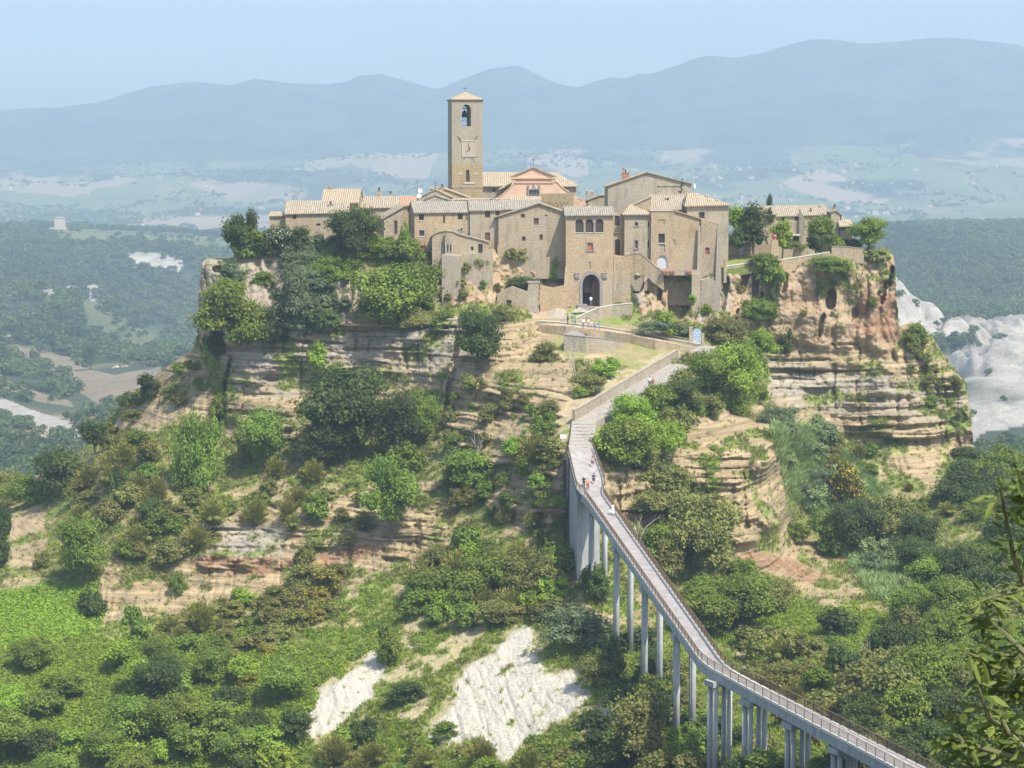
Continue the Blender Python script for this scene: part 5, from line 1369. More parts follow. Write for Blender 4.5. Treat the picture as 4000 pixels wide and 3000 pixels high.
def ico():
    global ICO
    if ICO is None:
        bm = bmesh.new(); bmesh.ops.create_icosphere(bm, subdivisions=2, radius=1)
        ICO = (np.array([v.co[:] for v in bm.verts]), [[v.index for v in f.verts] for f in bm.faces]); bm.free()
    return ICO
def crown_data(kind, seed, n_leaf, leaf):
    """unit crown: about 1 wide, 1 high, standing on z = 0"""
    r = np.random.default_rng(seed)
    L = []
    if kind == 'tall':
        for i in range(16):
            z = 0.06 + 0.9 * i / 15; rad = 0.42 * (1 - (i / 15) ** 1.6) + 0.05
            L.append((r.normal(0, rad * 0.45, 2).tolist() + [z], rad * r.uniform(.55, .85) * .8))
    elif kind == 'cypress':
        for i in range(14):
            z = 0.04 + 0.92 * i / 13; rad = 0.5 * math.sin(math.pi * min(1, 0.25 + 0.75 * i / 13)) ** 0.7 * (1 - (i/13)**3*.8)
            L.append((r.normal(0, .03, 2).tolist() + [z], max(.1, rad * .8)))
    elif kind == 'bush':
        for i in range(22):
            a = r.uniform(0, 2 * math.pi); q = r.uniform(0, 1) ** .6 * .36
            z = r.uniform(0.1, 0.70) * (1 - (q / .5) ** 2 * .6)
            L.append(([q * math.cos(a), q * math.sin(a), z], r.uniform(.09, .20)))
    elif kind == 'flat':
        for i in range(26):
            a = r.uniform(0, 2 * math.pi); q = r.uniform(0, 1) ** .5 * .42
            L.append(([q * math.cos(a), q * math.sin(a), 0.45 + r.normal(0, .13)], r.uniform(.09, .17)))
    else:
        for i in range(26):
            d = r.normal(0, 1, 3); d /= np.linalg.norm(d)
            q = r.uniform(.1, 1) ** .5
            c = np.array([d[0] * .34 * q, d[1] * .34 * q, .56 + d[2] * .32 * q])
            c[:2] *= 1.1 - .35 * max(0, (c[2] - .5) * 2)
            L.append((c.tolist(), r.uniform(.10, .20)))
    P_, N_, T_ = [], [], []
    w = np.array([l[1] ** 2 for l in L]); w /= w.sum()
    for (c, rad), ww in zip(L, w):
        k = max(6, int(n_leaf * ww))
        d = r.normal(0, 1, (k, 3)); d /= np.linalg.norm(d, axis=1)[:, None]
        d[:, 2] = np.where((d[:, 2] < -.3), -d[:, 2] * .6, d[:, 2]); d /= np.linalg.norm(d, axis=1)[:, None]
        p = np.array(c) + d * rad * r.uniform(.6, 1.3, (k, 1)) * (1 + .25 * np.sin(d[:, :1] * 7 + seed))
        P_.append(p); N_.append(d * .8 + np.array([0, 0, .45])); T_.append(np.clip(r.uniform(.1, .9) + r.normal(0, .16, k), 0, 1))
    P_ = np.concatenate(P_); N_ = np.concatenate(N_); T_ = np.concatenate(T_)
    keep = P_[:, 2] > 0.0
    P_, N_, T_ = P_[keep], N_[keep], T_[keep]
    tip = r.uniform(0, 1, len(P_)) * np.clip(.55 + P_[:, 2] * .7, 0, 1) ** .5
    v, f, t_, tp = leaves(P_, N_, leaf, T_, tip, r)
    iv, iff = ico()
    V_ = [v]; F_ = f.tolist(); o_ = len(v); TT = [t_]; TP = [tp]
    for c, rad in L:
        q = np.array(c) + iv * rad * .55
        q[:, 2] = np.maximum(q[:, 2], -.02)
        V_.append(q); F_ += [[i + o_ for i in ff] for ff in iff]; o_ += len(q)
        TT.append(np.full(len(q), .2)); TP.append(np.zeros(len(q)))
    return np.concatenate(V_), F_, np.concatenate(TT), np.concatenate(TP)
def broom_data(seed, n, L=.5):
    """a tuft of upright twigs spreading from the ground"""
    r = np.random.default_rng(seed)
    a = r.uniform(0, 2*math.pi, n); el = np.clip(r.normal(.95, .32, n), .15, 1.5); ln = r.uniform(.45, 1.0, n)
    d = np.stack([np.cos(a)*np.cos(el), np.sin(a)*np.cos(el), np.sin(el)], 1)
    t0 = r.uniform(.25, 1, n)
    p = d * (ln * t0)[:, None] * np.array([.62, .62, 1.0])
    s = np.cross(d, r.normal(0, 1, (n, 3))); s /= np.linalg.norm(s, axis=1)[:, None]
    l_ = r.uniform(.035, .08, n)[:, None]; wd = .014
    v = np.stack([p - d*l_ - s*wd, p - d*l_*.2 + s*wd*1.4, p + d*l_, p - d*l_*.2 - s*wd*1.4], 1).reshape(-1, 3)
    t = np.repeat(np.clip(r.uniform(0, 1, n)*.7 + .3*t0, 0, 1), 4); tip = np.repeat(r.uniform(0, 1, n) * np.clip(t0 + .1, 0, 1), 4)
    F_ = np.arange(4*n).reshape(-1, 4).tolist()
    iv, iff = ico(); o_ = len(v)
    V_ = [v]; TT = [t]; TP = [tip]
    for i in range(7):
        c = np.array([r.normal(0, .2), r.normal(0, .2), r.uniform(.15, .5)])
        q = c*.8 + iv * np.array([.12, .12, .12]) * r.uniform(.6, 1); q[:, 2] = np.maximum(q[:, 2], -.05)
        V_.append(q); F_ += [[k_ + o_ for k_ in ff] for ff in iff]; o_ += len(q); TT.append(np.full(len(q), .25)); TP.append(np.zeros(len(q)))
    return np.concatenate(V_), F_, np.concatenate(TT), np.concatenate(TP)
def data_mesh(name, dat, mat_):
    v, f, t_, tp = dat
    me = bpy.data.meshes.new(name)
    me.from_pydata(v.tolist(), [], f)
    for an, av in (('tint', t_), ('tip', tp)):
        a = me.attributes.new(an, 'FLOAT', 'POINT'); a.data.foreach_set('value', np.asarray(av, np.float32))
    me.materials.append(mat_)
    return me
CD = {}
for kd, sizes in {'round': (4800, .047), 'tall': (3600, .052), 'cypress': (2000, .07), 'bush': (3000, .062), 'flat': (2800, .06)}.items():
    for s in range(3): CD[kd, s] = crown_data(kd, 100 * s + len(kd), *sizes)
for s in range(3): CD['big', s] = crown_data('round', 900 + s, 12000, .030)
for s in range(3): CD['bigbush', s] = crown_data('bush', 950 + s, 8500, .035)
for s in range(3): CD['broom', s] = broom_data(60 + s, 2600)
PROTO = {}
def crown_mesh(kind, var, colr):
    key = (kind, var, colr)
    if key not in PROTO: PROTO[key] = data_mesh('crown', CD[kind, var], LM[colr])
    return PROTO[key]
TRUNKS = []
for s in range(3):
    rg = random.Random(s); mb = MB()
    mb.tube([(0,0,-.12),(rg.gauss(0,.01),rg.gauss(0,.01),.15),(rg.gauss(0,.02),rg.gauss(0,.02),.38),(rg.gauss(0,.03),0,.7)], [.035,.028,.022,.008], 7)
    for i in range(5):
        a = rg.uniform(0, 6.28); z = rg.uniform(.18,.4)
        mb.tube([(0,0,z),(.12*math.cos(a),.12*math.sin(a),z+.13),(.27*math.cos(a),.27*math.sin(a),z+.3)], [.017,.012,.004], 5)
    o_ = mb.build('trunk', M['bark']); TRUNKS.append(o_.data); bpy.data.objects.remove(o_)
ADJ = {'dark': 'dark green', 'mid': 'mid-green', 'bright': 'bright green', 'olive': 'dull olive', 'grey': 'grey-green', 'broom': 'olive broom', 'yellow': 'yellow-flowering broom', 'blossom': 'white-flecked', 'oleander': 'white-blossomed', 'cane': 'pale green'}
vcount = 0
def plant(px, py, wpx, hpx, kind='bush', colr='mid', label=None, group=None, D=None, sink=.06, name=None, cat=None, push=0.15):
    """one tree or shrub whose foot is seen at (px, py), wpx by hpx photo pixels large"""
    global vcount
    vcount += 1
    p = hill_P(px, py) if D is None else P(px, py, D)
    sc = p.y / F / .995
    W_, H_ = wpx * sc, hpx * sc
    kd = kind
    if kind == 'round' and W_ > 6.5: kd = 'big'
    if kind == 'bush' and W_ > 6.5: kd = 'bigbush'
    var = vcount % 3
    p = p + Vector((0, -push * W_, -sink * H_))
    rz = (vcount * 2.39996) % 6.283
    istree = kind in ('round', 'tall', 'cypress', 'flat')
    if colr in ('broom', 'yellow') or kind == 'broom': name = 'broom_bush'; cat = 'broom'
    if label and ('ivy' in label or 'creeper' in label or 'vine' in label) and kind == 'bush' and not name: name = 'climber'; cat = 'climbing plant'
    name = name or {'cypress': 'cypress', 'tall': 'conifer', 'bush': 'shrub'}.get(kind, 'tree')
    cat = cat or ('tree' if istree else 'shrub')
    dp = min(W_, max(H_, W_ * .6)) * .9 if kind == 'bush' else W_
    if istree:
        root = empty(name, p, label, cat, group, rz)
        c = link('crown', crown_mesh(kd, var, colr), root); c.scale = (W_ * 1.12, dp * 1.12, H_ * 1.05)
        t_ = link('trunk', TRUNKS[var], root); t_.scale = (W_ * .9, W_ * .9, H_)
    else:
        root = link(name, crown_mesh(kd, var, colr), None, p)
        root.scale = (W_ * 1.18, dp * 1.18, H_ * 1.18)
        root.rotation_euler = (0, 0, rz if abs(W_ - dp) < .3 * W_ else rz % .5)
        tag(root, label, cat, group)
    return root
# --- singled-out trees and shrubs; coordinates of a 2212 px wide frame: x, foot y, width, height
q_ = Q
HAND = [
 (516,550,62,100,'round','dark','dark tall tree at the left end of town beside the ruined wall stub'),
 (545,548,36,102,'round','dark','slim dark tree close behind the dark tall tree at the left end of town'),
 (560,545,66,62,'round','mid','bushy mid-green tree between the dark left end trees and the white-blossomed tree'),
 (606,548,66,68,'round','blossom','dark tree tipped with white blossom at the left garden edge'),
 (648,540,72,60,'round','dark','rounded dark tree below the long low house'),
 (702,530,70,48,'bush','grey','pale grey-green shrub in front of the long low house'),
 (762,560,118,118,'round','dark','big dark tree in front of the left houses, tallest of the garden'),
 (728,562,60,36,'bush','mid','low green shrub at the left foot of the big garden tree'),
 (856,545,80,34,'bush','bright','bright green vine on the pergola beside the ivy column'),
 (875,512,30,70,'tall','mid','narrow column of ivy against the end wall of the long front house'),
 (618,452,30,26,'bush','dark','small dark tree top behind the lowest left roof'),
 (600,470,50,26,'bush','olive','thin brownish shrub between the dark left end trees and the lowest roof'),
 (500,738,136,138,'bush','mid','large green shrub hanging on the upper left cliff'),
 (470,770,60,70,'bush','dark','dark creeper trailing below the large shrub on the left cliff edge'),
 (636,690,108,138,'bush','grey','tall grey-green ivy mass falling down the cliff under the agave'),
 (600,738,92,84,'bush','dark','dark shrub on the ledge above the layered wall'),
 (692,700,74,36,'bush','mid','low green shrub at the foot of the pale split boulder'),
 (724,602,90,60,'bush','mid','green ivy over the brow below the big garden tree'),
 (670,590,90,50,'bush','grey','silvery ivy over the brow below the agave'),
 (846,690,170,148,'bush','mid','broad green thicket covering the cliff under the pergola'),
 (908,650,100,104,'bush','mid','ivy thicket right against the ruined doorway wall'),
 (850,708,120,70,'bush','olive','yellowish lower fringe of the cliff thicket above the grey layers'),
 (960,705,50,38,'bush','mid','small shrub at the foot of the ruined doorway'),
 (1040,798,108,142,'round','dark','dark tree on the spur below the gate, with a long shadow side'),
 (1088,690,60,36,'bush','olive','faded shrub on the grass left of the broken pillar'),
 (1132,640,84,56,'bush','dark','dark shrub on the rock under the wide gabled house'),
 (1116,565,52,36,'bush','olive','dull shrub hanging under the rubble wall of the gabled house'),
 (1046,578,40,36,'bush','olive','dull shrub beside the low arched roof house'),
 (1202,610,28,60,'bush','bright','light green creeper at the left edge of the gatehouse'),
 (1003,590,30,28,'bush','olive','tiny dull shrub on the plastered wall under the low house'),
 (941,546,34,24,'bush','oleander','white oleander bush in front of the projecting bay'),
 (752,980,200,200,'round','dark','huge dark holm oak in the middle of the left cliff'),
 (850,985,130,150,'round','dark','second dark oak touching the right side of the huge one'),
 (700,1010,120,110,'round','dark','dark oak low on the left side of the huge one'),
 (686,800,46,66,'bush','bright','bright green creeper on the layered wall above the huge oak'),
 (728,822,62,50,'bush','bright','bright green crown peeping over the top of the huge oak'),
 (910,960,84,120,'round','mid','lighter green tree right of the dark oaks'),
 (848,1148,128,180,'round','mid','tall green tree clinging below the right side of the oaks'),
 (880,1010,80,70,'bush','mid','green shrub between the oaks and the clinging tree'),
 (574,1010,98,138,'round','mid','conical green tree in front of the tan rock left of the oaks'),
 (520,1000,52,80,'bush','olive','grassy shrub left of the conical green tree'),
 (432,1050,92,200,'bush','mid','tall ivy mound left of the dark vertical cleft'),
 (468,900,40,60,'bush','mid','ivy patch at the foot of the upper left cliff'),
 (322,862,66,58,'bush','dark','dark shrub on the left skyline below the cliff corner'),
 (206,985,62,92,'round','dark','dark rounded tree on the left skyline slope'),
 (275,880,40,40,'bush','dark','small dark shrub on the skyline between two larger ones'),
 (140,1060,150,118,'bush','dark','wide dark thicket on the left skyline slope'),
 (80,1080,100,74,'bush','mid','green thicket at the far left of the skyline'),
 (20,1090,80,80,'bush','olive','olive thicket at the left picture edge under the skyline'),
 (330,1150,58,82,'round','dark','small dark tree alone among the broom'),
 (180,1262,124,168,'round','mid','tall mid-green tree above the creeper field'),
 (206,1330,70,66,'bush','dark','dark shrub at the right edge of the creeper field'),
 (10,1220,56,130,'bush','dark','dark tall shrub at the left picture edge beside the small rock face'),
 (92,1225,36,44,'bush','broom','lone olive bush right below the small rock face'),
 (525,1302,62,44,'bush','bright','rounded bright bush at the end of the lower tan cliff'),
 (680,1120,74,60,'bush','mid','rounded green bush on the slope right below the oaks'),
 (660,1212,56,48,'bush','olive','rounded olive bush on the lower layered rock'),
 (556,1130,40,60,'broom','broom','upright broom on the ledge of the lower layered rock'),
 (622,1130,44,60,'broom','broom','second upright broom on the ledge of the lower layered rock'),
 (560,1090,48,36,'bush','mid','small green bush above the two upright brooms'),
 (380,1280,36,56,'bush','mid','narrow green shrub at the left end of the red band'),
 (290,1400,66,100,'bush','mid','green shrub against the lower tan cliff'),
 (262,1090,44,110,'bush','dark','dark shrub strip on the broom slope'),
 (575,1412,42,30,'bush','yellow','brightest yellow broom, round and alone on the green slope'),
 (536,1480,46,28,'bush','yellow','yellow broom above the lower left wood'),
 (1010,1200,84,84,'bush','mid','green bush under the dark roots below the clinging tree'),
 (1040,1290,120,100,'bush','mid','rounded green shrub in the middle of the lower slope'),
 (930,1290,120,80,'bush','mid','wide green shrub at the left of the lower slope thicket'),
 (1150,1280,130,110,'bush','olive','olive green shrub on the lower slope left of the first column'),
 (1210,1240,84,84,'bush','mid','green shrub at the foot of the bridge abutment'),
 (1090,1340,110,56,'bush','olive','low shrub above the white scar'),
 (1010,1350,80,60,'bush','mid','green shrub above the cream scree'),
 (846,1430,60,100,'bush','mid','upright shrub standing between the two white scars'),
 (884,1512,84,46,'bush','dark','low dark shrub lying beside the left white scar'),
 (786,1600,70,64,'bush','dark','dark spiky shrub at the foot of the left white scar'),
 (1245,1395,150,100,'bush','grey','pale grey-green thicket above the white scar'),
 (1290,1475,110,80,'bush','olive','olive thicket at the right edge of the white scar'),
 (1320,1470,70,120,'bush','dark','dark shrub at the foot of the third pair of columns'),
 (1380,1640,160,170,'bigbush','olive','big olive tree below the bridge, right of the white scar'),
 (1410,1480,60,70,'bush','dark','dark shrub wrapped round the fourth pair of columns'),
 (1285,1290,60,90,'bush','dark','dark shrub in the shade under the first bridge span'),
 (1500,1640,90,90,'bush','mid','green shrub between the column pairs near the lower bend'),
 (1585,880,124,150,'round','bright','tall fresh green tree right of the ramp top'),
 (1572,760,112,84,'round','olive','spreading olive-green tree below the round tower wall'),
 (1530,850,90,100,'round','mid','green tree between the ramp and the fresh green tree'),
 (1470,905,92,94,'round','dark','dark rounded tree below the middle of the ramp'),
 (1372,950,104,110,'round','bright','fresh green tree beside the foot of the ramp'),
 (1420,900,80,80,'round','mid','green tree hiding the edge of the ramp'),
 (1352,1016,128,120,'round','mid','broad tree right beside the stepped ramp'),
 (1320,1000,70,100,'round','mid','tree touching the right railing where the bridge starts'),
 (1508,790,50,36,'bush','olive','small grey shrub at the top corner of the ramp'),
 (1270,845,90,50,'bush','olive','dry shrub on the slope left of the ramp wall'),
 (1308,812,60,50,'bush','bright','small leafy fig on the grass above the ramp wall'),
 (1256,856,44,28,'bush','bright','bright little bush in front of the ramp wall'),
 (1180,780,60,44,'bush','olive','dry shrub on the grass left of the retaining wall'),
 (1175,940,60,60,'bush','mid','green shrub left of the ramp foot'),
 (1190,990,70,60,'bush','olive','straggly shrub beside the bridge start'),
 (1010,1040,130,90,'bush','mid','tangled shrub with bare twigs below the spur'),
 (1440,722,60,60,'bush','bright','bright round shrub at the cave mouth below the terrace'),
 (1430,722,130,32,'bush','grey','clipped pale vine hedge behind the parapet'),
 (1660,620,62,74,'bush','mid','shrub growing over the brow and trailing down the right cliff'),
 (1664,690,26,90,'bush','dark','dark trailing creeper in the cleft of the right cliff'),
 (1690,762,40,64,'bush','dark','dark shrub at the foot of the cleft in the right cliff'),
 (1790,588,104,46,'bush','mid','spreading green shrub hanging over the right cliff top'),
 (1890,565,60,40,'bush','olive','scrubby fringe on the right cliff corner'),
 (1972,745,64,56,'bush','mid','dark shrub on the shoulder beyond the right cliff'),
 (2062,845,40,36,'bush','olive','small shrub on the edge of the right layered cliff'),
 (1825,1085,80,110,'bush','yellow','dark shrub dotted with yellow among the canes'),
 (1842,1190,122,124,'round','dark','dark round tree inside the cane thicket'),
 (1790,1190,100,110,'bush','mid','green shrub at the left edge of the canes'),
 (1720,1168,60,50,'bush','mid','small green bush on the rock spur right of the bridge'),
 (1465,1170,90,130,'round','olive','thin olive tree right behind the bridge railing'),
 (1530,1250,160,190,'round','olive','large olive tree on the rock behind the bridge'),
 (1590,1350,170,130,'round','mid','broad green tree below the red rock band'),
 (1520,1370,140,110,'round','mid','green tree close behind the long bridge span'),
 (1650,1320,110,90,'round','olive','olive tree at the right end of the trees behind the bridge'),
 (1440,1240,80,110,'bush','olive','feathery shrub beside the upper bridge span'),
 (1806,1375,96,82,'bush','dark','dark shrub on the green slope behind the lower bend'),
 (1815,1490,94,110,'round','dark','dark tree on the bright green strip beyond the bridge'),
 (1700,1480,140,70,'bush','olive','olive scrub behind the lower bend railing'),
 (1780,1540,110,70,'bush','olive','olive scrub on the bank above the near span'),
 (1630,1420,70,60,'bush','olive','scrub between the long span and the sandy streak'),
 (2105,1085,160,92,'bush','dark','dark green wood edge under the white badlands at the right'),
 (1760,1610,40,40,'bush','olive','low shrub behind the near railing'),
]
HAND_T = [  # trees on the plateau, at their own distance: x, foot y, w, h, kind, colour, distance, label
 (1627,545,72,108,'big','dark',409,'large dark pine right of the main row of houses'),
 (1600,520,66,86,'big','bright',418,'light green tree behind the large dark pine'),
 (1590,535,40,50,'bush','dark',408,'dark shrub between the right end house and the pine'),
 (1690,548,60,76,'big','bright',407,'yellow-green tree right of the tapering pillar'),
 (1772,545,66,90,'big','mid',408,'rounded green tree in front of the far right house'),
 (1762,552,50,56,'big','dark',407,'lower dark part of the greenery before the far right house'),
 (1875,540,86,74,'big','mid',406,'broad flat-topped tree at the right end of the plateau'),
 (1840,545,44,36,'bush','dark',408,'low dark shrub under the broad flat-topped tree'),
 (1815,548,56,44,'bush','mid',408,'green shrub between the rounded and the flat-topped tree'),
 (1662.5,452,14,34,'cypress','dark',470,'slim dark cypress rising behind the long right house'),
 (1662,478,22,32,'tall','dark',424,'small dark cypress at the left end of the long right roof'),
 (1722,538,46,18,'bush','olive',406,'clipped yellowish hedge on the short garden wall'),
 (1650,572,60,26,'bush','mid',402,'green bush on the lawn above the cleft'),
]
for x, y, ww, hh, kd, cl, lab in HAND:
    plant(x * Q, y * Q, ww * Q, hh * Q, 'bush' if kd == 'bigbush' else kd, cl, lab)
for x, y, ww, hh, kd, cl, D_, lab in HAND_T:
    plant(x * Q, y * Q, ww * Q, hh * Q, 'round' if kd == 'big' else kd, cl, lab, D=D_, push=0)
# agave
ag = empty('agave', P(1195, 985, 401) - Vector((0,0,.3)), 'pale blue agave with curling leaves on the left brow', 'agave')
M['agave'] = plain('agave_leaf', (0.36, 0.42, 0.40), .6)
for i in range(11):
    a = i * 2.4; mb = MB()
    for j in range(4):
        t0, t1 = j / 4, (j + 1) / 4
        f = lambda t: Vector((math.cos(a) * (t*1.3), math.sin(a) * t * 1.3, (2.0 + .5*math.sin(i)) * (t - .45*t*t*(1 + .5*math.cos(i*1.7)))))
        sd_ = Vector((-math.sin(a), math.cos(a), 0)); w0, w1 = .19 * (1 - t0**2) + .01, .19 * (1 - t1**2) + .01
        mb.add([f(t0) - sd_*w0, f(t0) + sd_*w0, f(t1) + sd_*w1, f(t1) - sd_*w1], [(0,1,2,3)])
    mb.build('leaf', M['agave'], ag)
# --- groups filled by rule: polygon (2212 px frame), count, sizes, kinds
def fill(poly, n, wr, hr, kinds, label, group, seed, mind=.55, name=None):
    r = random.Random(seed)
    xs = [p[0] for p in poly]; ys_ = [p[1] for p in poly]
    got = []; tries = 0
    while len(got) < n and tries < n * 60:
        tries += 1
        x, y = r.uniform(min(xs), max(xs)), r.uniform(min(ys_), max(ys_))
        if not inpoly(np.array([x]), np.array([y]), poly)[0]: continue
        w_ = r.uniform(*wr) * (0.85 + .3 * (y / 1659)); h_ = w_ * r.uniform(*hr)
        if any(abs(x - g[0]) < mind * (w_ + g[2]) / 2 and abs(y - g[1]) < mind * .6 * (h_ + g[3]) / 2 for g in got): continue
        got.append((x, y, w_, h_))
        kd, cl = r.choice(kinds)
        if isinstance(label, dict): lb, gr = label[cl], group + ', ' + ADJ[cl]
        else: lb, gr = label, group
        it = ' tree ' in lb
        plant(x * Q, y * Q, w_ * Q, h_ * Q, kd, cl, lb, gr, name='tree' if it else name, cat='tree' if it else None)
TRE = lambda where: {c: f'{a} tree {where}' for c, a in ADJ.items()}
SHR = lambda where: {c: f'{a} shrub {where}' for c, a in ADJ.items()}
fill([(0,1420),(200,1400),(330,1420),(520,1400),(640,1480),(660,1600),(600,1680),(0,1680)], 26, (50,100), (.65,1.0), [('round','mid'),('round','bright'),('bush','mid'),('round','dark'),('bush','bright')], TRE('in the dense wood below the lower left cliff'), 'lower left wood', 1)
fill([(0,1500),(300,1500),(560,1560),(560,1700),(0,1700)], 12, (70,120), (.7,1.0), [('round','dark'),('round','mid'),('round','mid')], TRE('in the dense wood below the lower left cliff'), 'lower left wood', 2)
fill([(1900,1120),(2000,1180),(2040,1280),(2212,1120),(2212,1680),(1900,1680),(1830,1560),(1880,1420),(1960,1330),(1930,1210)], 52, (80,140), (.75,1.1), [('round','dark'),('round','mid'),('bush','olive'),('round','mid'),('bush','dark')], TRE('in the dark wood on the right slope beyond the bridge'), 'right slope wood', 3)
fill([(2040,990),(2230,1000),(2230,1110),(2100,1120)], 12, (60,110), (.6,.9), [('bush','dark'),('bush','mid')], SHR('at the wood edge below the white badlands'), 'wood edge under the badlands', 4)
fill([(230,1000),(330,960),(400,1020),(480,1080),(470,1190),(330,1220),(150,1180),(120,1100)], 32, (38,70), (.7,1.0), [('broom','broom'),('bush','broom'),('bush','olive'),('broom','broom'),('bush','mid')], SHR('on the broom slope left of the lower cliff'), 'shrubs of the broom slope', 5)
fill([(560,1330),(640,1250),(740,1250),(720,1330),(640,1380),(560,1400)], 14, (50,80), (.6,.8), [('bush','yellow'),('bush','broom'),('bush','broom'),('bush','olive')], SHR('in the yellow broom patch below the red band'), 'yellow broom patch', 6)
fill([(380,1350),(520,1320),(580,1400),(480,1440),(330,1420)], 16, (44,80), (.6,.85), [('bush','broom'),('broom','broom'),('bush','mid'),('bush','olive')], SHR('at the foot of the lower tan cliff'), 'shrubs at the foot of the tan cliff', 7)
fill([(860,1290),(960,1220),(1220,1230),(1230,1330),(1140,1340),(900,1350)], 26, (50,96), (.65,.9), [('bush','mid'),('bush','olive'),('bush','bright'),('bush','mid'),('broom','broom')], SHR('in the thicket between lower cliff and white scar'), 'thicket above the white scar', 8)
fill([(980,960),(1220,980),(1225,1110),(1180,1200),(1020,1180),(960,1060)], 22, (30,62), (.7,1.1), [('bush','mid'),('bush','olive'),('bush','bright'),('broom','broom')], SHR('on the broken rock left of the bridge abutment'), 'shrubs on the broken rock by the abutment', 9)
fill([(520,1040),(660,1020),(800,1100),(790,1180),(520,1180),(440,1150)], 13, (30,56), (.7,1.0), [('bush','mid'),('broom','broom'),('bush','olive'),('broom','broom')], SHR('on the ledges of the lower layered cliff'), 'shrubs on the lower layered cliff', 10)
fill([(930,900),(980,830),(1190,860),(1210,960),(980,970)], 14, (26,50), (.7,1.0), [('bush','olive'),('bush','mid'),('bush','olive')], SHR('on the tan spur under the ramp'), 'shrubs on the tan spur', 11)
fill([(1290,1330),(1420,1400),(1520,1560),(1700,1620),(1900,1680),(1130,1700),(1350,1590),(1330,1500)], 34, (50,100), (.65,.95), [('bush','mid'),('bush','olive'),('bush','dark'),('bush','broom')], SHR('in the scrub below the bridge columns'), 'scrub below the bridge', 12)
fill([(660,1620),(900,1560),(1250,1640),(1250,1690),(650,1690)], 18, (34,70), (.6,.8), [('bush','olive'),('broom','broom'),('bush','bright'),('bush','mid')], SHR('on the grass below the white scars'), 'shrubs below the white scars', 13)
fill([(1600,1370),(1780,1380),(1900,1520),(1880,1600),(1700,1560),(1600,1450)], 20, (40,80), (.6,.9), [('bush','olive'),('bush','mid'),('broom','broom'),('bush','olive')], SHR('on the bank between the bridge and the right wood'), 'scrub on the bank behind the bridge', 14)
fill([(1310,990),(1420,880),(1520,760),(1640,700),(1650,880),(1500,930),(1420,1010),(1330,1030)], 20, (50,90), (.75,1.05), [('bush','mid'),('round','mid'),('bush','bright'),('bush','olive')], TRE('in the green belt right below the ramp'), 'green belt below the ramp', 15)
fill([(1400,1040),(1480,1060),(1640,1240),(1680,1340),(1500,1380),(1400,1180)], 20, (56,96), (.75,1.0), [('round','olive'),('bush','olive'),('round','mid')], TRE('in the grove behind the upper bridge span'), 'grove behind the upper span', 16)
fill([(1680,930),(1900,960),(2060,1060),(2060,1150),(1960,1200),(1900,1120),(1700,1000)], 20, (22,48), (.6,1.0), [('bush','olive'),('bush','mid'),('broom','broom'),('bush','olive')], SHR('on the dry slope below the right layered cliff'), 'shrubs on the dry right slope', 17)
fill([(1940,690),(2010,740),(2075,830),(2095,960),(2030,930),(1950,780)], 16, (20,40), (.6,.9), [('bush','olive'),('bush','mid'),('bush','olive')], SHR('on the shoulder right of the tuff cliff'), 'shrubs on the right shoulder', 18)
fill([(440,600),(640,560),(940,560),(940,700),(760,680),(640,740),(470,740)], 16, (50,90), (.6,.9), [('bush','mid'),('bush','grey'),('bush','dark')], SHR('in the ivy over the upper left cliff'), 'ivy over the upper left cliff', 19)
fill([(1540,600),(1900,580),(1920,700),(1560,700)], 10, (12,26), (.7,1.3), [('bush','olive'),('bush','mid')], SHR('rooted in cracks of the right tuff cliff'), 'shrubs in cracks of the right cliff', 20)
fill([(960,580),(1200,560),(1215,680),(1100,660),(960,650)], 9, (16,36), (.7,1.0), [('bush','olive'),('bush','mid')], SHR('rooted in the walls left of the gatehouse'), 'shrubs in the walls left of the gate', 21)
fill([(1390,600),(1530,600),(1540,690),(1400,690)], 8, (16,34), (.7,1.0), [('bush','olive'),('bush','bright')], SHR('among the caves right of the gatehouse'), 'shrubs among the caves', 22)
fill([(230,930),(370,800),(430,780),(440,860),(300,960),(240,1010)], 14, (20,50), (.6,.9), [('bush','mid'),('bush','olive'),('bush','olive')], SHR('on the left shoulder under the cliff corner'), 'shrubs on the left shoulder', 23)
fill([(520,545),(760,535),(880,540),(880,556),(520,560)], 14, (40,70), (.6,.9), [('bush','mid'),('bush','bright'),('bush','dark')], SHR('along the garden brow of the left town'), 'shrubs along the left garden brow', 24)

fill([(1672,910),(1760,932),(1850,1012),(1950,1122),(2028,1235),(2020,1325),(1960,1360),(1865,1250),(1795,1150),(1705,1060)], 30, (44,84), (.6,.9), [('bush','cane'),('bush','cane'),('bush','grey')], 'feathery pale green cane clump on the slope right of the bridge spur', 'cane clumps of the right slope', 25, name='cane_clump')
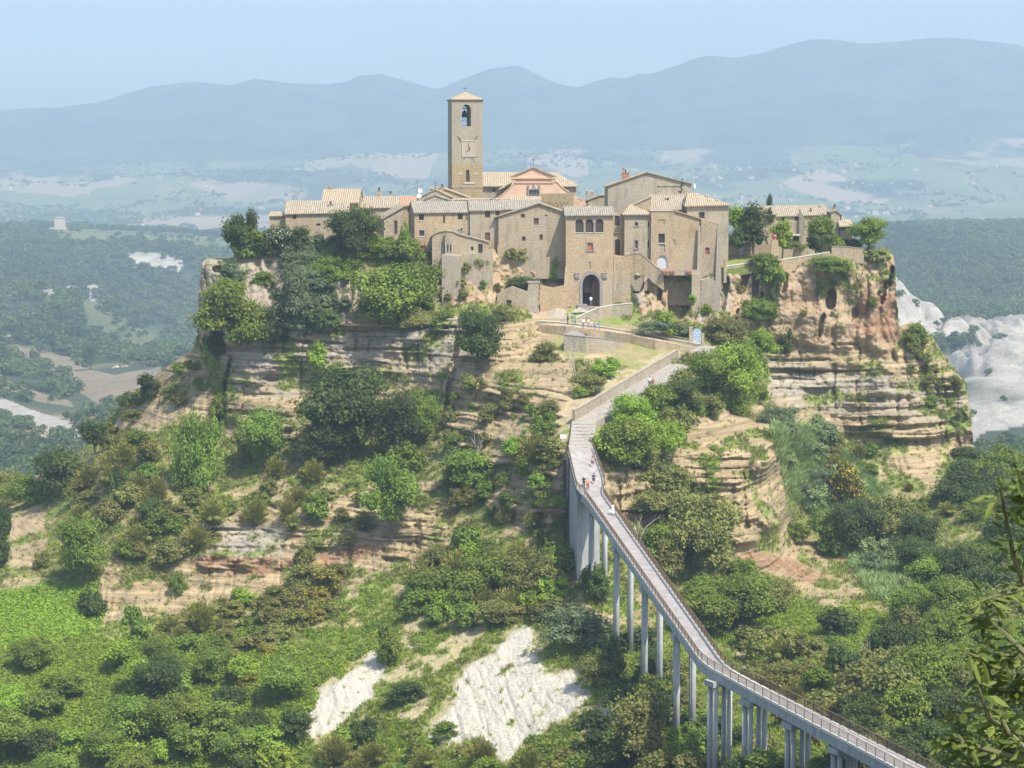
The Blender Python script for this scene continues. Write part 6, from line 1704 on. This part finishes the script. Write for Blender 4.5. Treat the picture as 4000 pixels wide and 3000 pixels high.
# --- stuff: grass tufts, canes, creepers, far woods
def replicate(dats, pos, scl, rz, patch=0.0):
    """many copies of small plants joined in one mesh"""
    V_, F_, T_, TP = [], [], [], []
    o_ = 0
    which = np.arange(len(pos)) % len(dats)
    for d, (v, f, t_, tp) in enumerate(dats):
        idx = np.nonzero(which == d)[0]
        if not len(idx): continue
        c, s = np.cos(rz[idx])[:, None], np.sin(rz[idx])[:, None]
        x = v[None, :, 0] * scl[idx, 0:1]; y = v[None, :, 1] * scl[idx, 0:1]; z = v[None, :, 2] * scl[idx, 1:2]
        w_ = np.stack([x * c - y * s, x * s + y * c, z], -1) + pos[idx][:, None, :]
        nv = len(v)
        ff = np.asarray(f)[None] + (np.arange(len(idx)) * nv)[:, None, None] + o_
        V_.append(w_.reshape(-1, 3)); F_.append(ff.reshape(-1, ff.shape[-1])); o_ += nv * len(idx)
        jit = rng.normal(0, .28, len(idx))[:, None] + patch * (fbm(pos[idx, 0] / 90, pos[idx, 1] / 260, None, 4, 151) - .45)[:, None]
        T_.append(np.clip(t_[None] + jit, 0, 1).ravel()); TP.append(np.repeat(tp[None], len(idx), 0).ravel())
    return np.concatenate(V_), np.concatenate(F_), np.concatenate(T_), np.concatenate(TP)
def tuft_dat(seed, n, wide=.5, curl=0.3, wd=.05):
    r = np.random.default_rng(seed)
    a = r.uniform(0, 2*math.pi, n); sp = r.uniform(.1, 1, n) * wide
    h = r.uniform(.5, 1, n)
    b0 = np.stack([np.cos(a)*sp*.5, np.sin(a)*sp*.5, 0*a - .1], 1)
    tp = np.stack([np.cos(a)*sp*(1+curl), np.sin(a)*sp*(1+curl), h], 1)
    mid_ = (b0 + tp)/2 + np.stack([0*a, 0*a, .12*h], 1)
    s = np.stack([-np.sin(a), np.cos(a), 0*a], 1) * wd
    v = np.stack([b0 - s*.5, mid_ - s, tp, mid_ + s], 1).reshape(-1, 3)
    return v, np.arange(4*n).reshape(-1, 4), np.repeat(r.uniform(0, 1, n), 4), np.repeat(r.uniform(0, 1, n), 4)
def small_bush_dat(seed, n, leaf):
    r = np.random.default_rng(seed)
    d = r.normal(0, 1, (n, 3)); d /= np.linalg.norm(d, axis=1)[:, None]; d[:, 2] = np.abs(d[:, 2])
    p = d * np.array([.5, .5, .8]) * r.uniform(.6, 1.1, (n, 1))
    return leaves(p, d + np.array([0, 0, .4]), leaf, np.clip(r.uniform(.1, .9, n), 0, 1), r.uniform(0, 1, n), r)
def scatter(n, test, seed):
    r = np.random.default_rng(seed)
    i = r.integers(0, len(cols), n); j = r.integers(0, len(rows) - 1, n)
    ok = (HY[i, j] > TOPG[i, j] + 2) & (cols[i] > -500) & (cols[i] < 4600) & (HY[i, j] < 3120)
    i, j = i[ok], j[ok]
    ok = test(i, j)
    i, j = i[ok], j[ok]
    return V[i, j], i, j
def stuff(name, dats, pos, scl, mat_, lab=None):
    rz = rng.uniform(0, 2*math.pi, len(pos))
    v, f, t_, tp = replicate(dats, pos, scl, rz, 2.2 if name == 'far_woods' else 0.0)
    me = np_mesh(name, v, f, mat_, False, {'tint': t_, 'tip': tp})
    return tag(link(name, me), kind='stuff')
ways_ok = lambda i, j: keep[i, j] > .85
veg = (1 - rock) * (1 - white) * (1 - cream)
p_, i, j = scatter(150000, lambda i, j: ways_ok(i, j) & (rng.uniform(0, 1, len(i)) < .9 * veg[i, j] + (.06 * (white[i, j] < .3) + .012)), 5)
tuf = [tuft_dat(s, 9, .55, .5, .06) for s in range(4)]
sc = np.stack([rng.uniform(.5, 1.1, len(p_)), rng.uniform(.3, .9, len(p_))], 1)
lu = blur(Z_LUSH.astype(float), 10)[i, j] - 1.2 * Z_DRY[i, j] + .12 + (HY[i, j] > 2350) * .45 + .3 * (fbm(p_[:, 0] / 9, p_[:, 1] / 9, p_[:, 2] / 9, 3, 81) - .4)
g_ = rng.uniform(0, 1, len(p_)) < np.clip(lu + .18, 0, 1)
stuff('dry_grass', tuf, p_[~g_], sc[~g_], LM['dry'])
stuff('green_grass', tuf, p_[g_], sc[g_] * 1.1, LM['bright'])
p_, i, j = scatter(26000, lambda i, j: ways_ok(i, j) & (rng.uniform(0, 1, len(i)) < (veg[i, j] * .8 + .05 * (white[i, j] < .3)) * (fbm(V[i, j, 0] / 7, V[i, j, 1] / 7, V[i, j, 2] / 7, 3, 83) > .47)), 6)
sc = np.stack([rng.uniform(.6, 1.9, len(p_))] * 2, 1); sc[:, 1] *= .75
sb3 = [small_bush_dat(s, 46, .17) for s in range(4)]
h_ = rng.uniform(0, 1, len(p_))
stuff('undergrowth', sb3, p_[h_ < .5], sc[h_ < .5], LM['olive'])
stuff('undergrowth', sb3, p_[h_ >= .5], sc[h_ >= .5], LM['mid'])
# giant canes on the right, creeper field on the left
Z_CANE = zone("1668,905 1760,930 1850,1010 1950,1120 2030,1230 2030,1330 1960,1370 1860,1250 1790,1150 1700,1060 1680,1000")
p_, i, j = scatter(260000, lambda i, j: Z_CANE[i, j], 8)
sc = np.stack([rng.uniform(.8, 1.5, len(p_)), rng.uniform(1.0, 2.3, len(p_))], 1)
stuff('cane_thicket', [tuft_dat(40 + s, 14, .5, 1.9, .07) for s in range(4)], p_[:9000], sc[:9000], LM['cane'])
Z_CREEP = zone("-20,1290 100,1262 205,1262 220,1330 200,1370 120,1390 -20,1420")
p_, i, j = scatter(160000, lambda i, j: Z_CREEP[i, j], 9)
sc = np.stack([rng.uniform(.8, 1.6, len(p_)), rng.uniform(.7, 1.3, len(p_))], 1)
stuff('creeper', [small_bush_dat(70 + s, 60, .2) for s in range(4)], p_[:2600], sc[:2600], LM['bright'])
Z_BRAM = zone("-20,1400 330,1400 520,1350 660,1420 800,1400 780,1500 640,1560 660,1680 -20,1680") | zone("1600,1290 1900,1330 1960,1480 1700,1420 1580,1350")
p_, i, j = scatter(480000, lambda i, j: Z_BRAM[i, j] & (white[i, j] < .2) & (cream[i, j] < .5) & (rng.uniform(0, 1, len(i)) < .25 + .75 * (fbm(V[i, j, 0] / 6, V[i, j, 1] / 6, V[i, j, 2] / 6, 3, 88) > .46)), 19)
sc = np.stack([rng.uniform(.7, 2.0, len(p_)), rng.uniform(.5, 1.3, len(p_))], 1)
stuff('brambles', [small_bush_dat(90 + s, 60, .2) for s in range(4)], p_[:8000], sc[:8000], LM['bright'])
stuff('brambles', [small_bush_dat(95 + s, 60, .2) for s in range(4)], p_[8000:12000], sc[8000:12000], LM['mid'])
# woods across the valley
iv, iff = ico()
def wood_dat(seed, n=150):
    r = np.random.default_rng(seed)
    P_, N_, T_ = [], [], []
    for k in range(7):
        d0 = r.normal(0, 1, 3); d0 /= np.linalg.norm(d0)
        c = np.array([0, 0, .45]) + d0 * np.array([.3, .3, .22]); rad = r.uniform(.16, .3)
        d = r.normal(0, 1, (n // 7, 3)); d /= np.linalg.norm(d, axis=1)[:, None]; d[:, 2] = np.abs(d[:, 2]) * 1.2 - .2
        P_.append(c + d * rad); N_.append(d); T_.append(np.clip(r.uniform(.1, .9) + r.normal(0, .1, n // 7), 0, 1))
    P_ = np.concatenate(P_); return leaves(P_, np.concatenate(N_), .19, np.concatenate(T_), r.uniform(0, 1, len(P_)), r)
def far_scatter(n, seed):
    r = np.random.default_rng(seed)
    px = np.where(r.uniform(0, 1, n) < .55, r.uniform(-150, 900, n), r.uniform(3380, 4150, n))
    D = np.exp(r.uniform(math.log(640), math.log(3360), n))
    x = (px - 2000) / F * D
    z = ground_z(x, D)
    gx, gy = to_px(x, D, z)
    jx_ = gx + r.normal(0, 12, n); jy_ = gy + r.normal(0, 7, n)
    bad_ = np.zeros(n, bool)
    for pl_ in FIELDS + BARE: bad_ |= inpoly(jx_, jy_, pl_)
    for pl_ in ([(350,900),(900,925),(900,985),(760,965),(520,945),(350,950),(180,930)], [(180,888),(270,888),(280,915),(180,920)], [(300,1160),(420,1190),(640,1325),(560,1400),(420,1330),(330,1260)], [(395,1410),(540,1410),(560,1500),(380,1500)]):
        bad_ |= inpoly(gx, gy, pl_) & (r.uniform(0, 1, n) < .96)
    dens = np.where((D > 1610) & (D < 3220), 1.0, np.where(D >= 3220, .25, .55 * (fbm(x / 70, D / 70, None, 3, 61) > .45)))
    dens = np.where((gx < 640) & (gy > 1150) & (gy < 1420), .35 + .65 * (fbm(x / 60, D / 60, None, 3, 99) > .5), dens)
    whites = (px > 3350) & (D > 890) & (D < 1600) & ~(inpoly(jx_, jy_, [(3650,1330),(3800,1300),(3830,1345),(3700,1385),(3640,1370)]) | inpoly(jx_, jy_, [(3820,1690),(4000,1655),(4000,1800),(3800,1800)]) | (r.uniform(0, 1, n) < .04))
    ok = ~bad_ & ~whites & (r.uniform(0, 1, n) < dens)
    return np.stack([x, D, z], 1)[ok]
fp_ = far_scatter(21000, 77)
s_ = rng.uniform(5.5, 13, len(fp_)); near_ = np.clip(fp_[:, 1] / 1680, .55, 1)
stuff('far_woods', [wood_dat(s) for s in range(5)], fp_ - np.array([0, 0, .6]), np.stack([s_ * near_, s_ * near_ * .95], 1), LM['farwood'])
def plain_scatter(n, seed):
    r = np.random.default_rng(seed)
    px = r.uniform(-100, 4100, n); D = np.exp(r.uniform(math.log(3450), math.log(6600), n))
    x = (px - 2000) / F * D
    hedge = np.abs(2 * fbm(x / 330, D / 620, None, 3, 123) - 1) < .07
    grove = fbm(x / 190, D / 330, None, 4, 127) > .60
    ok = (hedge | grove) & (ground_py(px, D) < 935)
    x, D = x[ok], D[ok]
    return np.stack([x, D, ground_z(x, D) - .8], 1)
fq_ = plain_scatter(16000, 78)
s_ = rng.uniform(7, 15, len(fq_))
stuff('far_woods', [wood_dat(20 + s, 70) for s in range(4)], fq_, np.stack([s_, s_ * .7], 1), LM['farwood'])
# single trees on the far plateau skyline
for x, y, ww, hh in ((52,900,44,42),(130,900,60,26),(175,902,56,44),(265,905,34,28),(335,912,44,28),(400,918,70,28),(495,925,80,34),(560,928,50,24),(600,930,46,30),(655,935,50,24),(700,938,60,24),(770,940,70,30),(830,935,60,30),(870,930,60,36)):
    plant(x, y, ww, hh, 'round', 'farwood', 'dark hazy tree on the skyline of the far left plateau', 'skyline trees of the far plateau', D=3050 if x < 300 else 3130, push=0, sink=.1)
plant(352, 1440, 76, 110, 'round', 'farwood', 'large dark tree in the ploughed valley field left of the farmhouses', None, D=1428, push=0)
# distant houses
fh_w = plain('distant_house_wall', (0.50, 0.45, 0.38), .9, var=.1); fh_r = plain('distant_house_roof', (0.48, 0.30, 0.22), .9)
def far_house():
    root = empty('farmhouse', (0,0,0), 'tiny pale distant house in the hazy plain behind the town', 'house', 'distant houses of the plain')
    MB().box(-.5,.5,-.4,.4,-.3,.55).build('wall', fh_w, root)
    MB().add([(-.55,-.45,.553),(.55,-.45,.553),(.55,.45,.553),(-.55,.45,.553),(-.55,0,.85),(.55,0,.85)], [(0,1,5,4),(2,3,4,5),(0,4,3),(1,2,5),(0,3,2,1)]).build('roof', fh_r, root)
    return root
fh0 = None
r_ = random.Random(4)
for k_ in range(150):
    if r_.random() < .7: px, D = r_.gauss(3050, 420), r_.uniform(4700, 6200)
    else: px, D = r_.uniform(0, 4000), r_.uniform(4200, 6300)
    x = (px - 2000) / F * D
    z = float(ground_z(np.array([x]), np.array([D]))[0])
    if fh0 is None: fh0 = far_house(); o_ = fh0
    else:
        o_ = fh0.copy(); COL.objects.link(o_)
        for ch in fh0.children: c_ = ch.copy(); c_.parent = o_; COL.objects.link(c_)
    s_ = r_.uniform(5, 10)
    o_.location = (x, D, z); o_.scale = (s_ * r_.uniform(.8, 1.6), s_, s_ * .9); o_.rotation_euler = (0, 0, r_.uniform(-.8, .8))
# dead trees
def dead_tree(px, py, hpx, label, seed):
    p = hill_P(px, py); H_ = hpx * p.y / F
    root = empty('dead_tree', p + Vector((0,-.8,-.2)), label, 'dead tree')
    rg = random.Random(seed); mb = MB()
    def br(p0, d, L, r0, lv):
        p1 = p0 + d * L * .5 + Vector((rg.gauss(0,.05),rg.gauss(0,.05),0)) * L; p2 = p1 + (d + Vector((rg.gauss(0,.2),rg.gauss(0,.2),.1))).normalized() * L * .5
        mb.tube([p0, p1, p2], [r0, r0*.75, r0*.4], 5)
        if lv:
            for _ in range(3): br(p1.lerp(p2, rg.random()), (d + Vector((rg.gauss(0,.6), rg.gauss(0,.6), rg.uniform(-.1,.5)))).normalized(), L * rg.uniform(.4,.7), r0*.55, lv-1)
    for _ in range(2): br(Vector((rg.gauss(0,.15),rg.gauss(0,.15),0)), Vector((rg.gauss(0,.25),rg.gauss(0,.2),1)).normalized(), H_, .09, 2)
    mb.build('trunk', M['deadwood'], root)
dead_tree(2790, 2240, 130, 'bleached bare tree on the slope right of the upper bridge span', 1)
dead_tree(2720, 2200, 90, 'slim bleached snag left of the bare tree behind the bridge', 2)
dead_tree(2245, 1480, 110, 'bare grey sapling in the dry grass left of the ramp', 3)
dead_tree(2490, 2130, 90, 'leafless grey sapling close to the bridge railing', 4)
dead_tree(1850, 1830, 110, 'tangle of bare grey twigs on the cliff left of the bridge', 5)
dead_tree(3390, 2640, 110, 'bare twigs on the dark tree strip beyond the near span', 6)

# --- foreground tree at the right, about ten metres from the camera
ft = empty('foreground_tree', (2.75, 9.8, float(ground_z(np.array([2.75]), np.array([9.8]))[0])), 'leafy foreground branches of a near tree at the right picture edge', 'tree')
fo = ft.location
rg = random.Random(11)
B2 = lambda px, py, D=9.7: P(px, py, D) - fo
mb = MB()
mb.tube([Vector((0,0,-.4)), B2(4190,3300), B2(4150,2600,9.9), B2(4120,2100,9.8), B2(4090,1700,9.8)], [.07,.06,.045,.03,.015], 8)
mb.build('trunk', M['bark'], ft)
M['twig'] = plain('green_twig', (0.12, 0.13, 0.05), .7)
BRS = [[(4150,2500),(4030,2350),(3960,2180),(3925,2000),(3905,1900)], [(4130,2300),(4040,2080),(3990,1900),(3975,1830)], [(4160,2700),(4010,2560),(3930,2480),(3850,2420),(3790,2400)],
       [(4150,2650),(3990,2720),(3890,2690),(3850,2600),(3835,2570),(3765,2545)], [(4170,2850),(3990,2890),(3860,2800),(3810,2650)], [(4170,2950),(3960,2960),(3760,2900),(3725,2850),(3720,2810)],
       [(4180,3050),(3900,3040),(3760,2980),(3740,2900),(3700,2880)], [(4150,2450),(4000,2300),(3880,2330),(3830,2350)], [(4180,3000),(4000,2920),(3940,2860),(3900,2780)], [(4160,2800),(4050,2640),(3980,2560),(3900,2560)], [(4120,2150),(4060,2000),(4020,1880)], [(4200,3150),(4020,3060),(3900,2960),(3850,2900)], [(4180,2900),(4060,2800),(3990,2720),(3950,2640)], [(4190,3200),(4000,3120),(3830,3050),(3780,2990)]]
LV = {'v': [], 'f': [], 't': []}
for bi, br in enumerate(BRS):
    pts = [B2(x, y, 9.7 + .12 * math.sin(bi * 2 + i)) for i, (x, y) in enumerate(br)]
    MB().tube(pts, [.02 * (1 - i_ / len(pts)) ** 1.3 + .002 for i_ in range(len(pts))], 6).build('branch', M['twig'], ft)
    for i in range(1, len(pts)):
        for k_ in range(20 if i > 1 else 10):
            c = pts[i-1].lerp(pts[i], rg.random())
            dr = (pts[i] - pts[i-1]).normalized()
            d = (dr * .5 + Vector((rg.gauss(0,1), rg.gauss(0,.8), rg.gauss(.05,.5)))).normalized()
            sd_ = d.cross(Vector((rg.gauss(0,.35), -.55, 1))).normalized()
            nn = d.cross(sd_)
            L_ = rg.uniform(.055, .10); wd = L_ * rg.uniform(.14, .20)
            c0 = c + d * rg.uniform(.0, .05)
            o_ = len(LV['v'])
            droop = Vector((0, 0, -.25 * L_))
            LV['v'] += [c0, c0 + d*L_*.35 + sd_*wd + nn*.006, c0 + d*L_*.75 + sd_*wd*.75 + nn*.006 + droop*.5, c0 + d*L_ + droop, c0 + d*L_*.75 - sd_*wd*.75 + nn*.006 + droop*.5, c0 + d*L_*.35 - sd_*wd + nn*.006, c0 + d*L_*.35, c0 + d*L_*.75 + droop*.5]
            LV['f'] += [(o_, o_+1, o_+6), (o_+1, o_+2, o_+7, o_+6), (o_+2, o_+3, o_+7), (o_, o_+6, o_+5), (o_+6, o_+7, o_+4, o_+5), (o_+7, o_+3, o_+4)]
            LV['t'] += [rg.uniform(0, 1)] * 8
me = bpy.data.meshes.new('leaves'); me.from_pydata([tuple(v) for v in LV['v']], [], LV['f'])
a = me.attributes.new('tint', 'FLOAT', 'POINT'); a.data.foreach_set('value', np.array(LV['t'], np.float32))
LM['near'] = leaf_mat('near_leaves', (0.075, 0.13, 0.028), (0.20, 0.28, 0.06)); me.materials.append(LM['near'])
link('leaves', me, ft)

# ================================================================== PEOPLE
SK = plain('skin', (0.50, 0.30, 0.21), .6, var=.05)
CL = {n: plain('cloth_' + n, c, .9, var=.08) for n, c in dict(white=(.78,.78,.78), navy=(.045,.055,.11), black=(.03,.03,.032), pink=(.62,.28,.24), salmon=(.68,.36,.22), red=(.36,.05,.05), green=(.05,.30,.13), blue=(.16,.27,.50), grey=(.35,.37,.40), khaki=(.40,.34,.22), brown=(.10,.06,.04), denim=(.12,.18,.30), cream=(.7,.6,.5)).items()}
HR = {'dark': plain('dark_hair', (.02,.014,.01), .6), 'brown': plain('brown_hair', (.10,.055,.03), .6), 'cap': CL['white'], 'red': plain('reddish_hair', (.2,.07,.04), .6), 'grey': CL['grey']}
def skin_obj(name, verts, edges, radii, mat_, parent, sub=1):
    me = bpy.data.meshes.new(name); me.from_pydata(verts, edges, [])
    o_ = link(name, me)
    o_.modifiers.new('skin', 'SKIN')
    sv_ = me.skin_vertices[0].data
    for i, r_i in enumerate(radii): sv_[i].radius = (r_i, r_i); sv_[i].use_root = (i == 0)
    s_ = o_.modifiers.new('sub', 'SUBSURF'); s_.levels = sub; s_.render_levels = sub
    return o_, mat_, parent
PEND = []
def person(p, label, top, bottom, hair='dark', face=math.pi, stride=.18, h=1.72, sleeve=.5, short=False, dress=False, group=None, arms=0.0, lean=0.0):
    root = empty('person', p, label, 'person', group, face - math.pi)
    k_ = h / 1.72
    s = stride
    J = {'pelvis':(0,0,.93),'waist':(0,-.01,1.08),'chest':(0,-.02-lean,1.30),'neck':(0,-.02-lean,1.47),'head0':(0,-.04-lean,1.56),'head1':(0,-.05-lean,1.67),
         'hipL':(-.10,0,.88),'kneeL':(-.11,-s*.75,.49),'ankL':(-.11,-s*.6,.09),'toeL':(-.12,-s*.6-.16,.03),
         'hipR':(.10,0,.88),'kneeR':(.11,s*.15,.48),'ankR':(.11,s*1.1,.11),'toeR':(.12,s*1.1-.15,.03),
         'shL':(-.19,-.02-lean,1.41),'elL':(-.25,.04-lean+s*.3,1.13),'wrL':(-.25,-.08-lean-arms*.2+s*.3,.90+arms*.2),'haL':(-.24,-.13-lean-arms*.2+s*.3,.82+arms*.25),
         'shR':(.19,-.02-lean,1.41),'elR':(.25,.03-lean-s*.3,1.13),'wrR':(.25,-.12-lean-s*.5-arms*.2,.91+arms*.2),'haR':(.24,-.17-lean-s*.5-arms*.2,.83+arms*.25)}
    Rr = dict(pelvis=.13,waist=.115,chest=.135,neck=.055,head0=.085,head1=.09,hipL=.09,kneeL=.058,ankL=.04,toeL=.035,hipR=.09,kneeR=.058,ankR=.04,toeR=.035,shL=.06,elL=.042,wrL=.03,haL=.034,shR=.06,elR=.042,wrR=.03,haR=.034)
    E_ = [('pelvis','waist'),('waist','chest'),('chest','neck'),('neck','head0'),('head0','head1'),('pelvis','hipL'),('hipL','kneeL'),('kneeL','ankL'),('ankL','toeL'),('pelvis','hipR'),('hipR','kneeR'),('kneeR','ankR'),('ankR','toeR'),('chest','shL'),('shL','elL'),('elL','wrL'),('wrL','haL'),('chest','shR'),('shR','elR'),('elR','wrR'),('wrR','haR')]
    def sk(name, keys, edges, grow, mt):
        ix = {n: i for i, n in enumerate(keys)}
        vs = [tuple(c * k_ for c in (J[n] if isinstance(n, str) else n)) for n in keys]
        PEND.append(skin_obj(name, vs, [(ix[a], ix[b_]) for a, b_ in edges if a in ix and b_ in ix], [(Rr[n] + grow) * k_ for n in keys], mt, root))
    sk('body', list(J), E_, 0.0, SK)
    # clothing: shirt, trousers or skirt, hair and shoes
    mid = lambda a, b_, t: tuple(x*(1-t)+y*t for x, y in zip(J[a], J[b_]))
    for nm, (a, b_, t) in {'slL':('shL','elL',sleeve*1.6), 'slR':('shR','elR',sleeve*1.6)}.items():
        J[nm] = mid(a, b_, min(t, 1)); Rr[nm] = .05
    J['hem'] = (0,0,.86); Rr['hem'] = .135
    sk('shirt', ['waist','hem','chest','shL','slL','shR','slR'], [('waist','hem'),('waist','chest'),('chest','shL'),('shL','slL'),('chest','shR'),('shR','slR')], .022, CL[top])
    if dress:
        mb = MB().lathe([(.25*k_,.12*k_),(.24*k_,.4*k_),(.18*k_,.9*k_),(.14*k_,1.05*k_)], (0,0,0), 12); mb.build('skirt', CL[bottom], root, True)
    else:
        tt = .75 if short else None
        J['cuL'] = mid('hipL','kneeL',.9) if short else mid('kneeL','ankL',.92); J['cuR'] = mid('hipR','kneeR',.9) if short else mid('kneeR','ankR',.92)
        Rr['cuL'] = Rr['cuR'] = .06 if short else .045
        if short: sk('shorts', ['pelvis','hipL','cuL','hipR','cuR'], [('pelvis','hipL'),('hipL','cuL'),('pelvis','hipR'),('hipR','cuR')], .022, CL[bottom])
        else: sk('trousers', ['pelvis','hipL','kneeL','cuL','hipR','kneeR','cuR'], [('pelvis','hipL'),('hipL','kneeL'),('kneeL','cuL'),('pelvis','hipR'),('hipR','kneeR'),('kneeR','cuR')], .022, CL[bottom])
    hd = J['head1']
    hb = MB().lathe([(.10*k_,-.03*k_),(.105*k_,.02*k_),(.085*k_,.075*k_),(.03*k_,.105*k_)], (hd[0]*k_, (hd[1]+.012)*k_, hd[2]*k_), 12)
    if hair in ('dark','brown','red') and (dress or top in ('pink',)): hb.lathe([(.06*k_,-.22*k_),(.085*k_,-.1*k_),(.09*k_,.0)], (hd[0]*k_, (hd[1]+.04)*k_, hd[2]*k_), 10)
    hb.build('cap' if hair == 'cap' else 'hair', HR[hair], root, True)
    for sd_, an in ((-1,'L'),(1,'R')):
        a = J['ank'+an]
        MB().box((a[0]-.045)*k_, (a[0]+.045)*k_, (a[1]-.19)*k_, (a[1]+.06)*k_, .0, .075).build('shoe', CL['white'] if top in ('pink','navy') else CL['brown'], root)
    for z_, r_h in ((hd[2]-.035, .012),):
        for e_ in (-.035, .035):
            pass
        fb = MB().frustum((0, (hd[1]-.105)*k_, (hd[2]-.08)*k_), .014*k_, .012*k_, (0, (hd[1]-.09)*k_, (hd[2]-.02)*k_), .006*k_, .006*k_)
        fb.build('nose', SK, root)
    return root
def onway(px, py, ln, rn):
    """point on a strip between two edges seen at a pixel"""
    best = None
    for i in range(len(ln) - 1):
        for s_ in range(80):
            a = ln[i].lerp(ln[i+1], s_/80); b_ = rn[i].lerp(rn[i+1], s_/80)
            for u in (.05,.1,.15,.2,.25,.3,.35,.4,.45,.5,.55,.6,.65,.7,.75,.8,.85,.9,.95):
                p = a.lerp(b_, u); x, y = to_px(p.x, p.y, p.z)
                e_ = (x-px)**2 + (y-py)**2
                if best is None or e_ < best[0]: best = (e_, p)
    return best[1].copy()
bw = lambda x, y: onway(x, y, Lb, Rb) + Vector((0,0,.01))
rw = lambda x, y: onway(x, y, rl, rr) + Vector((0,0,.02))
AWAY, TOWARD = 0.0, math.pi      # bodies are built facing the viewer
person(bw(2316,1824), 'woman in a pink top and dark shorts walking up the wide bridge section', 'pink', 'navy', 'dark', AWAY, .14, 1.66, .4, True)
person(bw(2320,1894), 'man in navy shirt and dark shorts, hands at his sides, walking up the bridge', 'navy', 'black', 'dark', AWAY, .15, 1.78, .5, True)
person(bw(2281,1905), 'person in black with a white cap beside the salmon shirt at the railing', 'black', 'black', 'cap', TOWARD, .05, 1.70, .6)
person(bw(2297,1914), 'man in a salmon shirt and dark red trousers standing on the bridge', 'salmon', 'red', 'grey', TOWARD, .05, 1.76, .6)
wd_ = person(bw(2392,2012), 'woman in a long white skirt carrying a bag down the narrow bridge', 'white', 'white', 'red', TOWARD, .12, 1.68, .3, dress=True)
bgp = bw(2392,2012) + Vector((-.36, -.15, .48))
o_ = empty('handbag', bgp, 'white handbag carried by the woman in the white skirt', 'bag'); MB().box(-.14,.14,-.06,.06,0,.26).build('bag', CL['white'], o_); MB().tube([(-.1,0,.26),(-.06,0,.4),(.06,0,.4),(.1,0,.26)], .012, 5).build('strap', CL['cream'], o_)
person(rw(2537,1512), 'person in white shirt and black trousers on the cobbled ramp', 'white', 'black', 'dark', AWAY, .15, 1.76, .6)
person(rw(2549,1516), 'person in dark red beside the white shirt on the ramp', 'red', 'brown', 'brown', AWAY, .12, 1.68, .6)
gl_ = [P(2262,1200,hill_D(2262,1200)-1.2), P(2186,1250,hill_D(2186,1250)-1.2)]
person(P(2308,1194,399.3), 'visitor in a white shirt walking into the dark gate passage', 'white', 'denim', 'dark', AWAY, .15, 1.78, .6)
def onpath(px, py_head, h):
    z_ = float(np.interp(px, [2186, 2362, 2550, 2735], [P(2186,1250,hill_D(2186,1250)-.6).z, P(2362,1280,hill_D(2362,1280)-.6).z, P(2550,1312,hill_D(2550,1312)-.6).z, P(2735,1350,hill_D(2735,1350)-.6).z]))
    return PZ(px, py_head, z_ + h) - Vector((0,0,h))
for px, pyh, lab, tp, bt, hr, hh in ((2218,1227,'person in dark clothes with a rucksack at the bottom of the gate path','black','brown','dark',1.75),(2237,1229,'person in a green shirt and white cap below the gate','green','khaki','cap',1.74),(2247,1240,'child in a blue shirt beside the green shirt','blue','denim','brown',1.25),
   (2278,1242,'person in a white shirt behind the parapet','white','denim','dark',1.76),(2298,1243,'person in a cream top walking behind the parapet','cream','khaki','brown',1.68),(2310,1253,'child in white with fair skin behind the parapet','white','grey','brown',1.3),(2323,1255,'shorter person in grey behind the parapet','grey','denim','dark',1.45),(2340,1255,'person in pale blue at the right end of the group','blue','grey','brown',1.6)):
    person(onpath(px, pyh, hh), lab, tp, bt, hr, TOWARD if px > 2230 else 1.2, .12, hh, .6)
bpy.context.view_layer.update()
dg = bpy.context.evaluated_depsgraph_get()
for o_, mt, par in PEND:
    me = bpy.data.meshes.new_from_object(o_.evaluated_get(dg), depsgraph=dg)
    me.materials.clear(); me.materials.append(mt)
    me.polygons.foreach_set('use_smooth', [True] * len(me.polygons))
    o_.modifiers.clear(); o_.data = me; o_.parent = par
# ================================================================== HAZE
hm = bpy.data.materials.new('haze_air')
hm.use_nodes = True
ht = hm.node_tree
ht.nodes.remove(ht.nodes['Principled BSDF'])
pv = ht.nodes.new('ShaderNodeVolumePrincipled')
pv.inputs['Color'].default_value = (*HAZE_COLOR, 1)
pv.inputs['Density'].default_value = HAZE_DENSITY
pv.inputs['Anisotropy'].default_value = 0.0
ht.links.new(pv.outputs[0], ht.nodes['Material Output'].inputs['Volume'])
hz = MB().box(-7000, 7000, -400, 10500, -900, 640)
ho = hz.build('haze', hm)
tag(ho, kind='stuff')
